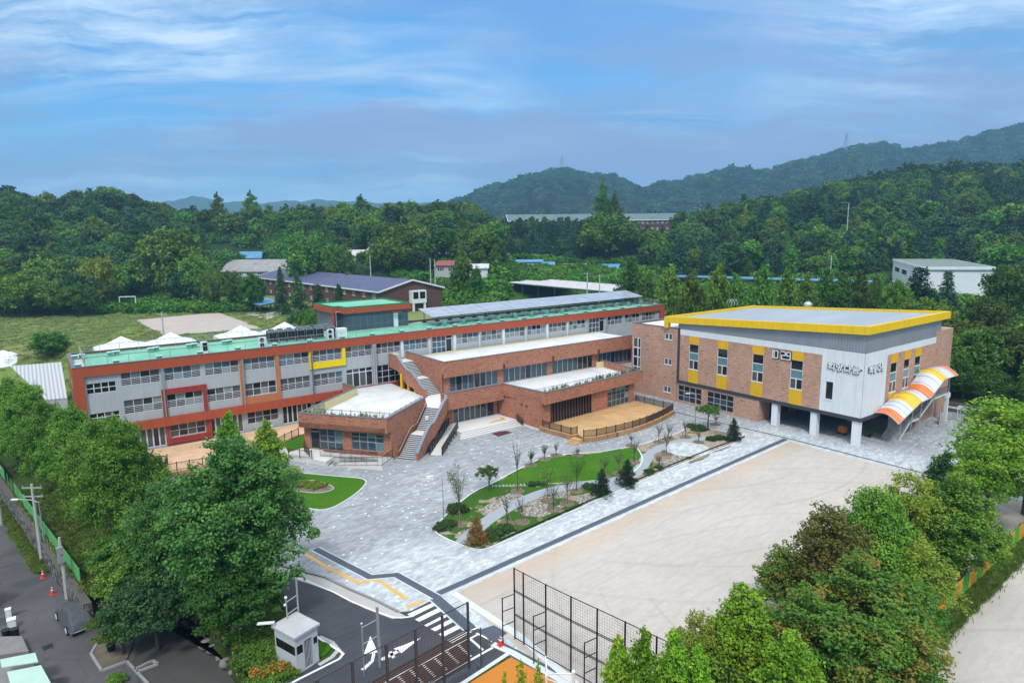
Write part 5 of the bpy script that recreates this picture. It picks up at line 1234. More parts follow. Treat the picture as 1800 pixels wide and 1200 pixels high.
def gym():
    t = thing('gymnasium', 'big brick and white hall on white columns with yellow sloping roof edge', 'gymnasium', (92, 52, 0))
    XF, YS, YL, XR = 81.0, 37.2, 66.0, 103.1
    Ff = Fc((XF, YL), (XF, YS)); Fs = Fc((XF, YS), (XR, YS)); L = Ff.L
    K = lambda a, b: (1150+a/7.5, 530+b/7.5); Q7 = lambda a, b: (1180+a/6, 560+b/6)
    w = MB(); ZB, ZT, ZW = 3.65, 10.95, 11.82
    zt = lambda y: 15.25+(36.9-y)*.0517
    strips = [(Ff.u(*K(455, 760)), Ff.u(*K(583, 760))), (Ff.u(*K(828, 790)), Ff.u(*K(968, 790))), (Ff.u(*K(1287, 850)), Ff.u(*K(1443, 850))), (Ff.u(*Q7(1250, 600)), Ff.u(*Q7(1388, 600)))]
    zw0, zw1 = 5.78, 9.72
    holes = [(a+.04, b-.04, zw0, zw1) for a, b in strips]; UB = Ff.u(1441.5, 690)
    holed(w, Ff, .45, UB, ZB, ZT, holes, .2)
    ss = [(88.15-XF, 90.0-XF), (92.0-XF, 93.72-XF), (95.3-XF, 97.1-XF)]; hs = [(a, b, zw0, zw1) for a, b in ss]
    holed(w, Fs, 6.0, Fs.L, ZB, ZT, hs, .2); fbox(w, Fs, 20.605, Fs.L, ZT+.001, 12.58, -.2, 0)
    # rear brick volume
    w.box(XR+.002, 107.4, YS, 66, 0, 12.6); w.box(97.0, XR, YS+.02, YS+.3, 0, ZB-.01)
    # ground floor room under the left part
    UG = L-14.3+.0; g = Fc((XF+.05, YL), (XF+.05, 51.3)); P5 = lambda a, b: (1180+a/7.5, 680+b/7.5)
    gh = [(max(.3, g.u(*P5(80, 110))), g.u(*P5(392, 150)), .35, 2.85), (g.u(*P5(470, 190)), g.u(*P5(815, 240)), .35, 2.85)]
    holed(w, g, 0, g.L, 0, 3.2, gh, .2); g2 = Fc((XF+.05, 51.3), (97, 51.3)); holed(w, g2, 0, g2.L, 0, 3.2, [(2.7, 8, .02, 2.9)], .2)
    w.build('brick_wall', m_brick2, t)
    for h in gh: window(t, g, h, 4, 3, m_gframe, [(m_gdark, 4), (m_gsky, 1)], 0, dep=.12, fr=.09)
    window(t, g2, (2.7, 8, .02, 2.9), 6, 1, m_gframe, [(m_gdark, 3), (m_ggrey, 1)], 0, dep=.12, fr=.1, name='door')
    wf = m_wframe
    for h in holes+hs:
        o = window(t, Fs if h in hs else Ff, h, [0, 1], [0, .36, .66, 1], wf, [(m_gteal, 1)], 0, dep=.08, fr=.13, sill=True)
        pn = [c for c in bpy.data.objects if c.parent == o][0]; me = pn.data; me.materials.clear(); [me.materials.append(x) for x in (m_ggrey, m_gteal, m_gdark)]; me.polygons.foreach_set('material_index', [0, 1, 2])
        FF = Fs if h in hs else Ff; q = MB(); um = (h[0]+h[1])/2; fbox(q, FF, um-.06, um+.06, h[2]+.07, h[2]+(h[3]-h[2])*.36-.07, -.12, .0); q.build('mullion', wf, o)
        q = MB(); fbox(q, FF, um+.06, h[1]-.08, h[2]+.09, h[2]+(h[3]-h[2])*.36-.08, -.09, -.068); q.build('pane', m_gdark, o)
    def yp(F, a, b): 
        for z0, z1 in ((ZB+.01, zw0-.1), (zw1+.003, ZT-.01)): q = MB(); fbox(q, F, a, b, z0, z1, .001, .05); q.build('yellow_panel', m_yellow2, t)
    for a, b in strips: yp(Ff, a, b)
    for a, b in ss: yp(Fs, a-.02, b+.02)
    # white skin: stripe above the brick, corner block
    q = MB(); fbox(q, Ff, .45, UB, ZT, ZW, -.2, .02); 
    vh = (Ff.u(1400+298/6, 700), Ff.u(1400+378/6, 700)); zv = (Ff.on(1400+335/6, 530+1030/6)[1], Ff.on(1400+335/6, 530+840/6)[1])
    holed(q, Ff, UB, L, ZB, ZW, [(vh[0], vh[1], zv[0], zv[1])], .2, .02); holed(q, Fs, 0, 6.0, ZB, ZW, [], .1, .02); fbox(q, Fs, 6.0, 20.6, ZT, ZW, -.2, .018)
    q.poly([Ff.p(UB, ZB, .02), Ff.p(UB, ZB, -.1), Ff.p(UB, ZT, -.1), Ff.p(UB, ZT, .02)][::-1]); q.build('white_wall', m_white, t)
    window(t, Ff, (vh[0], vh[1], zv[0], zv[1]), 1, 1, m_wframe, [(m_gdark, 1)], .02, dep=.12, fr=.1, sill=True)
    # corrugated upper wall follows the sloping roof
    q = MB(); y0, y1 = YL, YS
    q.hexa([(XF+.05, y1+.05, ZW), (XR, y1+.05, ZW), (XR, y0, ZW), (XF+.05, y0, ZW), (XF+.05, y1+.05, zt(y1)-.95), (XR, y1+.05, zt(y1)-.95), (XR, y0, zt(y0)-.95), (XF+.05, y0, zt(y0)-.95)]); q.build('corrugated_wall', m_corr, t)
    # yellow fascia all round, roof sheet inside
    X0, X1, Y0, Y1 = 80.55, 104.7, 36.75, 68.5
    q = MB()
    def slab(x0, x1, ya, yb, h=1.02, dz=0.):
        q.hexa([(x0, ya, zt(ya)-h), (x1, ya, zt(ya)-h), (x1, yb, zt(yb)-h), (x0, yb, zt(yb)-h), (x0, ya, zt(ya)+dz), (x1, ya, zt(ya)+dz), (x1, yb, zt(yb)+dz), (x0, yb, zt(yb)+dz)])
    slab(X0, X0+.55, Y0+.55, Y1-.55); slab(X1-.55, X1, Y0+.55, Y1-.55); slab(X0, X1, Y0, Y0+.55); slab(X0, X1, Y1-.55, Y1)
    q.box(X0, X0+.55, Y1-.85, Y1+.0, 11.85, zt(Y1)-1.02); q.build('yellow_fascia', m_yellow, t)
    q = MB(); q.poly([(X0+.55, Y0+.55, zt(Y0)-.35), (X1-.55, Y0+.55, zt(Y0)-.35), (X1-.55, Y1-.55, zt(Y1)-.35), (X0+.55, Y1-.55, zt(Y1)-.35)])
    def rs(tt, b, P, out):
        wv = tt.n('ShaderNodeTexWave', bands_direction='Y'); tt.put(wv.inputs['Vector'], P); wv.inputs['Scale'].default_value = .75
        n = tt.noise(tt.mapping(P, scale=(.05, .5, 1)), 1, 4)
        return tt.mix(tt.remap(wv.outputs['Fac'], .0, .25, .3, 0), tt.ramp(n, [(.3, (.30, .345, .385)), (.7, (.38, .425, .46))]), (.24, .28, .32, 1))
    q.build('roof_sheet', pm('roof sheet', rs, .5, .4), t)
    # dark beam and trim
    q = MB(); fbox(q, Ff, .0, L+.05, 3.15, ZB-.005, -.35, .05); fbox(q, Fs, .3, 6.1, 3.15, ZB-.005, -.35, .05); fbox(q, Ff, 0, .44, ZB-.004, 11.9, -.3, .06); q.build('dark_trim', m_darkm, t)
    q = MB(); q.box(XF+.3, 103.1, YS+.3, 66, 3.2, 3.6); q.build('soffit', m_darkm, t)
    for y in (48.95, 43.3, 37.85):
        q = MB(); q.box(81.15, 82.0, y-.42, y+.42, 0, 3.15); q.build('column', m_pillar, t)
    for y in (48.95, 43.3, 37.85):
        q = MB(); q.box(91.2, 92.0, y-.42, y+.42, 0, 3.2); q.build('column', m_pillar, t)
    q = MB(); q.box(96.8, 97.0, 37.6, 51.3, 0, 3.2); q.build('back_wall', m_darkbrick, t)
    word(t, Ff, Ff.u(1400+330/6, 645)+.1, Ff.on(1400+470/6, 530+722/6)[1]-.1, .92, .86, .12, m_whitep)
    sb = MB(); fbox(sb, Ff, Ff.u(1400+330/6, 645)+.2, Ff.u(1400+330/6, 645)+4.35, Ff.on(1400+470/6, 530+722/6)[1]+.3, Ff.on(1400+470/6, 530+722/6)[1]+.44, .03, .095); sb.build('sign_rail', m_darkm, t)
    word(t, Fs, Fs.u(1400+752/6, 650)+.1, Fs.on(1400+830/6, 530+715/6)[1]-.3, .92, .86, .12, m_whitep)
    sb = MB(); fbox(sb, Fs, Fs.u(1400+752/6, 650)+.1, Fs.u(1400+752/6, 650)+4.3, Fs.on(1400+830/6, 530+715/6)[1]+.12, Fs.on(1400+830/6, 530+715/6)[1]+.26, .03, .095); sb.build('sign_rail', m_darkm, t)
    # clock 10 29
    u0, zc = Ff.on(*K(1522, 730)); u1 = Ff.u(*K(1690, 700)); bk = MB(); dw = .66; dh = 1.0; zc = Ff.on(*K(1600, 690))[1]-dh/2; j = 0
    for i, ch in enumerate('1029'):
        x = u0+dw*1.15*i+(dw*.5 if i > 1 else 0); h2 = dh/2
        S = {'a': (x, zc+dh, x+dw*.8, zc+dh), 'b': (x+dw*.8, zc+h2, x+dw*.8, zc+dh), 'c': (x+dw*.8, zc, x+dw*.8, zc+h2), 'd': (x, zc, x+dw*.8, zc), 'e': (x, zc, x, zc+h2), 'f': (x, zc+h2, x, zc+dh), 'g': (x, zc+h2, x+dw*.8, zc+h2)}
        cl = MB()
        for s in SEG[ch]: bar(cl, Ff, *S[s], .12, .10, .16+.002*j); j += 1
        cl.build('clock_digit', m_whitep, t)
        fbox(bk, Ff, x-.12, x+dw*.8+.16, zc-.14, zc+dh+.14, .002, .08) if ch != '1' else None
    bk.build('clock_case', m_black, t)
    q = MB()
    for i in range(3): 
        for k in range(9): a = math.pi*k/8; b = math.pi*(k+1)/8; q.tube((96+i*.8+.0, 67.4+.5*math.cos(a), 14.6+.7*math.sin(a)), (96+i*.8, 67.4+.5*math.cos(b), 14.6+.7*math.sin(b)), .05, n=4)
    q.build('roof_ladder_hoops', m_steel, t)
    q = MB(); q.tube((105.5, 58.5, 13.2), (105.5, 58.5, 14.4), .5, n=14); q.ico((105.5, 58.5, 14.4), .75, .75, .65, sub=2); q.build('roof_ventilator', m_steel, t, smooth=True)
    return t
gym()
def stair_tower():
    t = thing('stair_tower', 'pale brick link block with three small windows left of the hall', 'building', (86, 71, 0))
    Ff = Fc((81, 75.8), (81, 66.0)); C7 = lambda a, b: (980+a/7.5, 500+b/7.5)
    sl = (.32, 2.0, 3.75, 9.4); hs = []
    a, b = Ff.u(*C7(1418, 690)), Ff.u(*C7(1515, 690))
    for z in (9.88, 5.78, 1.2): hs.append((a, b, z, z+1.0))
    w = MB(); holed(w, Ff, 0, Ff.L, 0, 11.8, [sl]+hs, .2); w.quad((81, 75.8, 0), (98, 75.8, 0), (98, 75.8, 11.8), (81, 75.8, 11.8)); w.poly([(98, 75.8, 0), (98, 66, 0), (98, 66, 11.8), (98, 75.8, 11.8)])
    w.poly([(81, 66, 0), (81, 75.8, 0), (81, 75.8, .01)]) ; w.build('wall', m_brick2, t)
    for h in hs: window(t, Ff, h, 2, 1, m_wframe, [(m_ggrey, 1), (m_gdark, 1)], 0, dep=.06, fr=.15, sill=True)
    window(t, Ff, sl, [0, .62, 1], [0, .12, .42, .70, 1], m_wframe, [(m_gdark, 3), (m_ggrey, 1)], 0, dep=.06, fr=.2)
    q = MB(); q.sheet([(81.2, 66.), (97.9, 66.), (97.9, 75.7), (81.2, 75.7)], 11.6); q.build('roof', m_concl, t)
    q = MB(); q.box(80.95, 81.3, 66.0, 75.85, 11.8, 11.9); q.box(81.3, 98, 75.5, 75.85, 11.8, 11.9); q.box(97.7, 98.05, 66, 75.5, 11.8, 11.9); q.build('coping', m_coping, t)
stair_tower()
def side_stair():
    t = thing('covered_stair', 'steel outdoor stair under a striped orange, yellow and white arched canopy', 'staircase', (92, 36, 0))
    kn = [(84.0, 3.75, 3.05), (90.0, 5.4, 4.85), (93.0, 5.5, 4.95), (97.0, 7.65, 6.9), (101.4, 7.6, 6.85)]
    def prof(x):
        for (a, i0, o0), (b, i1, o1) in zip(kn[:-1], kn[1:]):
            if x <= b: s = (x-a)/(b-a); return i0+(i1-i0)*s, o0+(o1-o0)*s
        return kn[-1][1:]
    org = dirty((.80, .20, .05), .12, 1, .4, .5, name='orange sheet'); yel = dirty((.82, .52, .02), .12, 1, .4, .5, name='yellow sheet'); whi = dirty((.60, .65, .68), .16, 1, .35, .5, name='clear sheet')
    bands = [(84, 85.5, org), (85.5, 88.0, whi), (88.0, 90.7, yel), (90.7, 92.2, whi), (92.2, 94.0, org), (94.0, 96.3, whi), (96.3, 98.0, yel), (98.0, 100.3, whi), (100.3, 101.4, org)]
    def pt(x, s, dz=0):
        zi, zo = prof(x); y = 36.98+(34.0-36.98)*s; return Vector((x, y, zi+(zo-zi)*s+.62*math.sin(math.pi*min(1, s*.96+.04))*(1)+dz))
    for x0, x1, mt in bands:
        q = MB(); xs = sorted({x0, x1, *[k[0] for k in kn if x0 < k[0] < x1]})
        for a, b in zip(xs[:-1], xs[1:]):
            for i in range(8):
                s0, s1 = i/8, (i+1)/8; q.hexa([pt(a, s0, -.03), pt(b, s0, -.03), pt(b, s1, -.03), pt(a, s1, -.03), pt(a, s0), pt(b, s0), pt(b, s1), pt(a, s1)])
        q.build('canopy_panel', mt, t)
    q = MB()
    for x in [84, 85.0, 86.3, 87.3, 88.6, 90, 91.5, 93, 94.3, 95.6, 97, 98.4, 99.8, 101.4]:
        q.path([pt(x, i/8, .03) for i in range(9)], .035, 5)
    for a, b in zip(kn[:-1], kn[1:]):
        for s in (0, 1): q.tube(pt(a[0], s), pt(b[0], s), .045, n=5)
    q.build('canopy_rib', m_steel, t)
    st = MB()
    def fl(x0, x1, z0, z1, n):
        for i in range(n): z = z0+(z1-z0)*(i+1)/n; a = x0+(x1-x0)*i/n; b = x0+(x1-x0)*(i+1)/n; st.box(a, b+.03, 35.2, 37.1, z-.05, z); st.box(a, a+.02, 35.2, 37.1, z-.2, z-.05)
    fl(87.0, 90.2, 0, 2.05, 12); st.box(90.2, 92.7, 35.2, 37.1, 1.95, 2.05); fl(92.7, 96.7, 2.05, 4.1, 12); st.box(96.7, 102.3, 35.2, 37.15, 4.0, 4.1); st.build('tread', m_conc, t)
    q = MB()
    path = [(87, 0), (90.2, 2.05), (92.7, 2.05), (96.7, 4.1), (102.3, 4.1)]
    for y in (35.12, 37.12):
        for (a, za), (b, zb) in zip(path[:-1], path[1:]): q.beam((a, y, za-.05), (b, y, zb-.05), .06, .28)
    q.build('stringer', m_whitep, t)
    q = MB()
    for (a, za), (b, zb) in zip(path[:-1], path[1:]):
        q.beam((a, 35.08, za+1.05), (b, 35.08, zb+1.05), .05, .05); n = int((b-a)/.13)
        for i in range(n): s = i/n; q.tube((a+(b-a)*s, 35.08, za+(zb-za)*s), (a+(b-a)*s, 35.08, za+(zb-za)*s+1.05), .012, n=3)
    q.build('railing', m_darkm, t)
    for x in (87.0, 90.2, 92.7, 96.7, 101.3):
        z1 = pt(x, 1).z; z0 = dict(path).get(x, 4.1 if x > 97 else 0); q = MB(); q.tube((x, 35.05, 0), (x, 34.9, z1), .05, n=6); q.tube((x, 34.9, z1-.05), (x, 34.0, z1-.02), .04, n=5); q.build('post', m_steel, t)
    q = MB(); q.box(101.2, 101.6, 34.9, 35.3, 0, 4.0); q.box(101.0, 102.3, 35.0, 37.1, 3.4, 3.99); q.build('support_pier', m_concl, t)
side_stair()
# ------------------------------------------------------------ buildings farther off
def at_(px, d, dz=0.): x, y = xy(px, d); return Vector((x, y, float(hz(x, y))+dz))
def gable(name, label, cat, a, b, depth, base, eave, ridge, wm, rm, wins=0, rows=1, trim=None, over=.5, group=None):
    t = thing(name, label, cat, (a[0], a[1], base), group); F = Fc(a, b); L = F.L
    if name != 'dormitory': base = min(base, float(min(hz(a[0], a[1]), hz(b[0], b[1]))))
    w = MB(); hs = []
    zr = [(eave-1.9-3.1*r, eave-.7-3.1*r) for r in range(rows)]
    if wins:
        st = L/wins
        for r in range(rows):
            for i in range(wins): u = st*(i+.5); hs.append((u-min(1.1, st*.32), u+min(1.1, st*.32), zr[r][0], zr[r][1]))
    holed(w, F, 0, L, base-1.5, eave, hs, .15)
    P = lambda u, z, d: F.p(u, z, -d)
    w.poly([P(0, base-1.5, depth), P(0, base-1.5, 0), P(0, eave, 0), P(0, ridge, depth/2), P(0, eave, depth)]); w.poly([P(L, base-1.5, 0), P(L, base-1.5, depth), P(L, eave, depth), P(L, ridge, depth/2), P(L, eave, 0)])
    w.quad(P(L, base-1.5, depth), P(0, base-1.5, depth), P(0, eave, depth), P(L, eave, depth)); w.build('wall', wm, t)
    for h in hs: window(t, F, h, 3, 1, m_wframe, [(m_gdark, 2), (m_ggrey, 2), (m_ggreen, 1)], 0, dep=.1, fr=.16)
    r = MB(); o = over; sl = (ridge-eave)/(depth/2)
    for s in (0, 1):
        e = -o if s == 0 else depth+o; q = [P(-o, eave-sl*o, e), P(L+o, eave-sl*o, e), P(L+o, ridge, depth/2), P(-o, ridge, depth/2)]
        q2 = [(x[0], x[1], x[2]+.22) for x in q]; r.hexa(q+q2)
    r.build('roof', rm, t)
    if trim:
        r = MB()
        for u in (-o-.06, L+o+.06):
            for e in (-o, depth+o): r.beam(Vector(P(u, eave-sl*o+.1, e)), Vector(P(u, ridge+.1, depth/2)), .14, .4)
        r.beam(Vector(P(-o, eave-sl*o+.05, -o-.08)), Vector(P(L+o, eave-sl*o+.05, -o-.08)), .14, .35); r.build('fascia', trim, t)
    return t, F
def slates(c):
    def f(t, b, P, out):
        n = t.noise(P, .5, 6, .65); n2 = t.noise(P, 3, 3); return t.mix(t.remap(n2, .5, .8, 0, .4), t.ramp(n, [(.3, tuple(x*.75 for x in c)), (.7, tuple(x*1.2 for x in c))]), (*[x*1.5+.02 for x in c], 1))
    return pm('slate roof', f, .6, .3)
r_blue = slates((.075, .085, .165)); r_grey = slates((.27, .27, .27)); r_green = slates((.10, .155, .17)); r_red = slates((.24, .075, .065)); r_sky = slates((.09, .26, .45)); r_dark = slates((.09, .08, .08)); r_pale = slates((.50, .50, .50))
a = G(450, 487, 12.8); b = G(667, 513, 12.8); c = G(765, 504, 12.8); Fd_ = Fc(a, b); dep = abs((c-b).dot(Fd_.N))
t, F = gable('dormitory', 'two storey dark brick block with long blue slate roof behind the school', 'building', a, b, dep, 7, 12.8, 15.3, m_darkbrick, r_blue, 16, 2, m_whitep)
q = MB(); Fg = Fc(b, (F.p(F.L, 0, -dep)[0], F.p(F.L, 0, -dep)[1])); fbox(q, Fg, dep*.45, dep*.68, 9.2, 12.6, 0, 1.6); o = q.build('enclosed_balcony', m_whitep, t)
q = MB(); fbox(q, Fg, dep*.47, dep*.55, 10.4, 12.2, 1.6, 1.64); fbox(q, Fg, dep*.575, dep*.66, 10.4, 12.2, 1.6, 1.64); q.build('window', m_gdark, o)
q = MB(); fbox(q, Fg, dep*.46, dep*.49, 7, 9.2, 1.2, 1.5); fbox(q, Fg, dep*.64, dep*.67, 7, 9.2, 1.2, 1.5); q.build('post', m_whitep, o)
q = MB(); p = F.p(F.L*.60, 15, -dep/2); q.box(p[0]-.8, p[0]+.8, p[1]-.6, p[1]+.6, 14.8, 16); q.build('chimney', m_darkbrick, t)
def by(px0, d0, px1, d1): a = at_(px0, d0); b = at_(px1, d1); return a, b
def zpy(py, px, d): return 26.6+(415.2-.0128*(px-900)-py)*d/1150
a, b = by(387, 262, 505, 258); gable('long_shed', 'long low building with plain grey roof at the foot of the wooded slope', 'building', a, b, 14, 9, zpy(477, 440, 258), zpy(458, 440, 258), m_concl, r_grey, 6, 1)
a, b = by(372, 284, 412, 286); gable('blue_roofed_house', 'low house with bright blue roof, left one of the two on the slope', 'house', a, b, 12, 12, zpy(454, 390, 285), zpy(441, 390, 285), m_concl, r_sky, 3, 1)
a, b = by(420, 278, 458, 280); gable('blue_roofed_house', 'low house with bright blue roof, right one of the two on the slope', 'house', a, b, 9, 12, zpy(453, 440, 279), zpy(443, 440, 279), m_concl, r_sky, 3, 1)
a, b = by(296, 208, 322, 209); gable('garden_house', 'small pale gabled house peeping through the big round tree', 'house', a, b, 7, 8.5, zpy(472, 300, 208), zpy(461, 300, 208), m_concl, r_pale, 1, 1)
a, b = by(340, 300, 356, 300); gable('hill_hut', 'tiny brown roofed hut half hidden high on the wooded slope', 'hut', a, b, 6, 19, zpy(415, 348, 300), zpy(409, 348, 300), m_concl, r_dark)
a, b = by(611, 246, 638, 246); gable('pale_shed', 'small pale green roofed shed left of the brown gabled house', 'shed', a, b, 7, 12, zpy(449, 625, 246), zpy(440, 625, 246), m_concl, r_pale, 2, 1)
a, b = by(641, 246, 668, 244); gable('gabled_house', 'small dark gabled house between the trees right of the pale shed', 'house', a, b, 8, 12, zpy(447, 655, 245), zpy(436, 655, 245), m_darkbrick, r_grey)
a, b = by(770, 240, 790, 240); gable('gabled_house', 'small brown roofed house below the yellow green trees', 'house', a, b, 6, 14, zpy(448, 780, 240), zpy(440, 780, 240), m_darkbrick, r_pale)
a, b = by(766, 214, 822, 212); gable('red_roofed_house', 'low building with red roof above the creeper thicket', 'house', a, b, 8, 9, zpy(466, 790, 214), zpy(459, 790, 214), m_conc, r_red, 3, 1)
a, b = by(826, 212, 858, 212); gable('pale_shed', 'low pale grey roofed shed right of the red roof', 'shed', a, b, 6, 9, zpy(471, 840, 212), zpy(465, 840, 212), m_concl, r_pale)
a, b = by(872, 322, 884, 322); gable('red_roofed_house', 'tiny red roofed house high among dark trees left of the far hall', 'house', a, b, 5, 27, zpy(401, 876, 320), zpy(393, 876, 320), m_darkbrick, r_red)
a, b = by(905, 250, 955, 250); gable('site_cabin', 'white cabin with thin blue roof edge in the creeper thicket', 'cabin', a, b, 4, 9, zpy(460, 930, 250), zpy(457, 930, 250), m_whitep, r_sky, 6, 1)
a, b = by(958, 246, 976, 246); gable('tarp_shelter', 'little blue sheeted shelter right of the white cabin', 'shelter', a, b, 3, 9, zpy(465, 966, 246), zpy(461, 966, 246), r_sky, r_sky)
a, b = by(993, 250, 1033, 250); gable('pale_shed', 'low flat grey shed in the creeper between the cabin and the blue roof', 'shed', a, b, 5, 9, zpy(469, 1012, 250), zpy(464, 1012, 250), m_concl, r_grey)
a, b = by(1062, 246, 1088, 244); gable('blue_roofed_shed', 'small shed with vivid blue roof under the big round tree', 'shed', a, b, 5, 9, zpy(472, 1075, 245), zpy(465, 1075, 245), m_concl, r_sky)
a, b = by(897, 327, 1196, 337); t, F = gable('far_hall', 'very long brick building with grey green roof on the terrace beyond the pines', 'building', a, b, 14, 26, zpy(387, 1100, 333), zpy(376, 1100, 333), m_darkbrick, r_green, 34, 2, m_whitep)
def flat_building(name, label, cat, P, z0, z1, wm, rm, over=.5):
    t = thing(name, label, cat, (P[0][0], P[0][1], z0)); q = MB(); q.prism(P, z0, z1); q.build('wall', wm, t)
    c = Vector((sum(p[0] for p in P)/len(P), sum(p[1] for p in P)/len(P))); E = [tuple(Vector(p)+(Vector(p)-c).normalized()*over) for p in P]
    q = MB(); q.prism(E, z1+.002, z1+.7); q.build('roof_edge', m_whitep, t)
    q = MB(); q.sheet([tuple(Vector(p)*.97+c*.03) for p in E], z1+.72); q.build('roof', rm, t); return t
P = [G2(1570, 459, 17), G2(1620, 474, 17), G2(1748, 474, 17), G2(1672, 459, 17)]
t = flat_building('white_hall', 'plain white flat roofed hall standing in the trees at the right', 'building', P, 6, 17, m_whitep, dirty((.17, .22, .20), .25, .4, name='dull green roof'))
Fw = Fc(P[0], P[1])
for i in (0, 1): window(t, Fw, (Fw.L*(.12+.27*i), Fw.L*(.30+.27*i), 14.2, 15.6), 1, 1, m_wframe, [(m_gdark, 1)], .06, dep=0., fr=.1)
q = MB(); Ff_ = Fc(P[1], P[2]); fbox(q, Ff_, 0, Ff_.L, 9.0, 9.5, .002, .5); q.build('ledge', m_conc, t); q = MB(); fbox(q, Fw, 0, Fw.L, 10.4, 10.9, .002, .6); q.build('ledge', m_conc, t)
# open sided canopies
def canopy(name, label, P, z, rm, posts, base=7., th=.18, cat='canopy'):
    t = thing(name, label, cat, (P[0][0], P[0][1], base)); q = MB(); q.prism(P, z-th, z); q.build('roof', rm, t); q = MB()
    for i in range(len(P)):
        a = Vector(P[i]); b = Vector(P[(i+1) % len(P)]); n = max(1, int((b-a).length/posts))
        q.beam((*a, z-th-.15), (*b, z-th-.15), .14, .25)
        for k in range(n): p = a.lerp(b, k/n); q.tube((p.x, p.y, float(hz(p.x, p.y))-.2), (p.x, p.y, z-th), .12, n=5)
    q.build('frame', m_darkm, t); return t
canopy('long_canopy', 'long flat open canopy with pale stained roof on thin dark posts', [G2(893, 496, 12), G2(1075, 512, 12), G2(1097, 501, 12), G2(945, 489, 12)], 12, r_pale, 7)
canopy('walkway_roof', 'long thin blue edged walkway roof in front of the wooded slope', [G2(1185, 486, 12.5), G2(1545, 496, 12.5), G2(1545, 493, 12.5), G2(1190, 483, 12.5)], 12.5, r_sky, 9)
canopy('open_shelter', 'small open shelter with pale blue lean-to roof at the edge of the weedy court', [G2(433, 529, 9.6), G2(457, 536, 9.6), G2(492, 529, 9.6), G2(468, 523, 9.6)], 9.6, r_sky, 4)
q = MB(); zz = 3.4; P = [G2(80, 702, zz), G2(118, 699, zz), G2(108, 636, 6.6), G2(18, 643, 6.6)]
t = thing('warehouse', 'long shed with white corrugated roof left of the terracotta end wall', 'warehouse', (*P[0], 0)); q.hexa([(*P[0], 3.2), (*P[1], 3.2), (*P[2], 6.4), (*P[3], 6.4), (*P[0], 3.4), (*P[1], 3.4), (*P[2], 6.6), (*P[3], 6.6)])
def wroof(tt, b, Pp, out):
    w = tt.n('ShaderNodeTexWave', bands_direction='X'); tt.put(w.inputs['Vector'], Pp); w.inputs['Scale'].default_value = .62
    w2 = tt.n('ShaderNodeTexWave', bands_direction='Y'); tt.put(w2.inputs['Vector'], Pp); w2.inputs['Scale'].default_value = .3
    c = tt.ramp(w.outputs['Fac'], [(.0, (.26, .27, .30)), (.3, (.40, .42, .44)), (.9, (.48, .50, .51))]); return tt.mix(tt.remap(w2.outputs['Fac'], .93, 1, 0, .4), c, (.33, .34, .36, 1))
q.build('roof', pm('white corrugated roof', wroof, .5), t); q = MB(); q.prism([P[0], P[1], (P[1][0]+.2, P[1][1]+18), (P[0][0], P[0][1]+18)], -.5, 3.15); q.build('wall', m_conc, t)
def tent(px0, px1, py_e, py_p, pxp, y0, lab, group=None):
    a = PY(px0, py_e, y0); b = PY(px1, py_e-2, y0); w = (b.x-a.x); pk = PY(pxp, py_p, y0+w*.45)
    t = thing('marquee', lab, 'tent', (a.x, y0, 4), group); q = MB(); z = a.z-.1; g = float(hz(a.x, y0)); c = (a.x+w/2, y0+w*.45)
    R4 = [(a.x, y0, z), (b.x, y0, z), (b.x, y0+w*.9, z), (a.x, y0+w*.9, z)]; top = (c[0], c[1], pk.z+.15)
    mid = [tuple(Vector(r).lerp(Vector(top), .5)-Vector((0, 0, .25))) for r in R4]
    for i in range(4): j = (i+1) % 4; q.quad(R4[i], R4[j], mid[j], mid[i]); q.poly([mid[i], mid[j], top])
    q.build('roof', dirty((.66, .70, .71), .12, .5, .7, name='tent fabric'), t); q = MB()
    for r in R4: q.tube((r[0], r[1], g-.3), r, .08)
    for i in range(4): j = (i+1) % 4; q.quad((R4[i][0], R4[i][1], z-.6), (R4[j][0], R4[j][1], z-.6), R4[j], R4[i])
    q.build('frame', m_whitep, t)
g_ = 'white marquee roofs behind the green roof'
tent(170, 266, 618, 592, 214, 111, 'white marquee roof behind the green roof, leftmost of the row', g_); tent(262, 352, 610, 585, 300, 111, 'white marquee roof behind the green roof, second from the left', g_)
tent(392, 474, 597, 573, 425, 111, 'white marquee roof just left of the dark condensers', g_); tent(476, 545, 588, 567, 500, 111, 'white marquee roof peeping over the dark condensers', g_)
t = thing('round_marquee', 'big white domed marquee at the left edge beside the warehouse', 'tent', (*G2(20, 650, 2), 2)); q = MB(); c = G(8, 642, 4); N_ = 12
ring = [(c.x+4.6*math.cos(2*math.pi*i/N_), c.y+4.6*math.sin(2*math.pi*i/N_)) for i in range(N_)]; r2_ = [(c.x+2.6*math.cos(2*math.pi*i/N_), c.y+2.6*math.sin(2*math.pi*i/N_)) for i in range(N_)]
for i in range(N_): j = (i+1) % N_; q.quad((*ring[i], 4.4), (*ring[j], 4.4), (*r2_[j], 6.0), (*r2_[i], 6.0)); q.poly([(*r2_[i], 6.0), (*r2_[j], 6.0), (c.x, c.y, 6.9)]); q.quad((*ring[i], 1), (*ring[j], 1), (*ring[j], 4.4), (*ring[i], 4.4))
q.build('cover', dirty((.66, .70, .71), .12, .5, .7, name='tent fabric'), t)
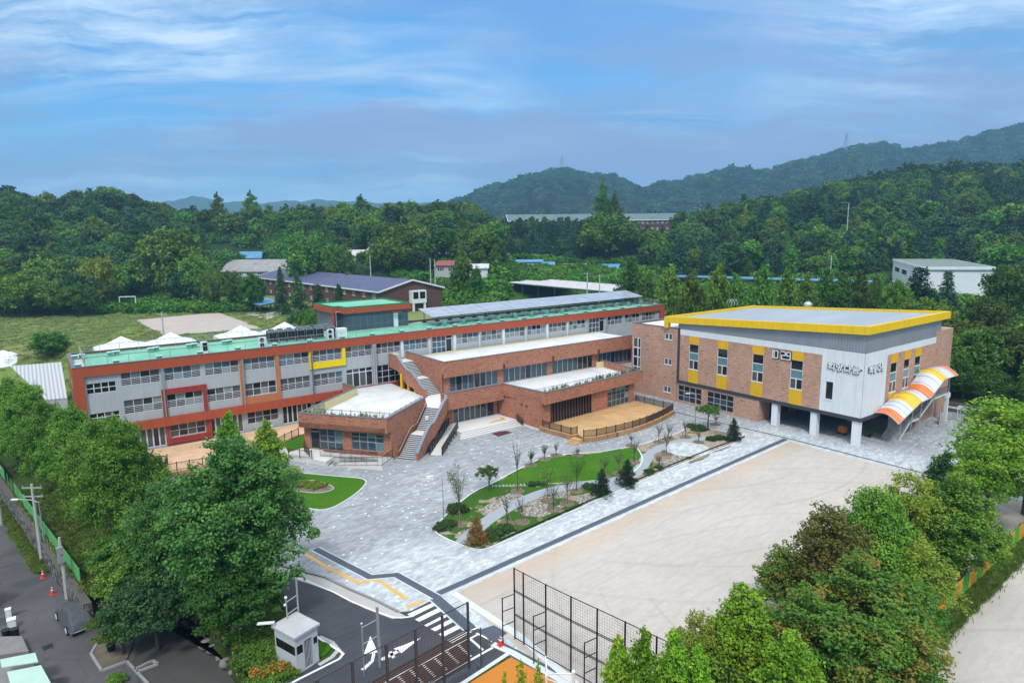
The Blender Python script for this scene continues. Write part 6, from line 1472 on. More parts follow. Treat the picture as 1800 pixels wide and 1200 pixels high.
# goals, poles, pylons
t = thing('football_goal', 'bare white goal frame standing in the weeds behind the school', 'goal', G(212, 546, 7)); a, b = G(212, 546, 7), G(240, 545, 7); q = MB(); hh = height_at(209, 522, a, 7)
q.tube(a, a+Vector((0, 0, hh)), .14); q.tube(b, b+Vector((0, 0, hh)), .14); q.tube(a+Vector((0, 0, hh)), b+Vector((0, 0, hh)), .14); q.build('frame', m_whitep, t)
def pole(label, p, h, arms=2, r=.16, lamp=False, name='utility_pole', cat='pole', mat=None, grp=None):
    t = thing(name, label, cat, p, grp); q = MB(); p = Vector(p); q.tube(p-Vector((0, 0, .3)), p+Vector((0, 0, h)), r, r*.62, 8); q.build('shaft', mat or m_conc, t)
    if arms:
        q = MB()
        for i in range(arms): z = h-.35-.8*i; q.beam(p+Vector((-.9*LATV[0], -.9*LATV[1], z)), p+Vector((.9*LATV[0], .9*LATV[1], z)), .1, .1); [q.tube(p+Vector((s*LATV[0], s*LATV[1], z)), p+Vector((s*LATV[0], s*LATV[1], z+.22)), .05, n=5) for s in (-.8, 0, .8)]
        q.build('crossarm', m_steel, t)
    if lamp:
        q = MB(); e = p+Vector((LATV[0]*lamp, LATV[1]*lamp, h+.2)); q.path([p+Vector((0, 0, h-.1)), p+Vector((LATV[0]*lamp*.4, LATV[1]*lamp*.4, h+.15)), e], .045); q.build('arm', m_steel, t); q = MB(); d = Vector((LATV[0], LATV[1], 0))*(.6 if lamp > 0 else -.6); q.beam(e, e+d, .22, .09); q.build('lamp_head', m_whitep, t)
    return t
for px, d, py, lab, ar in ((757, 196, 453, 'left pole of the tall pair beside the dark brick block', 0), (765, 195, 455, 'right pole of the tall pair beside the dark brick block', 0), (1035, 160, 478, 'left grey pole behind the solar array', 1), (1057, 158, 482, 'right grey pole behind the solar array', 1), (1466, 200, 449, 'lone grey pole standing before the dark pines', 0), (651, 205, 448, 'slim grey pole behind the blue slate roof', 0), (590, 318, 360, 'tall crossarmed pole on the ridge left of the poplar', 1)):
    px = {590: 1046}.get(px, px); p = at_(px, d); pole(lab, p, zpy(py, px, d)-p.z, ar, .2)
p = PY(289, 600, 128); g0 = float(hz(p.x, 128)); pole('grey pole with transformer box among the marquee roofs', (p.x, 128, g0), PY(287, 548, 128).z-g0, 1, .17)
for px, d, py, lab in ((1490, 250, 358, 'tall street lamp rising from the wooded slope, nearer the white hall'), (1231, 322, 367, 'distant street lamp right of the far brick hall')): p = at_(px, d); pole(lab, p, zpy(py, px, d)-p.z, 0, .22, lamp=-2.2, name='street_lamp', cat='street lamp')
def pylon(label, px, py, d=1290):
    p = at_(px, d); h = zpy(py, px, d)-p.z; t = thing('pylon', label, 'pylon', p); q = MB(); s = 4.
    for k in range(6):
        z0, z1 = h*k/6, h*(k+1)/6; w0, w1 = s*(1-k/6)+.6, s*(1-(k+1)/6)+.6; c = ((-1, -1), (1, -1), (1, 1), (-1, 1))
        for i in range(4):
            j = (i+1) % 4; q.tube(p+Vector((c[i][0]*w0, c[i][1]*w0, z0)), p+Vector((c[i][0]*w1, c[i][1]*w1, z1)), .55, n=4); q.tube(p+Vector((c[i][0]*w0, c[i][1]*w0, z0)), p+Vector((c[j][0]*w1, c[j][1]*w1, z1)), .3, n=4)
    for z in (.72, .84, .95): q.beam(p+Vector((-7*LATV[0]*(1.2-z), -7*LATV[1]*(1.2-z), h*z))*1, p+Vector((7*LATV[0]*(1.2-z), 7*LATV[1]*(1.2-z), h*z)), .8, .8)
    q.build('lattice', m_steel, t)
pylon('thin lattice pylon on the rounded far hill', 990, 279); pylon('lattice pylon on the long far ridge at the right', 1478, 241)
# ------------------------------------------------------------ woods
spec = dict
pr_broad = tree_protos('broadleaf_tree', spec(kind='round', Rr=4.2, z0=2.2, z1=9.5, n=3400, size=.36, k=14, rf=.36, trunk_r=.22), l_mid, m_bark, True, 4)
pr_dark = tree_protos('dark_tree', spec(kind='round', Rr=4.4, z0=1.6, z1=9.0, n=3400, size=.34, k=16, rf=.33, trunk_r=.22), l_dark, m_bark, True, 4)
pr_pine = tree_protos('pine_tree', spec(kind='pine', Rr=3.7, z0=1.4, z1=10.5, n=3600, size=.30, k=9, rf=.55, flat=.5, trunk_r=.2, upn=.6), l_pine, m_bark, True, 4)
pr_vine = tree_protos('vine_draped_tree', spec(kind='column', Rr=2.9, z0=.3, z1=8.6, n=3000, size=.30, k=14, rf=.4, trunk_r=.18, limbs=3), l_vine, m_bark, True, 3)
pr_cone = tree_protos('conical_tree', spec(kind='cone', Rr=3.2, z0=.8, z1=10, n=4200, size=.27, k=14, rf=.42, trunk_r=.18), l_mid, m_bark, True, 3)
pr_far = tree_protos('far_tree', spec(kind='round', Rr=5.5, z0=1.0, z1=10.5, n=620, size=.95, k=6, rf=.40, trunk_r=.3, limbs=2), l_far, m_bark, True, 5)
pr_thick = tree_protos('thicket', spec(kind='dome', Rr=2.6, z0=-.3, z1=1.9, n=1300, size=.26, k=12, rf=.45, trunk_r=.05, limbs=2), l_vine, m_bark, True, 3)
EXC = [(445, 265, 14), (480, 262, 10), (390, 288, 9), (440, 283, 9), (445, 252, 9),  (309, 212, 7), (348, 264, 4), (625, 250, 6), (655, 248, 6), (640, 240, 6), (780, 243, 5), (794, 217, 9), (842, 214, 5), (878, 324, 4), (930, 252, 6), (1013, 252, 5), (1075, 248, 5), (930, 246, 5), (966, 246, 4), (1140, 318, 7), (1150, 305, 6), (330, 232, 6), (300, 235, 6)]
EXC = [(*xy(p, d), r) for p, d, r in EXC]
def ok(x, y, px, d):
    for ex, ey, r in EXC:
        if (x-ex)**2+(y-ey)**2 < (r+2)**2: return False
    if 355 < px < 520 and 190 < d < 292: return False
    if 870 < px < 1105 and 160 < d < 214: return False
    if 1170 < px < 1560 and abs(d-float(np.interp(px, [1185, 1545], [222, 180]))) < 5: return False
    if 886 < px < 1208 and 318 < d < 356: return False
    if 1108 < px < 1185 and 285 < d < 330: return False
    if 440 < px < 785 and d < float(np.interp(px, [440, 480, 667, 770], [262, 258, 205, 204])): return False     # brick block and its yard
    return True
cand = []
def zone(px0, px1, fd0, fd1, sp, kinds, sc=(.85, 1.25), dens=1.):
    d = None
    dmin = min(fd0(px0), fd0(px1), fd0((px0+px1)/2)); dmax = max(fd1(px0), fd1(px1), fd1((px0+px1)/2)); d = dmin
    while d < dmax:
        s = sp(d); l = (px0-900)/1150*d+rng.uniform(0, s)
        while l < (px1-900)/1150*d:
            dd = d+rng.uniform(-.42, .42)*s; ll = l+rng.uniform(-.4, .4)*s; px = 900+1150*ll/dd
            if px0 <= px <= px1 and fd0(px) < dd < fd1(px) and rng.random() < dens:
                x = LATV[0]*ll+FWV[0]*dd; y = LATV[1]*ll+FWV[1]*dd
                if ok(x, y, px, dd): cand.append((dd, x, y, px, random.choices(range(len(kinds)), [k[1] for k in kinds])[0], kinds, rng.uniform(*sc)))
            l += s
        d += s*.9
I = lambda p, xs, ys: float(np.interp(p, xs, ys))
crest = lambda px: I(px, CR_P, CR_D)+22
sp0 = lambda d: 5.6 if d < 260 else 7.0
B_, D_k, P_, V_, C_k = ('b', pr_broad), ('d', pr_dark), ('p', pr_pine), ('v', pr_vine), ('c', pr_cone)
zone(-60, 390, lambda p: I(p, [0, 120, 200, 240, 390], [166, 172, 190, 200, 190]), crest, sp0, [(B_, 4), (D_k, 4), (V_, 1.4), (P_, .8)], (.65, 1.35))
zone(390, 880, lambda p: I(p, [390, 440, 500, 640, 700, 760, 800, 880], [215, 245, 262, 222, 215, 212, 218, 222]), crest, sp0, [(B_, 4), (D_k, 3), (P_, 1), (C_k, 1), (V_, .6)], (.7, 1.4))
zone(880, 1200, lambda p: 264, lambda p: 316, lambda d: 6., [(P_, 6), (D_k, 1)], (.75, .95))
zone(1830, 2400, lambda p: 150, lambda p: 182, lambda d: 8., [(B_, 3), (D_k, 3)], (.8, 1.2))
zone(1130, 2400, lambda p: I(p, [1130, 1200, 1450, 1540, 1600, 1640, 1760, 1800], [245, 228, 205, 222, 222, 205, 180, 160]), crest, lambda d: 6.6 if d < 260 else 8.2, [(P_, 3), (B_, 3.4), (D_k, 3), (V_, 2.6)], (.65, 1.4))
cand.sort(key=lambda c: c[0])
LAB = {('b', 0): 'mid green broadleaf tree in the wood on the left hillside', ('d', 0): 'dark green tree in the wood on the left hillside', ('v', 0): 'creeper covered tree at the edge of the left hillside wood',
       ('b', 1): 'mid green broadleaf tree in the wood behind the dark brick block', ('d', 1): 'dark green tree in the wood behind the dark brick block', ('p', 1): 'blue green pine in the wood behind the dark brick block', ('c', 1): 'pointed green tree in the wood behind the dark brick block', ('v', 1): 'creeper covered tree behind the dark brick block',
       ('p', 2): 'dark pine in the stand below the far brick hall', ('d', 2): 'dark leafy tree in the pine stand below the far brick hall',
       ('p', 3): 'blue green pine in the wood on the right hillside', ('b', 3): 'mid green broadleaf tree in the wood on the right hillside', ('d', 3): 'dark green tree in the wood on the right hillside', ('v', 3): 'pillar shaped creeper covered tree on the right hillside'}
NM = {'b': 'broadleaf_tree', 'd': 'dark_tree', 'p': 'pine_tree', 'v': 'vine_draped_tree', 'c': 'conical_tree'}
rest = {}
n_ind = 0; cnt = {}
for dd, x, y, px, ki, kinds, s in cand:
    code, protos = kinds[ki][0]; z = float(hz(x, y))-.3
    reg = 0 if px < 390 else 1 if px < 880 else 2 if px < 1200 and dd < 320 and dd > 205 else 3
    # the nearest are things of their own
    if -10 < px < 1810 and n_ind < 275 and (code, reg) in LAB:
        lab = LAB[(code, reg)]; o = put_tree(NM[code], protos[rng.integers(len(protos))], (x, y, z), s, lab, 'tree', lab.replace(' tree', ' trees').replace(' pine ', ' pines ')); n_ind += 1
    else: rest.setdefault(code, []).append((x, y, z, s))
for code, L in rest.items():
    a = np.array(L); pr = {'b': pr_broad, 'd': pr_dark, 'p': pr_pine, 'v': pr_vine, 'c': pr_cone}[code]
    scatter({'b': 'broadleaf_wood', 'd': 'dark_wood', 'p': 'pine_wood', 'v': 'creeper_wood', 'c': 'pointed_wood'}[code], {'b': 'mass of mid green trees covering the hills', 'd': 'mass of dark trees covering the hills', 'p': 'mass of pines covering the hills', 'v': 'mass of creeper covered trees on the hills', 'c': 'mass of pointed trees on the hills'}[code], [p[0] for p in pr], a[:, :3], a[:, 3], cat='woodland')
# far ridges
pts = []
for px in np.arange(740, 2080, 1.0):
    for _ in range(4):
        p = px+rng.uniform(-.5, .5)*1.2; d = rng.uniform(800, 1345); x, y = xy(p, d); pts.append((x, y, float(hz(x, y))-1, rng.uniform(1.1, 1.9)))
for px in np.arange(330, 2080, 7.):
    for d in np.arange(390, 760, 26): x, y = xy(px+rng.uniform(-3, 3), d); pts.append((x, y, float(hz(x, y))-1, rng.uniform(.9, 1.4)))
a = np.array(pts); scatter('far_wood', 'hazy wooded far ridges', [p[0] for p in pr_far], a[:, :3], a[:, 3], cat='woodland')
# creeper thickets and rough growth
pts = []
def growth(px0, px1, d0, d1, n, s, low=False):
    for _ in range(n):
        p = rng.uniform(px0, px1); d = rng.uniform(d0, d1); x, y = xy(p, d)
        if (ok(x, y, p, d) or (low and all((x-ex)**2+(y-ey)**2 > r*r for ex, ey, r in EXC))) and x+0 > -60: pts.append((x, y, float(hz(x, y))-.2, rng.uniform(*s)))
growth(770, 1180, 214, 262, 620, (.9, 1.7)); growth(1100, 1560, 178, 215, 260, (.9, 1.6)); growth(840, 900, 176, 215, 80, (1., 2)); growth(355, 545, 262, 330, 520, (1.0, 2.0), True); growth(1300, 1560, 150, 195, 200, (.9, 1.7)); growth(700, 800, 175, 225, 130, (.9, 1.8)); growth(0, 430, 176, 200, 260, (.8, 1.6)); growth(1090, 1180, 236, 300, 160, (.9, 1.6)); growth(1560, 1860, 112, 170, 240, (.8, 1.7)); growth(1860, 2400, 118, 190, 700, (1., 2.2)); growth(388, 436, 262, 300, 120, (1.2, 2.4), True); growth(810, 900, 182, 232, 60, (2.0, 2.8))
a = np.array(pts); scatter('creeper_thicket', 'rampant green creeper and undergrowth below the woods', [p[0] for p in pr_thick], a[:, :3], a[:, 3], cat='undergrowth')
# weeds on the old field
V, tt = leaf_arrays(rng.normal(0, .5, (90, 3))*np.array([1, 1, .22])+np.array([0, 0, .15]), unit(90), rng.uniform(.06, .16, 90), rng.random((90, 2))); tuft = np_mesh('weed_tuft', V, tt, [leaf('weeds', (.12, .22, .035), (.22, .33, .06), (.30, .29, .15), .5)])
pts = []
crt = [G(236, 563, 7), G(383, 549, 7), G(462, 578, 7), G(290, 590, 7)]
def inq(x, y): return all((crt[(i+1) % 4].x-crt[i].x)*(y-crt[i].y)-(crt[(i+1) % 4].y-crt[i].y)*(x-crt[i].x) < 0 for i in range(4))
for _ in range(6000):
    p = rng.uniform(-40, 560); d = rng.uniform(108, 190)**1.; x, y = xy(p, d)
    if y > 107 and not inq(x, y) and bumps(x, y, 5, 2) > -.75: pts.append((x, y, float(hz(x, y)), rng.uniform(.35, .95)))
a = np.array(pts); scatter('field_weeds', 'weedy grass over the old field behind the school', [tuft], a[:, :3], a[:, 3], cat='weeds')

# trees with a look of their own, middle distance
def solo(nm, lab, px, d, top_py, wpx, protos, base_h, base_r, group=None, z=None):
    x, y = xy(px, d); z = float(hz(x, y)) if z is None else z; h = zpy(top_py, px, d)-z; r = wpx/2*d/1150
    return put_tree(nm, protos[rng.integers(len(protos))], (x, y, z-.15), (r/base_r, r/base_r, h/base_h), lab, 'tree', group)
big = dict(n=9000, k=22, rf=.30)
pr_big = tree_protos('spreading_tree', spec(kind='round', Rr=5, z0=1.2, z1=10, size=.24, trunk_r=.3, **big), l_mid, m_bark, False, 2)
pr_pop = tree_protos('poplar', spec(kind='column', Rr=3, z0=.5, z1=12, n=7000, size=.24, k=18, rf=.36, trunk_r=.25), l_mid, m_bark, False, 2)
pr_wil = tree_protos('willow', spec(kind='round', Rr=5, z0=.8, z1=9, n=9000, size=.24, k=20, rf=.3, trunk_r=.3), l_olive, m_bark, False, 1)
pr_con = tree_protos('cypress', spec(kind='cone', Rr=2.6, z0=.2, z1=10, n=7000, size=.19, k=20, rf=.36, trunk_r=.2), l_dark, m_bark, False, 2)
pr_bro2 = tree_protos('leafy_tree', spec(kind='cone', Rr=4.6, z0=.6, z1=10.9, n=9000, size=.24, k=20, rf=.36, trunk_r=.2), l_mid, m_bark, False, 3)
pr_bri = tree_protos('yellow_tree', spec(kind='column', Rr=2.6, z0=.6, z1=10, n=4500, size=.26, k=14, rf=.38, trunk_r=.2), l_olive, m_bark, False, 2)
pr_pin2 = tree_protos('tall_pine', spec(kind='pine', Rr=4, z0=1.2, z1=12, n=11000, size=.20, k=16, rf=.45, flat=.5, trunk_r=.25, upn=.6), l_pine, m_bark, False, 2)
solo('poplar', 'tall twin headed poplar rising above the far brick hall', 1062, 300, 323, 34, pr_pop, 12, 3); solo('poplar', 'shorter poplar crown leaning on the right of the tall one', 1082, 300, 340, 26, pr_pop, 12, 3)
solo('spreading_tree', 'huge dark round tree below the poplar', 1070, 262, 375, 110, pr_big, 10, 5); solo('spreading_tree', 'huge spreading tree left of the blue roofed houses', 300, 203, 395, 118, pr_big, 10, 5, z=8.2)
solo('spreading_tree', 'lower flank of trees at the right foot of the huge spreading tree', 345, 196, 448, 62, pr_big, 10, 5, z=8); solo('willow', 'pale feathery willow at the left behind the old field', 165, 186, 447, 66, pr_wil, 9, 5, z=8)
solo('spreading_tree', 'big round tree above the left end of the blue slate roof', 545, 226, 408, 96, pr_big, 10, 5); solo('spreading_tree', 'leafy round tree left of the brown gabled house', 598, 222, 430, 62, pr_big, 10, 5); solo('spreading_tree', 'tall dark tree right of the dark gabled house', 690, 226, 392, 76, pr_big, 10, 5); solo('spreading_tree', 'dark leafy tree above the twin poles', 740, 224, 425, 60, pr_big, 10, 5)
for px, ty, w, lab in ((390, 343, 30, 'pointed crown on the skyline, left of the pair'), (448, 340, 34, 'pointed crown on the skyline, right of the pair'), (640, 346, 40, 'broad dark crown on the skyline in the middle of the ridge')): solo('skyline_tree', lab, px, 316, ty, w, pr_pop, 12, 3)
for px, ty, w, lab in ((758, 405, 28, 'yellow green tree, leftmost of the three bright ones'), (806, 412, 34, 'yellow green tree, middle one of the three bright ones'), (845, 415, 26, 'yellow green tree, rightmost of the three bright ones')): solo('yellow_tree', lab, px, 238, ty, w, pr_bri, 10, 2.6)
solo('yellow_tree', 'slim bright creeper clad tree near the distant street lamp', 1311, 270, 362, 20, pr_bri, 10, 2.6)
for px, d, ty, w, lab in ((520, 152, 482, 40, 'dark pointed conifer in front of the blue slate roof'), (556, 146, 500, 38, 'dark conifer clump second from the left before the brick block'), (592, 143, 500, 36, 'dark conifer clump at the middle of the brick block'), (490, 168, 470, 30, 'slim conifer at the left end of the brick block')): solo('cypress', lab, px, d, ty, w, pr_con, 10, 2.6)
solo('creeper_tree', 'tall narrow creeper smothered tree behind the dark brick block', 812, 190, 435, 44, pr_vine, 8.6, 2.9); solo('creeper_tree', 'leaning creeper smothered tree right of the tall narrow one', 838, 188, 470, 40, pr_vine, 8.6, 2.9)
for i, (px, d, ty, w) in enumerate(((1112, 160, 466, 46), (1142, 152, 487, 46), (1182, 142, 478, 54), (1222, 126, 486, 52), (1268, 124, 477, 54), (1300, 126, 492, 44), (1348, 130, 476, 50), (1390, 131, 482, 46), (1425, 133, 489, 40), (1458, 138, 478, 40), (1490, 136, 486, 36), (1518, 136, 482, 40), (1550, 138, 492, 38))):
    solo('leafy_tree', '%s leafy tree of the row behind the school and hall, counted from the left' % ['first', 'second', 'third', 'fourth', 'fifth', 'sixth', 'seventh', 'eighth', 'ninth', 'tenth', 'eleventh', 'twelfth', 'thirteenth'][i], px, d, ty-3, w*1.45, pr_bro2, 10.5, 4, 'row of leafy trees behind the school and hall')
for px, d, ty, w, lab in ((1625, 134, 466, 78, 'tall leafy pine in front of the white hall'), (1676, 128, 474, 60, 'dark pine beside the white hall, right of the tall one'), (1590, 128, 492, 56, 'bushy tree at the left corner of the white hall'), (1790, 128, 462, 90, 'dark tree at the right edge above the white hall end'), (1755, 118, 518, 80, 'bright leafy tree right of the white hall'), (1650, 118, 520, 90, 'dark tree just behind the right end of the yellow roof'), (1715, 112, 560, 110, 'broad dark tree right of the hall at mid height'), (1785, 106, 585, 110, 'broad dark tree at the right edge above the stone wall'), (1690, 108, 610, 90, 'low dark tree behind the little goals'), (1750, 104, 640, 90, 'low dark tree over the stone wall')):
    solo('hillside_tree', lab, px, d, ty, w, pr_pin2 if 'pine' in lab else pr_big, 12 if 'pine' in lab else 10, 4 if 'pine' in lab else 5)
solo('round_bush_tree', 'round bright tree between the domed marquee and the roof railing', 66, 120, 585, 66, pr_big, 10, 5); solo('round_shrub', 'round dark shrub left of the rooftop room', 540, 122, 540, 34, pr_big, 10, 5); solo('round_shrub', 'small round shrub against the rooftop room', 528, 124, 545, 24, pr_big, 10, 5); 
for px, d, ty, w, lab in ((25, 170, 480, 90, 'dark bushy tree at the far left of the field edge'), (80, 172, 490, 70, 'bushy tree second from the left at the field edge'), (130, 170, 498, 70, 'dark low tree below the pale willow'), (440, 176, 480, 50, 'dark tree behind the open shelter'), (405, 180, 476, 50, 'green tree left of the open shelter'), (370, 182, 480, 50, 'shrubby tree at the foot of the huge spreading tree')): solo('field_edge_tree', lab, px, d, ty, w, pr_big, 10, 5)

# ------------------------------------------------------------ near trees
pr_zel = tree_protos('zelkova', spec(kind='ovate', Rr=4.3, z0=1.6, z1=11, n=44000, size=.10, k=34, rf=.25, trunk_r=.28, limbs=9), l_zel, m_bark, False, 2)
pr_loc = tree_protos('locust', spec(kind='ovate', Rr=5.9, z0=1.8, z1=13.4, n=70000, size=.115, k=40, rf=.25, flat=.7, trunk_r=.34, limbs=11, upn=.7), l_locust, m_bark, False, 1)
pr_gin = tree_protos('young_ginkgo', spec(kind='cone', Rr=2.3, z0=.8, z1=8, n=16000, size=.11, k=22, rf=.34, trunk_r=.14, limbs=9), l_bright, m_bark, False, 2)
pr_fpin = tree_protos('garden_pine', spec(kind='round', Rr=3.2, z0=1.6, z1=5.6, n=24000, size=.10, k=22, rf=.3, flat=.55, trunk_r=.2, upn=.6), leaf('pine tufts', (.022, .075, .012), (.05, .135, .02), (.075, .17, .03), .1), m_bark, False, 1)
pr_map = tree_protos('small_maple', spec(kind='round', Rr=3.0, z0=1.6, z1=5.6, n=20000, size=.10, k=24, rf=.28, flat=.5, trunk_r=.16, upn=.6), l_mid, m_bark, False, 1)
pr_shr = tree_protos('dark_shrub_tree', spec(kind='round', Rr=2.8, z0=1.0, z1=4.6, n=18000, size=.085, k=26, rf=.26, trunk_r=.12, limbs=9), l_dark, m_bark, False, 1)
pr_ra = tree_protos('right_tree', spec(kind='ovate', Rr=3.6, z0=1.3, z1=9.8, n=34000, size=.10, k=30, rf=.25, trunk_r=.24, limbs=10), l_zel, m_bark, False, 2)
pr_rb = tree_protos('right_tree', spec(kind='ovate', Rr=3.6, z0=1.3, z1=9.3, n=22000, size=.11, k=26, rf=.25, trunk_r=.24, limbs=13), l_mixed, m_bark, False, 1)
pr_rc = tree_protos('right_tree', spec(kind='ovate', Rr=3.6, z0=1.5, z1=9.3, n=15000, size=.11, k=26, rf=.24, trunk_r=.24, limbs=13), l_brown, m_bark, False, 1)
pr_rd = tree_protos('right_tree', spec(kind='cone', Rr=3.4, z0=.8, z1=9.5, n=27000, size=.115, k=24, rf=.34, trunk_r=.22, limbs=10), l_bright, m_bark, False, 2)
pr_re = tree_protos('right_tree', spec(kind='cone', Rr=2.8, z0=.8, z1=11, n=24000, size=.11, k=24, rf=.32, trunk_r=.2, limbs=8), leaf('deep leaves', (.020, .07, .014), (.05, .13, .024), (.08, .17, .03), .2), m_bark, False, 1)
def near(nm, lab, x, y, s, protos, i=0, z=0., rz=None, cat='tree', group=None): return put_tree(nm, protos[i % len(protos)], (x, y, z), s, lab, cat, group, rz)
for i, (x, y, s, lab) in enumerate(((4.0, 60.6, 1.10, 'full round street tree with bare dark trunk, nearest of the left row'), (3.0, 68.2, 1.06, 'round street tree second from the front of the left row'), (1.4, 75.5, 1.05, 'round street tree third from the front of the left row'), (-.6, 83.0, 1.0, 'round street tree fourth from the front of the left row'), (-2.4, 91.0, 1.05, 'darker street tree fifth from the front of the left row'), (-4.2, 100, 1.0, 'farthest street tree of the left row at the picture edge'), (5.0, 79.5, .80, 'smaller street tree close to the terracotta corner'), (-3.9, 94, .8, 'street tree pressed between the two farthest of the left row'))):
    near('street_tree', lab, x, y, (s*.86, s*.86, s*(.90 if i else .98)), pr_zel, i)
near('locust_tree', 'huge deep green feathery tree in front of the small lawn', 9.8, 46.2, (1.0, 1.0, 1.0), pr_loc, rz=.6); near('locust_tree', 'smaller feathery tree pressed against the left of the huge one', 6.0, 50.8, (.62, .62, .74), pr_loc, rz=2.)
near('young_ginkgo', 'bright pointed young tree, left of the pair before the pale deck', 15.4, 74.0, (1.0, 1.0, .98), pr_gin, 0); near('young_ginkgo', 'bright pointed young tree, right of the pair before the pale deck', 18.4, 70.3, (1.1, 1.1, .9), pr_gin, 1)
near('garden_pine', 'soft green pine leaning over the boulders beside the guard booth', 8.6, 42.8, 1.0, pr_fpin); near('small_maple', 'flat layered maple beside the dark covered car', 3.3, 51.8, .92, pr_map, z=-.8); near('small_maple', 'yellowish layered maple at the end of the green fence', 2.9, 56.4, .8, pr_map, z=-.3)
near('dark_shrub_tree', 'small dark tree on the edge of the parking lot', 4.2, 48.0, 1.15, pr_shr, z=-1.3); near('small_maple', 'layered maple in the street planter behind the covered car', 2.2, 48.9, .62, pr_map, z=-1.5, rz=2.); near('dark_shrub_tree', 'dark bush over the roadside at the left edge', -6.4, 62.0, .55, pr_shr, z=-1.6)
def near_px(lab, base, top, wpx, protos, bh, br, i=0, nm='field_tree', rz=None):
    p = G(*base); dist = math.hypot(p.x, p.y); h = height_at(base[0], top, p); r = wpx/2*math.hypot(dist, H)/1136
    near(nm, lab, p.x, p.y, (r/br, r/br, h/bh), protos, i, rz=rz)
pr_rg = tree_protos('right_tree', spec(kind='round', Rr=3.4, z0=2.3, z1=9.3, n=24000, size=.10, k=26, rf=.26, trunk_r=.24, limbs=12), l_bright, m_bark, False, 2)
pr_rf = tree_protos('right_tree', spec(kind='round', Rr=3.6, z0=1.3, z1=9.0, n=15000, size=.11, k=24, rf=.24, trunk_r=.22, limbs=13), l_olive, m_bark, False, 1)
for lab, b, top, w, pr, bh, br, i in (
    ('bright yellow green tree at the right picture edge', (1808, 905), 702, 200, pr_rg, 9.3, 3.4, 0), ('bright yellow green tree second from the right edge', (1735, 935), 770, 130, pr_rg, 9.3, 3.4, 1),
    ('dark pointed tree with a spire top in the right row', (1640, 985), 798, 92, pr_re, 11, 2.8, 0), ('full dark green tree just above the orange and green fence', (1668, 1030), 850, 150, pr_ra, 9.5, 3.6, 1),
    ('thin yellow green tree left of the dark pointed one', (1588, 1020), 838, 110, pr_rf, 9, 3.6, 0), ('leafy green tree left of the thin yellow green one', (1530, 1075), 862, 140, pr_ra, 9.5, 3.6, 0),
    ('russet topped tree standing farthest out over the sand', (1450, 1105), 900, 160, pr_rc, 9, 3.6, 0), ('small mixed russet tree at the field side of the right row', (1385, 1095), 968, 120, pr_rb, 9, 3.6, 0),
    ('broad mixed green tree in the middle of the right row', (1520, 1190), 985, 200, pr_rb, 9.3, 3.6, 1), ('thin half bare tree showing dark limbs over the fence', (1600, 1100), 960, 120, pr_rf, 9, 3.6, 0),
    ('fresh green tree leaning over the sand, lower row', (1300, 1230), 1033, 150, pr_rd, 9.5, 3.4, 0), ('brown tinged tree low in the right corner group', (1430, 1250), 1050, 190, pr_rb, 9, 3.6, 0),
    ('rusty tree at the bottom edge of the right group', (1560, 1290), 1085, 170, pr_rb, 9.3, 3.6, 0), ('small yellow green tree at the left end of the right group', (1228, 1220), 1085, 100, pr_rf, 9, 3.6, 0),
    ('small green tree right beside the sandy path', (1590, 1150), 1020, 110, pr_ra, 9.5, 3.6, 0), ('green tree low at the bottom edge between the rusty ones', (1380, 1330), 1110, 150, pr_rd, 9.5, 3.6, 1)): near_px(lab, b, top, w, pr, bh, br, i)
for lab, b, top, w, i in (('bright young tree at the bottom edge, leftmost by the tall net', (1085, 1340), 1120, 66, 0), ('bright young tree at the bottom edge, second by the tall net', (1128, 1345), 1108, 70, 1), ('bright young tree at the bottom edge, third by the tall net', (1180, 1350), 1112, 80, 0), ('bright young tree at the bottom edge, fourth by the tall net', (1222, 1360), 1140, 70, 1)): near_px(lab, b, top, w*1.25, pr_gin, 8, 2.3, i, 'young_ginkgo')
pr_sho = tree_protos('slim_shoot', spec(kind='column', Rr=.7, z0=.6, z1=4, n=900, size=.09, k=10, rf=.4, trunk_r=.03, limbs=6), l_bright, m_bark, False, 2)
for lab, b, top, w, i in (('slim bright shoot over the orange court, tallest one', (917, 1290), 1160, 26, 0), ('slim bright shoot over the orange court, right of the tallest', (947, 1290), 1166, 24, 1), ('slim bright shoot over the orange court, left of the tallest', (888, 1290), 1180, 22, 0)): near_px(lab, b, top, w, pr_sho, 4, .7, i, 'slim_shoot')
for i in range(30):
    x = rng.uniform(110, 128); y = rng.uniform(8, 66); 
    if i > 17: x = rng.uniform(109.5, 112); y = 64-(i-18)*4.6
    near('bank_tree', 'dark leafy tree on the bank behind the stone wall and hall', x, y, rng.uniform(.75, 1.1) if i <= 17 else rng.uniform(.5, .65), pr_big, i, z=1.2, group='dark leafy trees on the bank behind the stone wall and hall')
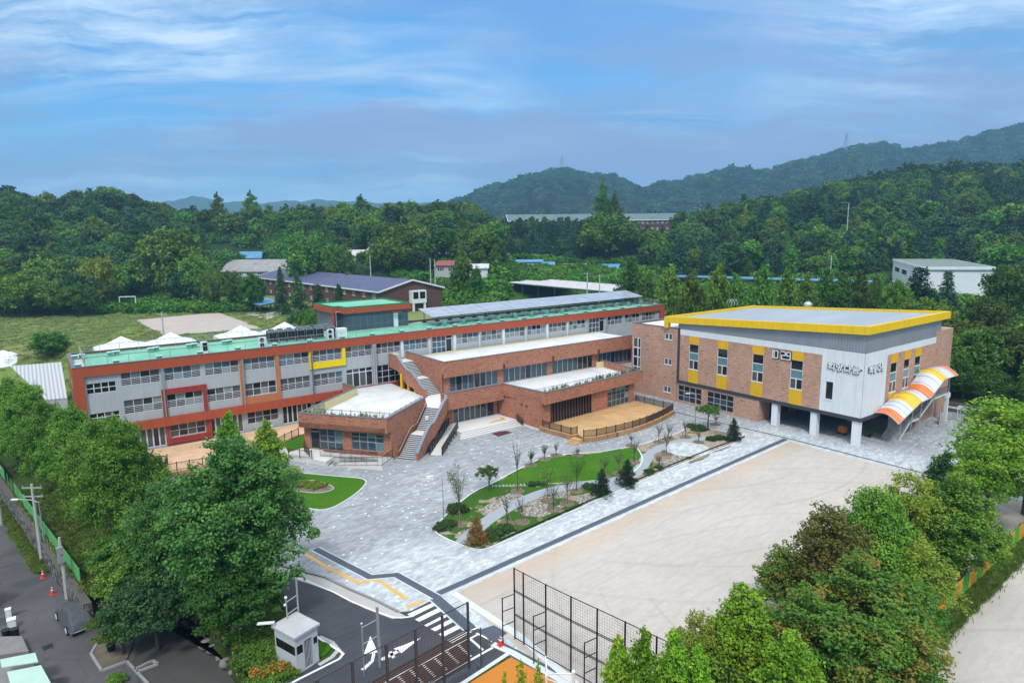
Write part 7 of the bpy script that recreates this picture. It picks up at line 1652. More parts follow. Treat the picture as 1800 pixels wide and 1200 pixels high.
# ------------------------------------------------------------ street, walls, fences
t = thing('retaining_wall', 'rubble stone retaining wall along the old street', 'wall', (wallx(75), 75, -1.6)); q = MB()
ys = [110, 100, 92, 84, 76, 68, 60, 54.5]
for a, b in zip(ys[:-1], ys[1:]): q.prism([(wallx(a)-.22, a), (wallx(a)+.35, a), (wallx(b)+.35, b), (wallx(b)-.22, b)], -1.6, .12)
q.build('stonework', m_stone, t); q = MB()
t = thing('mesh_fence', 'bright green panel fence on top of the stone retaining wall', 'fence', (wallx(75)+.3, 75, .1)); gm = dirty((.10, .38, .12), .2, 1, .6, name='green fence paint'); gn = dirty((.11, .36, .12), .3, 4, .8, name='green fence panel')
y = 58.0
while y < 108:
    x0, x1 = wallx(y)+.45, wallx(y+2)+.45; q = MB(); q.tube((x0, y, 0), (x0, y, 1.5), .045, n=5); q.build('post', gm, t)
    if not 82 < y < 90:
        q = MB(); q.quad((x0, y, .25), (x1, y+2, .25), (x1, y+2, 1.38), (x0, y, 1.38)); q.tube((x0, y, 1.4), (x1, y+2, 1.4), .03, n=4); q.tube((x0, y, .2), (x1, y+2, .2), .03, n=4)
        for k in range(1, 9): f = k/9; q.tube((x0+(x1-x0)*f, y+2*f, .2), (x0+(x1-x0)*f, y+2*f, 1.4), .018, n=3)
        q.build('panel', gn, t)
    y += 2
pole('tall concrete utility pole with crossarm beside the stone wall', (-2.2, 68.9, -1.6), 7.2, 2, .17); pole('concrete utility pole with two grey boxes near the covered car', (-.65, 59.9, -1.6), 5.2, 0, .16)
q = MB(); q.box(-.95, -.5, 59.55, 59.8, 1.6, 2.2); q.box(-.95, -.5, 59.55, 59.8, 2.3, 2.9); tag(q.build('meter_box', m_steel), 'pair of grey meter boxes strapped to the utility pole', 'meter box')
pole('concrete utility pole at the left picture edge by the wall', (-5.4, 80.5, -1.6), 6.4, 1, .16)
t = pole('slim steel street lamp pole with striped foot beside the tall utility pole', (-1.85, 68.6, -1.6), 5.6, 0, .08, lamp=-1.8, name='street_lamp', cat='street lamp', mat=m_steel)
# wires
q = MB()
for k, (a, b) in enumerate((((-2.2, 68.9, 5.2), (-5.4, 80.5, 4.5)), ((-2.2, 68.9, 5.0), (-.65, 59.9, 3.4)), ((-5.4, 80.5, 4.5), (-9, 104, 5)))):
    A = Vector(a); B = Vector(b); P = [A.lerp(B, i/8)-Vector((0, 0, math.sin(math.pi*i/8)*.5)) for i in range(9)]; q.path(P, .015, 3)
tag(q.build('overhead_wire', m_black), 'thin overhead wires strung between the street poles', 'wire')
# traffic cones
def cone(p, lab, first=[None]):
    t = first[0]
    if t is None:
        t = thing('traffic_cone', '', 'traffic cone'); red = dirty((.66, .05, .02), .15, 3, .6, name='cone red'); q = MB(); q.box(-.2, .2, -.2, .2, 0, .035); q.build('base', red, t)
        for z0, z1, m in ((.035, .34, red), (.34, .45, m_whitep), (.45, .56, red), (.56, .64, m_whitep), (.64, .72, red)):
            q = MB(); r = lambda z: .145*(1-z/.82)+.012; q.tube((0, 0, z0), (0, 0, z1), r(z0), r(z1), 12); q.build('sleeve' if m is m_whitep else 'body', m, t)
        first[0] = t; o = t
    else: o = copy_tree(t)
    o.location = p; tag(o, lab, 'traffic cone', 'orange and white traffic cones')
cone((-2.16, 65.1, -1.6), 'orange white banded cone on the street, farther of the two'); cone((-1.57, 61.4, -1.6), 'orange white banded cone on the street, nearer the covered car'); cone((22.17, 31.95, 0.01), 'orange red cone at the corner of the hatched bay')
# covered car
def covered_car():
    t = thing('covered_car', 'parked car under a wrinkled dark grey cover', 'car', (-.2, 55.4, -1.6)); L_, W_ = 4.5, 1.8; nx, ny = 40, 22; q = MB(); ang = math.atan2(53.78-56.47, -.98+1.5)
    px_ = [0, .05, .16, .30, .42, .58, .72, .86, .95, 1]; pz = [.45, .78, .92, 1.0, 1.40, 1.46, 1.40, 1.02, .92, .5]
    base = Vector((-.28, 55.55, -1.6)); ca, sa = math.cos(ang), math.sin(ang); V = []
    for i in range(nx+1):
        for j in range(ny+1):
            u, v = i/nx, j/ny*2-1; h = float(np.interp(u, px_, pz)); w = W_/2*(1-.10*abs(2*u-1)**4)
            e = abs(v); s = 1-max(0, (e-.62)/.38)**2.4*.72; roofin = 1-.16*max(0, h-1)/.46*(e < .99); z = h*s+.018*math.sin(u*37+v*5)+.014*math.sin(v*23+u*9); z = max(z, .30)
            x = (u-.5)*L_; y_ = v*w*roofin; q.v.append((base.x+ca*x-sa*y_, base.y+sa*x+ca*y_, base.z+z))
    for i in range(nx):
        for j in range(ny): a = i*(ny+1)+j; q.f.append((a, a+ny+1, a+ny+2, a+1)); q.m.append(0)
    q.build('cover', dirty((.075, .08, .088), .3, 1.2, .7, name='car cover cloth'), t, smooth=True)
    q = MB(); q.obox((base.x, base.y), L_*.92, W_*.9, base.z+.22, base.z+.42, ang); q.build('body', m_black, t)
    q = MB(); q.obox((base.x+ca*2.16, base.y+sa*2.16), .08, 1.5, base.z+.33, base.z+.42, ang); q.build('bumper_trim', m_wframe, t)
    for dx in (-1.35, 1.35):
        for s in (-1, 1):
            cx, cy = base.x+ca*dx-sa*s*.84, base.y+sa*dx+ca*s*.84; ax = Vector((-sa, ca, 0))*s; c = Vector((cx, cy, base.z+.31)); q = MB(); q.tube(c-ax*.1, c+ax*.08, .31, n=18); w = q.build('wheel', m_black, t); q = MB(); q.tube(c+ax*.08, c+ax*.095, .23, n=18); q.build('hubcap', m_wframe, w)
covered_car()
# planter, kerbs by the lot, boulders
m_kerb2 = dirty((.30, .31, .31), .3, 1.5, name='old kerb')
def kerbline(name, lab, pts, z, w=.16, h=.14, cat='kerb'):
    q = MB(); P = [G(*p, z) for p in pts]
    for a, b in zip(P[:-1], P[1:]): q.beam(a+Vector((0, 0, h/2)), b+Vector((0, 0, h/2)), w, h)
    o = q.build(name, m_kerb2); o['kind'] = 'structure'; return o
kerbline('planter_kerb', '', [(183, 1112), (160, 1150), (179, 1180), (223, 1163), (262, 1205)], -1.6); kerbline('tree_pit_kerb', '', [(240, 1182), (278, 1168), (268, 1162), (236, 1178)], -1.6); kerbline('lot_kerb', '', [(186, 1113), (215, 1140)], -1.6)
q = MB(); q.sheet([G2(*p, -1.6) for p in ((183, 1112), (160, 1150), (179, 1178), (223, 1160), (235, 1128))], -1.5); tag(q.build('planter_soil', m_soil), kind='structure')
bp = [(300, 1092, .6), (322, 1096, .75), (338, 1104, .6), (352, 1112, .8), (362, 1130, .95), (373, 1138, .8), (388, 1152, .7), (397, 1162, .9), (410, 1158, .6), (425, 1180, .7), (432, 1196, .7), (408, 1178, .5)]
for i, (px, py, s) in enumerate(bp):
    p = G(px, py, -1.1); q = MB(); q.ico((p.x, p.y, p.z-.1), s*.5, s*.38, s*.42, sub=3, jit=.06); o = q.build('boulder', m_rock, smooth=True); tag(o, 'rough grey boulder in the rockery along the parking lot edge', 'boulder', 'rough grey boulders along the parking lot edge')
q = MB(); q.prism([G2(250, 1058), G2(330, 1083), G2(385, 1110), G2(425, 1150), G2(450, 1215), (11, 20), (9.5, 20), G2(400, 1180, -1.6), G2(350, 1125, -1.6), G2(250, 1075, -1.6)], -1.65, -.9); tag(q.build('rockery_bank', m_rough), kind='structure')
# guard booth
def booth():
    t = thing('guard_booth', 'small white gate booth with dark window band and flat roof', 'booth', (11, 38.3, 0)); a = Vector(G2(523, 1186)); b = Vector(G2(558, 1163)); d = (b-a).normalized(); c_ = Vector((-d.y, d.x)); D = 2.1; Wd = (b-a).length+.15
    A = a; B = a+d*Wd; C2 = B+c_*D; E = A+c_*D; hgt = 2.45
    Ff = Fc(A, B); Fl = Fc(E, A); Fr = Fc(B, C2); Fk = Fc(C2, E); q = MB(); dh = (.62*1, 1.22, .05, 1.95)
    holed(q, Ff, 0, Ff.L, 0, hgt, [dh, (.08, .5, 1.3, 1.85), (Ff.L-.34, Ff.L-.06, 1.35, 1.8)], .12); holed(q, Fl, 0, Fl.L, 0, hgt, [(.12, Fl.L-.08, 1.25, 1.85)], .08); holed(q, Fr, 0, Fr.L, 0, hgt, [], .1); holed(q, Fk, 0, Fk.L, 0, hgt, [], .1); q.build('wall', dirty((.50, .52, .54), .15, 1.2, name='booth panel'), t)
    window(t, Fl, (.12, Fl.L-.08, 1.25, 1.85), 4, 1, m_black, [(m_gdark, 1)], 0, dep=.05, fr=.04); window(t, Ff, (.08, .5, 1.3, 1.85), 1, 1, m_black, [(m_gdark, 1)], 0, dep=.05, fr=.04); window(t, Ff, (Ff.L-.34, Ff.L-.06, 1.35, 1.8), 1, 1, m_black, [(m_gdark, 1)], 0, dep=.05, fr=.04)
    o = window(t, Ff, dh, 1, 1, m_gframe, [(m_gsky, 1)], 0, dep=.1, fr=.08, name='door'); q = MB()
    for i in range(5): u = dh[0]+.1+.1*i; fbox(q, Ff, u, u+.02, .15, 1.85, -.07, -.05)
    q.build('security_bar', m_wframe, o)
    q = MB(); oo = [tuple(p+v) for p, v in ((A, (-d-c_)*.13), (B, (d-c_)*.13), (C2, (d+c_)*.13), (E, (-d+c_)*.13))]; q.prism(oo, hgt+.002, hgt+.16); q.build('roof', dirty((.44, .45, .46), .3, 1.0, name='booth roof'), t)
    q = MB(); ctr = A+d*Wd*.62+c_*D*.5; q.tube((ctr.x, ctr.y, hgt+.163), (ctr.x, ctr.y, hgt+.17), .22, n=16); q.build('roof_stain', m_conc, t)
    # mast with camera and bracket
    m1 = A+d*Wd*.55+c_*D*.95; m2 = m1+d*.95+c_*.15; t = thing('camera_mast', 'white twin pole camera mast behind the gate booth', 'mast', (m1.x, m1.y, 0)); q = MB()
    q.tube((m1.x, m1.y, 0), (m1.x, m1.y, 4.0), .045); q.tube((m2.x, m2.y, 0), (m2.x, m2.y, 4.9), .06, n=8); [q.tube((m1.x, m1.y, z), (m2.x, m2.y, z), .03) for z in (2.9, 3.75)]; q.build('pole', m_steel, t)
    q = MB(); q.ico((m1.x, m1.y, 4.08), .1, .1, .1, sub=2); q.ico((m1.x-.08, m1.y, 3.6), .09, .09, .09, sub=2); q.build('camera', m_whitep, t)
    q = MB(); e = E-c_*.3; q.beam((e.x-1.0, e.y+.6, 2.9), (e.x-.1, e.y+.1, 2.9), .25, .06); tag(q.build('floodlight_bar', m_whitep), 'white slab floodlight jutting out left of the booth roof', 'floodlight')
booth()
q = MB(); q.prism(px_poly([(560, 1128), (577, 1131), (583, 1140), (575, 1150), (561, 1158)], 0, 1), 0, .1); tag(q.build('booth_lawn', m_lawn), kind='structure')
q = MB(); P = [(558, 1120), (580, 1130), (590, 1142), (580, 1153), (558, 1166)]; strip(q, [G2(*p) for p in P], .3, .006); tag(q.build('booth_kerb', m_conc), kind='structure')
# steel pole by the road
t = thing('steel_post', 'brushed steel pole with side bracket standing in front of the screen fence', 'pole', G(668, 1172)); p = G(668, 1172); q = MB(); q.tube(p, p+Vector((0, 0, 4.15)), .09, n=10); q.build('shaft', m_steel, t); q = MB(); b2 = p+Vector((-1.15, -.25, 0)); q.tube(b2, b2+Vector((0, 0, 3.5)), .04); q.tube(p+Vector((0, 0, 3.3)), b2+Vector((0, 0, 3.3)), .025); q.tube(p+Vector((0, 0, 2.2)), b2+Vector((0, 0, 2.2)), .025); q.ico(b2+Vector((0, 0, 3.56)), .09, .09, .09, sub=2); q.build('bracket', m_steel, t)
# ball fence
def net_fence():
    t = thing('ball_fence', 'tall black mesh ball fence along the sand field', 'fence', (23.3, 31.9, 0)); P = [(23.33, 31.93), (23.44, 31.08), (23.70, 29.1), (24.04, 27.1), (24.4, 25.2), (24.75, 23.3), (25.1, 21.3), (25.5, 19.3), (25.9, 17.3), (26.3, 15.3)]; h = 5.1
    for i, p in enumerate(P): q = MB(); q.tube((*p, 0), (*p, h), .055, n=8); q.build('post', m_black, t)
    net = MB()
    for a, b in zip(P[:-1], P[1:]):
        A = Vector((*a, 0)); B = Vector((*b, 0)); q = MB()
        for z in (.12, 1.75, 1.85, 3.45, 3.55, h-.03): q.beam(A+Vector((0, 0, z)), B+Vector((0, 0, z)), .04, .04)
        q.build('rail', m_black, t); n = int((B-A).length/.17)
        for i in range(1, n): p = A.lerp(B, i/n); net.tube(p+Vector((0, 0, .1)), p+Vector((0, 0, h)), .0055, n=3)
        z = .3
        while z < h: net.tube(A+Vector((0, 0, z)), B+Vector((0, 0, z)), .0055, n=3); z += .19
    net.build('mesh', m_black, t)
    for i in (0, 2, 4, 6, 8):
        p = Vector((*P[i], 0)); b = p+Vector((-.95, .05, 0)); q = MB(); q.tube(b, b+Vector((0, 0, 3.3)), .045); [q.tube(b+Vector((0, 0, z)), p+Vector((0, 0, z)), .03) for z in (1.3, 2.3, 3.25)]; q.build('brace', m_black, t)
net_fence()
# slatted screen fence with mesh above
def screen_fence():
    t = thing('screen_fence', 'dark brown slatted screen with black mesh above beside the hatched bay', 'fence', (19.3, 31.3, 0)); P = [Vector((19.3, 31.3, 0)), Vector((17.36, 31.08, 0)), Vector((15.43, 30.82, 0)), Vector((13.49, 30.56, 0)), Vector((11.4, 30.3, 0)), Vector((9.4, 30.0, 0)), Vector((7.4, 29.7, 0))]; h = 4.45
    for p in P: q = MB(); q.box(p.x-.06, p.x+.06, p.y-.06, p.y+.06, 0, h); q.build('post', m_darkm, t)
    net = MB()
    for a, b in zip(P[:-1], P[1:]):
        q = MB(); z = .35
        while z < 2.55: q.beam(a+Vector((0, .05, z)), b+Vector((0, .05, z)), .03, .09); z += .155
        q.build('slat', m_brown, t); q = MB(); q.beam(a+Vector((0, 0, h-.02)), b+Vector((0, 0, h-.02)), .05, .05); q.beam(a+Vector((0, 0, 2.68)), b+Vector((0, 0, 2.68)), .05, .05); q.build('rail', m_darkm, t)
        n = int((b-a).length/.10)
        for i in range(1, n): p = a.lerp(b, i/n); net.tube(p+Vector((0, 0, 2.7)), p+Vector((0, 0, h-.03)), .009, n=3)
    net.build('mesh', m_darkm, t)
    q = MB(); p = Vector((20.0, 31.0, 0)); q.tube(p, p+Vector((0, 0, 2.6)), .05); q.tube(p+Vector((0, 0, 2.5)), P[0]+Vector((0, 0, 2.5)), .035); q.tube(p, p+Vector((0, 0, .06)), .25, n=12); q.build('brace', m_darkm, t)
screen_fence()
# orange / green fence
def panel_fence():
    t = thing('panel_fence', 'slanting orange and green metal panel fence beside the sandy path', 'fence', (50, 15.5, 0)); og = dirty((.72, .27, .03), .15, 2, .6, name='orange panel'); gr = dirty((.16, .50, .05), .15, 2, .6, name='lime panel'); x = 34.0; i = 0
    yy = lambda x: float(np.interp(x, [30, 48, 67, 90], [15.2, 15.75, 16.3, 17]))
    while x < 92:
        q = MB(); q.tube((x, yy(x), 0), (x, yy(x), 1.75), .04, n=5); q.build('post', gr, t)
        q = MB(); a = Vector((x+.05, yy(x), .3)); b = Vector((x+1.45, yy(x+1.5), .3)); m = og if i % 2 else gr
        for k in range(14 if m is gr else 22): z = .3+1.35*k/(13 if m is gr else 21); q.beam((a.x, a.y, z), (b.x, b.y, z), .012, .030 if m is gr else .058)
        for f in (0, .33, .66, 1): p = a.lerp(b, f); q.tube((p.x, p.y, .25), (p.x, p.y, 1.68), .014, n=4)
        q.build('panel', m, t); x += 1.5; i += 1
panel_fence()
# rough grass at fences
SL = np.array([[p[0], p[1]] for p in slope])
def inside(x, y): return x > float(np.interp(-y, -SL[:, 1], SL[:, 0]))+.2
V, tt = leaf_arrays(rng.normal(0, .16, (70, 3))*np.array([1, 1, .4])+np.array([0, 0, .16]), unit(70)*np.array([1, 1, .3]), rng.uniform(.06, .17, 70), rng.random((70, 2)), .25); blade = np_mesh('grass_tuft', V, tt, [l_grass])
pts = []
for _ in range(3600): x = rng.uniform(33, 92); y = float(np.interp(x, [30, 48, 67, 90], [15.2, 15.75, 16.3, 17]))-rng.uniform(-.5, 1.05)**1; pts.append((x, y, 0, rng.uniform(.6, 1.3)))
for _ in range(2600):
    y = rng.uniform(50, 84); x = wallx(y)+rng.uniform(.6, 6.5)
    if y > 58 or inside(x, y): pts.append((x, y, -.02, rng.uniform(.7, 1.9)))
for _ in range(1400):
    x = rng.uniform(1, 12); y = rng.uniform(38, 58)
    if inside(x, y): pts.append((x, y, -.02, rng.uniform(.7, 1.7)))
for _ in range(420): y = rng.uniform(66, 88); pts.append((wallx(y)-rng.uniform(.25, 1.1), y, -1.58, rng.uniform(.4, 1.1)))
a = np.array(pts); scatter('long_grass', 'long rough grass along the fences and under the trees', [blade], a[:, :3], a[:, 3], cat='grass')
# flowers by the booth
pr_bush = tree_protos('shrub', spec(kind='dome', Rr=1., z0=-.1, z1=.8, n=5200, size=.055, k=20, rf=.36, trunk_r=.03, limbs=3), l_mid, m_bark, False, 2)
pr_flow = tree_protos('blooms', spec(kind='dome', Rr=.8, z0=.45, z1=.95, n=90, size=.07, k=20, rf=.36, trunk_r=.01, limbs=1), l_flower, m_bark, True, 1)
for i, (px, py, s, lab) in enumerate(((505, 1185, .9, 'red flowering shrub against the booth, nearest the wall'), (478, 1190, 1.0, 'orange flowering shrub left of the booth foot'), (455, 1200, 1.0, 'flowering shrub at the bottom edge left of the booth'))):
    p = G(px, py); o = near('flowering_shrub', lab, p.x, p.y, s, pr_bush, i, cat='shrub'); c = bpy.data.objects.new('blooms', pr_flow[0][0]); COL.objects.link(c); c.parent = o
for px, py, s, lab in ((470, 1150, 1.3, 'dense green shrub behind the flowering ones'), (440, 1165, 1.3, 'dense green shrub at the rockery top'), (495, 1150, 1.0, 'green shrub tight against the left wall of the booth'), (430, 1120, 1.4, 'dark green shrub beneath the soft pine'), (405, 1110, 1.2, 'green shrub over the boulders'), (200, 1160, .7, 'low shrub in the street planter')):
    p = G(px, py); near('shrub', lab, p.x, p.y, s, pr_bush, int(px), cat='shrub', z=-1.5 if px == 200 else 0)
t = thing('pot', 'round plant pot in the street planter', 'pot', G(196, 1142, -1.5)); p = G(196, 1142, -1.5); q = MB(); q.tube(p, p+Vector((0, 0, .45)), .22, .3, 14); q.build('body', m_black, t)
# basketball stand
p = G(1008, 1262); t = thing('basketball_stand', 'white tubular basketball stand on the orange court', 'basketball stand', p); q = MB(); hh = height_at(1008, 1180, p); q.tube(p, p+Vector((0, 0, hh)), .09, n=8); q.ico(p+Vector((0, 0, hh)), .12, .12, .12, sub=2); lv = Vector((LATV[0], LATV[1], 0)); e = p-lv*1.5+Vector((0, 0, hh-.1)); q.tube(p+Vector((0, 0, hh-.1)), e, .045); q.tube(p+Vector((0, 0, hh-1)), e-Vector((0, 0, .3)), .04); q.tube(p+Vector((0, 0, hh-.7)), e+Vector((0, 0, .3)), .035); q.build('arm', m_whitep, t)
q = MB(); fwv = Vector((FWV[0], FWV[1], 0)); c4 = [e-fwv*.8-Vector((0, 0, .5)), e+fwv*.8-Vector((0, 0, .5)), e+fwv*.8+Vector((0, 0, .5)), e-fwv*.8+Vector((0, 0, .5))]; [q.tube(a, b, .04) for a, b in zip(c4, c4[1:]+c4[:1])]; q.build('backboard_frame', m_whitep, t)
# houses at the bottom left
t = thing('lean_to_roof', 'pale green corrugated lean-to roof at the bottom left corner', 'roof', G(60, 1190, .2)); z = .4; gc = dirty((.42, .60, .52), .22, 1.2, .6, name='pale green sheet'); P = [G(12, 1180, z), G(72, 1168, z), G(98, 1215, z), G(25, 1225, z)]; q = MB(); q.hexa([p-Vector((0, 0, .06)) for p in P]+P); q.build('sheet', gc, t)
q = MB(); P = [G(0, 1158, z), G(62, 1146, z), G(67, 1162, z), G(3, 1172, z)]; q.hexa([p-Vector((0, 0, .06)) for p in P]+P); tag(q.build('lean_to_roof', gc), 'narrow pale green roof strip behind the larger lean-to', 'roof')
q = MB(); P = [G2(-30, 1188, -1.6), G2(52, 1180, -1.6), G2(84, 1218, -1.6), G2(80, 1300, -1.6), G2(-40, 1300, -1.6)]; q.prism(P, -1.6, -.5); tag(q.build('yard_house', dirty((.22, .22, .21), .4, 1, name='weathered wall')), 'weathered pale house wall under the green lean-to roofs', 'house')
q = MB(); P = [G2(-20, 1130, -1.6), G2(40, 1128, -1.6), G2(52, 1155, -1.6), G2(-20, 1165, -1.6)]; q.prism(P, -1.6, -1.1); tag(q.build('yard_platform', dirty((.20, .20, .20), .4, 1, name='yard slab')), 'low pale concrete yard platform beside the street', 'platform')
for i, (px, py, s, h, m, lab) in enumerate(((22, 1103, .5, .7, m_whitep, 'white lidded bin at the street edge'), (27, 1118, .45, .6, m_black, 'black tub beside the white bin'), (12, 1120, .45, .6, m_black, 'second black tub at the street edge'), (16, 1085, .35, .7, m_whitep, 'white plank stack end by the dark bush'))):
    p = G(px, py, -1.6); t = thing('bin' if i < 1 else 'tub', lab, 'bin' if i < 1 else 'tub', p); q = MB()
    if m is m_black: q.tube(p, p+Vector((0, 0, h)), s*.5, s*.6, 14)
    else: q.box(p.x-s/2, p.x+s/2, p.y-s/2, p.y+s/2, p.z, p.z+h)
    q.build('body', m, t); q = MB(); q.box(p.x-s*.56, p.x+s*.56, p.y-s*.56, p.y+s*.56, p.z+h+.002, p.z+h+.05) if m is not m_black else q.tube(p+Vector((0, 0, h)), p+Vector((0, 0, h+.03)), s*.64, n=14); q.build('lid', m, t)
q = MB(); P = [G(px, py, -1.59) for px, py in ((73, 1136), (91, 1129), (95, 1136), (77, 1143))]; q.sheet([(p.x, p.y) for p in P], -1.588)
for k in range(6): pass
tag(q.build('drain_grate', m_black), 'dark slotted drain grate in the old street', 'drain')
# stone wall and little goals at the right
t = thing('stone_wall', 'low dark rubble stone wall under the hillside at the right', 'wall', (107.5, 33, 0)); q = MB(); P = [(107.6, 40), (107.9, 30), (109.5, 20), (113, 8)]
for a, b in zip(P[:-1], P[1:]): q.prism([a, b, (b[0]+1.2, b[1]), (a[0]+1.2, a[1])], 0, 1.3)
q.build('stonework', dirty((.09, .085, .08), .5, 2, .95, name='dark rubble'), t)
q = MB(); q.prism([(108.5, 66), (108.5, 40), (109, 30), (110.5, 20), (114, 8), (135, 0), (135, 66)], -.02, [1.2]*5+[4, 4]); tag(q.build('hillside_bank', m_forestfloor), kind='structure')
def goal(x, y, lab):
    t = thing('small_goal', lab, 'goal', (x, y, 0)); w, h, d = 3.0, 2.0, 1.0; q = MB(); c = [(x, y-w/2), (x, y+w/2)]
    for cx, cy in c: q.tube((cx, cy, 0), (cx, cy, h), .06); q.tube((cx, cy, h), (cx+d*.7, cy, h), .045); q.tube((cx+d*.7, cy, h), (cx+d*1.3, cy, 0), .045); q.tube((cx, cy, 0), (cx+d*1.3, cy, 0), .04)
    q.tube((x, y-w/2, h), (x, y+w/2, h), .06); q.tube((x+d*.7, y-w/2, h), (x+d*.7, y+w/2, h), .04); q.build('frame', m_whitep, t)
    q = MB(); [q.tube((x+d, y-w/2+.2*k, 0.1), (x+d, y-w/2+.2*k, h*.9), .012, n=3) for k in range(1, 15)]; q.ico((x+.5, y-w/2+.1, .5), .25, .25, .6, sub=2, jit=.15); q.build('net', dirty((.03, .10, .18), .4, 5, name='blue net'), t)
goal(102.0, 36.3-2.0, 'white tubular small goal close to the canopy stair'); goal(103.4, 32.8, 'white tubular small goal farther right by the stone wall')
q = MB(); 
for k in range(3): q.prism([(99.0+.5*k, 34.9), (99.4+.5*k, 34.9), (99.6+.5*k, 35.05), (99.2+.5*k, 35.05)], 0, 1.7-.2*k)
tag(q.build('leaning_boards', m_conc), 'grey boards leaning under the canopy stair', 'boards')
# things under the hall
def cart(x, y, lab, col, s=1.):
    t = thing('generator_cart', lab, 'machine', (x, y, 0)); q = MB(); q.box(x-.35*s, x+.35*s, y-.45*s, y+.45*s, .3*s, 1.05*s); q.box(x-.25*s, x+.25*s, y-.3*s, y+.3*s, 1.05*s, 1.2*s); q.build('body', col, t)
    for sx in (-.3, .3):
        for sy in (-.36, .36): q = MB(); q.tube((x+sx*s-.05, y+sy*s, .16*s), (x+sx*s+.05, y+sy*s, .16*s), .16*s, n=12); q.build('wheel', m_black, t)
    q = MB(); q.tube((x-.3*s, y-.4*s, .9*s), (x-.6*s, y-.5*s, 1.15*s), .03); q.build('handle', m_black, t)
oc = dirty((.62, .17, .02), .2, 3, .5, name='machine orange'); cart(84.5, 41.0, 'orange wheeled machine under the hall near the corner column', oc); cart(86.8, 40.3, 'second smaller orange machine deeper under the hall', oc, .8)
t = thing('potted_plant', 'dark potted plant at the foot of the canopy stair', 'plant', (86.0, 38.2, 0)); q = MB(); q.tube((86, 38.2, 0), (86, 38.2, .4), .2, .26, 12); q.build('pot', m_black, t); q = MB(); q.v, q.f, q.m = [], [], []
c = bpy.data.objects.new('foliage', pr_bush[0][1]); COL.objects.link(c); c.parent = t; c.location = (0, 0, .5); c.scale = (.5, .5, .9)

# ------------------------------------------------------------ lamps on the grounds
pole('slim grey lamp post at the left end of the planted island', G(780, 916), 4.3, 0, .07, lamp=-.9, name='street_lamp', cat='street lamp', mat=m_steel); pole('slim grey lamp post on the pale deck', G(468, 784, .6), 2.5, 0, .06, lamp=.4, name='street_lamp', cat='street lamp', mat=m_steel); pole('slim grey lamp post before the hall windows', G(1222, 747), 4.4, 0, .07, lamp=-.9, name='street_lamp', cat='street lamp', mat=m_steel)
# ------------------------------------------------------------ planted island
def sapling(px, py, top, lab, dens=60, spread=.9, leafm=None, lsize=.05, tall=None, seed=0, z=.07, stakes=True, cat='tree'):
    p = G(px, py, z); h = height_at(px, top, p, z); t = thing('sapling', lab, cat, p); rnd = random.Random(seed); q = MB(); q.tube(p, p+Vector((rnd.uniform(-.1, .1), rnd.uniform(-.1, .1), h*.55)), .05, .035, 6); tips = []
    for i in range(16):
        b0 = p+Vector((0, 0, h*rnd.uniform(.32, .6))); a = rnd.uniform(0, 6.28); r = spread*rnd.uniform(.45, 1); e = p+Vector((r*math.cos(a), r*math.sin(a), h*rnd.uniform(.65, 1))); m_ = b0.lerp(e, .5)+Vector((0, 0, -.08*h)); q.path([b0, m_, e], [.022, .015, .006], 4); tips += [m_, e]
        for _ in range(4): f = b0.lerp(e, rnd.uniform(.4, 1)); g = f+Vector((rnd.uniform(-.3, .3), rnd.uniform(-.3, .3), rnd.uniform(.1, .4)))*spread; q.tube(f, g, .008, .004, 3); tips.append(g)
    q.tube(p+Vector((0, 0, h*.5)), p+Vector((0, 0, h*.98)), .028, .008, 5); tips.append(p+Vector((0, 0, h*.95))); q.build('stem', m_bark, t)
    if stakes:
        q = MB()
        for k in range(3): a = k*2.09+seed; q.tube(p+Vector((.55*math.cos(a), .55*math.sin(a), 0)), p+Vector((.03*math.cos(a), .03*math.sin(a), min(1.35, h*.5))), .028, .022, 5)
        q.build('stake', m_stake, t)
    if dens:
        T = np.array([tips[i] for i in rng.integers(0, len(tips), dens)])+rng.normal(0, .10*spread+.03, (dens, 3)); V, tt = leaf_arrays(T-np.array(p), unit(dens), lsize*rng.uniform(.6, 1.4, dens), np.c_[rng.random(dens), rng.random(dens)**3]); me = np_mesh('sapling_foliage', V, tt, [leafm or l_twig]); o = bpy.data.objects.new('foliage', me); COL.objects.link(o); o.parent = t
    d = MB(); d.sheet([(p.x+.75*math.cos(k*math.pi/10), p.y+.75*math.sin(k*math.pi/10)) for k in range(20)], z+.03); d.prism([(p.x+.75*math.cos(k*math.pi/10), p.y+.75*math.sin(k*math.pi/10)) for k in range(20)], z, z+.028); o = d.build('tree_pit', m_soil, t)
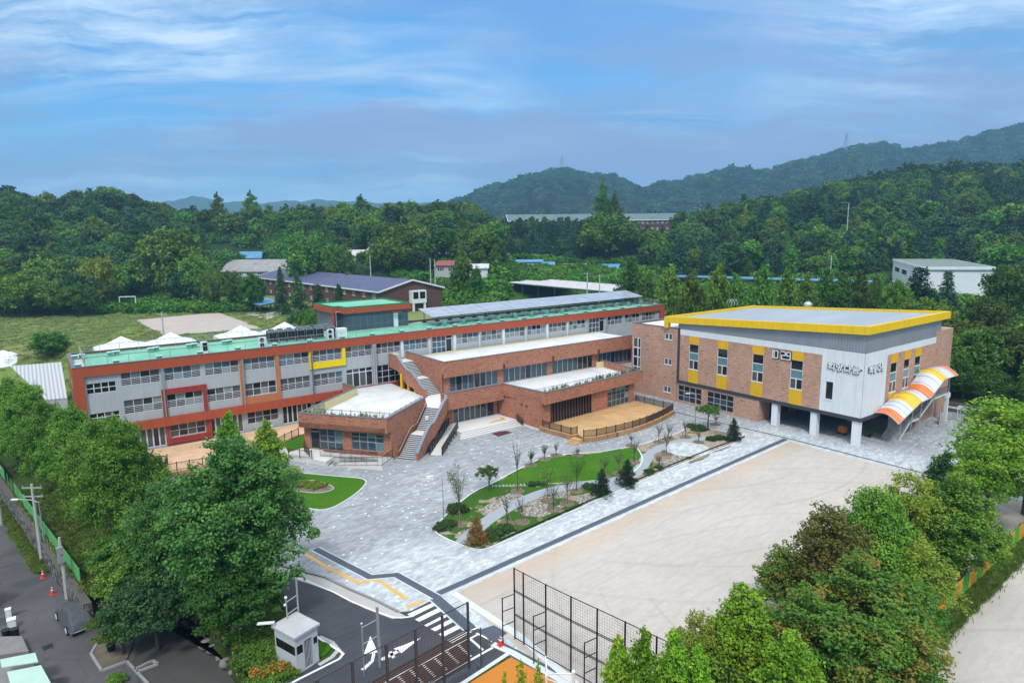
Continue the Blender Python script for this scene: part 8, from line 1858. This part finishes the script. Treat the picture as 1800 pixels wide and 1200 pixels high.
S = [(808, 921, 813, 'white leaved birch like sapling by the lamp post at the island tip', 900, 1.15, l_twig, .06), (892, 920, 868, 'bare forked sapling just right of the winding path start', 0, .8, None, .05), (918, 917, 872, 'bare sapling between the path and the gravel ovals', 40, .8, None, .05), (910, 863, 762, 'tallest bare upright sapling on the lawn edge', 120, .7, l_twig, .04), (962, 880, 818, 'leafy thin sapling above the middle soil discs', 420, 1.1, l_mid, .06), (973, 895, 850, 'staked thin sapling over the lowest soil disc', 120, .7, l_mid, .05), (997, 885, 826, 'reddish staked sapling next to the small conifer', 160, .8, l_brown, .05), (1013, 863, 800, 'wide thin sapling with green haze of leaves by the path', 620, 1.2, l_mid, .06), (978, 800, 777, 'small round headed sapling at the paving edge above the lawn', 80, .5, l_brown, .04), (933, 817, 792, 'short leafy shrub at the upper left lawn corner', 260, .5, l_mid, .06), (957, 807, 783, 'short leafy shrub second along the upper lawn edge', 240, .5, l_mid, .06), (1062, 838, 800, 'thin sapling in the lower lawn behind the dark conifer', 140, .9, l_twig, .05), (1088, 832, 788, 'staked thin sapling beside the middle conifer', 120, .8, l_twig, .05), (1115, 812, 768, 'bare sapling at the right end of the lawn', 50, .9, l_twig, .05), (1172, 798, 757, 'bare spreading sapling left of the paved circle', 0, .9, None, .05), (1158, 817, 800, 'short reddish shrub on the tan gravel', 90, .5, l_brown, .05), (1228, 777, 756, 'staked short sapling above the paved circle', 60, .5, l_brown, .05), (1158, 777, 741, 'bare sapling on the far edge of the island', 40, .8, l_twig, .05), (1176, 770, 744, 'bare sapling next to the far edge one, nearer the hall', 60, .7, l_twig, .05), (1205, 768, 738, 'grey leaved sapling on the far edge beside the round pine', 120, .6, l_twig, .05), (1110, 783, 762, 'small bare sapling on the paving side left of the stone edging', 50, .6, l_twig, .04), (1015, 800, 790, 'tiny dark leaved shrub on the upper lawn edge', 90, .35, l_dark, .05), (1258, 745, 728, 'wispy sapling between the round pine and the hall', 60, .5, l_twig, .04)]
for i, (px, py, top, lab, dn, sp_, lm, ls) in enumerate(S): sapling(px, py, top, lab, dn, sp_, lm, ls, seed=i, stakes=top < py-24, z=.07)
pr_fir = tree_protos('small_conifer', spec(kind='cone', Rr=1.25, z0=.1, z1=3.2, n=9000, size=.055, k=22, rf=.34, trunk_r=.06, limbs=2), leaf('dark needles', (.008, .026, .012), (.02, .05, .02), (.03, .065, .025), .1, .05), m_bark, False, 2)
pr_gfir = tree_protos('gold_conifer', spec(kind='cone', Rr=1.25, z0=.1, z1=3.2, n=9000, size=.055, k=22, rf=.34, trunk_r=.06, limbs=2), l_gold, m_bark, False, 1)
def fir(px, py, top, r, lab, pr, i=0): p = G(px, py, .07); h = height_at(px, top, p, .07); near('small_conifer', lab, p.x, p.y, (r/1.25, r/1.25, h/3.2), pr, i, z=.05)
fir(838, 957, 907, .95, 'conifer with rusty orange tips at the lower corner of the island', pr_gfir); fir(1058, 870, 824, .95, 'dark small conifer left of the gap in the black edging', pr_fir); fir(1102, 852, 808, 1.1, 'dark small conifer right of the gap in the black edging', pr_fir, 1); fir(1289, 774, 735, 1.0, 'dark small conifer at the far tip of the island', pr_fir, 1)
pr_umb = tree_protos('umbrella_pine', spec(kind='umbrella', Rr=1.6, z0=1.5, z1=2.7, n=9000, size=.055, k=22, rf=.30, flat=.6, trunk_r=.09, limbs=5, upn=.7), leaf('round pine', (.04, .12, .012), (.08, .20, .02), (.11, .24, .03), .1, .05), m_bark, False, 1)
p = G(1244, 754); near('umbrella_pine', 'flat topped round pine trained over the far end of the island', p.x, p.y, 1.15, pr_umb, z=.05); p = G(860, 863); near('cloud_pine', 'crooked dark trunked bonsai pine at the lawn corner', p.x, p.y, (.95, .95, .88), tree_protos('cloud_pine', spec(kind='umbrella', Rr=1.5, z0=1.0, z1=2.9, n=5200, size=.06, k=16, rf=.26, flat=.6, trunk_r=.1, limbs=7, upn=.6), leaf('bonsai leaves', (.05, .10, .015), (.10, .17, .03), (.15, .22, .05), .1), m_bark, False, 1), z=.05)
pr_jun = tree_protos('juniper', spec(kind='dome', Rr=1., z0=-.1, z1=.62, n=5200, size=.06, k=24, rf=.28, trunk_r=.02, limbs=2, upn=.8), l_juniper, m_bark, False, 2)
for i, (px, py, sx, lab) in enumerate(((778, 928, 1.0, 'spiky green juniper at the left tip of the island'), (790, 922, .9, 'spiky green juniper behind the tip one'), (803, 897, 1.2, 'broad juniper along the upper left kerb'), (858, 945, 1.1, 'juniper right of the rusty conifer'), (873, 939, 1.1, 'juniper mound second right of the rusty conifer'), (888, 931, 1.0, 'juniper mound third right of the rusty conifer'), (1037, 857, .9, 'round green shrub left of the dark small conifer'), (1228, 755, 1.3, 'wide green shrub beneath the round pine'), (1216, 750, .9, 'green shrub left of the round pine'), (1252, 773, .95, 'low green hedge clump near the far tip'), (1266, 771, .95, 'low green hedge clump beside the far conifer'), (1142, 829, .7, 'small dark leafy clump on the black edging'), (1158, 822, .6, 'second small dark leafy clump on the black edging'), (935, 852, .7, 'low dark clump on the lower lawn edge'), (950, 851, .7, 'low dark clump next along the lower lawn edge'))):
    p = G(px, py, .05); near('juniper', lab, p.x, p.y, (sx, sx, sx*.95), pr_jun, i, z=.05, cat='shrub')
q = MB()
for i in range(13): a = Vector(G(866+i*6.2, 856-i*.35, .08)); q.box(a.x-.035, a.x+.035, a.y-.035, a.y+.035, .08, .30)
o = q.build('picket_edging', m_whitep); tag(o, 'row of short white pickets along the lower lawn edge', 'edging')
# flower bed
pr_fl = tree_protos('bedding', spec(kind='dome', Rr=.5, z0=0, z1=.45, n=900, size=.05, k=12, rf=.4, trunk_r=.01, limbs=1), l_olive, m_bark, False, 2)
for i in range(14):
    a = i*2.399; r = math.sqrt((i+.5)/14)*.85; p = G(547+31*r*math.cos(a), 854+7.5*r*math.sin(a)); near('bedding_plant', 'yellow green bedding plant in the oval flower bed on the small lawn', p.x, p.y, rng.uniform(.7, 1.2), pr_fl, i, z=.05, cat='plant', group='bedding plants in the oval flower bed')
q = MB(); P = ell(547, 856, 38, 11, .05, wob=.05); [q.beam((*a, .07), (*b, .07), .1, .06) for a, b in zip(P, P[1:]+P[:1])]; tag(q.build('bed_edging', m_conc), kind='structure')
# roof planting
pr_rp = tree_protos('roof_plant', spec(kind='column', Rr=.28, z0=.05, z1=.95, n=260, size=.06, k=8, rf=.5, trunk_r=.015, limbs=3), l_twig, m_barkl, True, 3)
for i in range(20):
    f = (i+.5)/20; x = 25.4+(31.9-25.4)*f+rng.uniform(-.1, .1); y = 78.5+(70.1-78.5)*f+rng.uniform(-.2, .2); near('roof_plant', 'sparse young plant in the bed on the low brick roof', x+.3, y+.25, rng.uniform(.8, 1.25), pr_rp, i, z=4.5, cat='plant', group='sparse young plants on the low brick roof')
for i in range(34):
    f = (i+.5)/34; x = 55.6+(75-55.6)*f; y = 68.2+(69.6-68.2)*f+rng.uniform(-.4, .4); near('roof_plant', 'sparse young plant in the bed on the long terrace', x, y, rng.uniform(.7, 1.2)*(1 if f < .5 else 1.25), pr_rp, i, z=4.62, cat='plant', group='sparse young plants on the long terrace')
# person-like statue and benches on the deck
t = thing('garden_statue', 'dark bronze seated figure on the pale deck', 'statue', G(260, 810, .6)); p = G(260, 812, .6); q = MB(); q.box(p.x-.4, p.x+.4, p.y-.25, p.y+.25, .6, .95); q.ico(p+Vector((0, 0, .65)), .25, .22, .4, sub=2); q.ico(p+Vector((.03, 0, 1.15)), .13, .13, .16, sub=2); q.tube(p+Vector((.1, 0, .8)), p+Vector((.75, .1, .75)), .07); q.build('figure', dirty((.05, .065, .055), .3, 3, .5, name='bronze'), t)

# ------------------------------------------------------------ haze
q = MB(); q.box(-1900, 3150, -1900, 3150, -4, 275)
hm = bpy.data.materials.new('haze air'); hm.use_nodes = True; nt = NT(hm.node_tree); out = nt.n('ShaderNodeOutputMaterial'); v = nt.n('ShaderNodeVolumePrincipled'); v.inputs['Color'].default_value = (.34, .70, 1, 1); v.inputs['Density'].default_value = .00034; v.inputs['Anisotropy'].default_value = .2; nt.nt.links.new(v.outputs[0], out.inputs['Volume'])
tag(q.build('haze', hm), 'thin blue haze over the whole valley', 'haze', None, 'stuff')
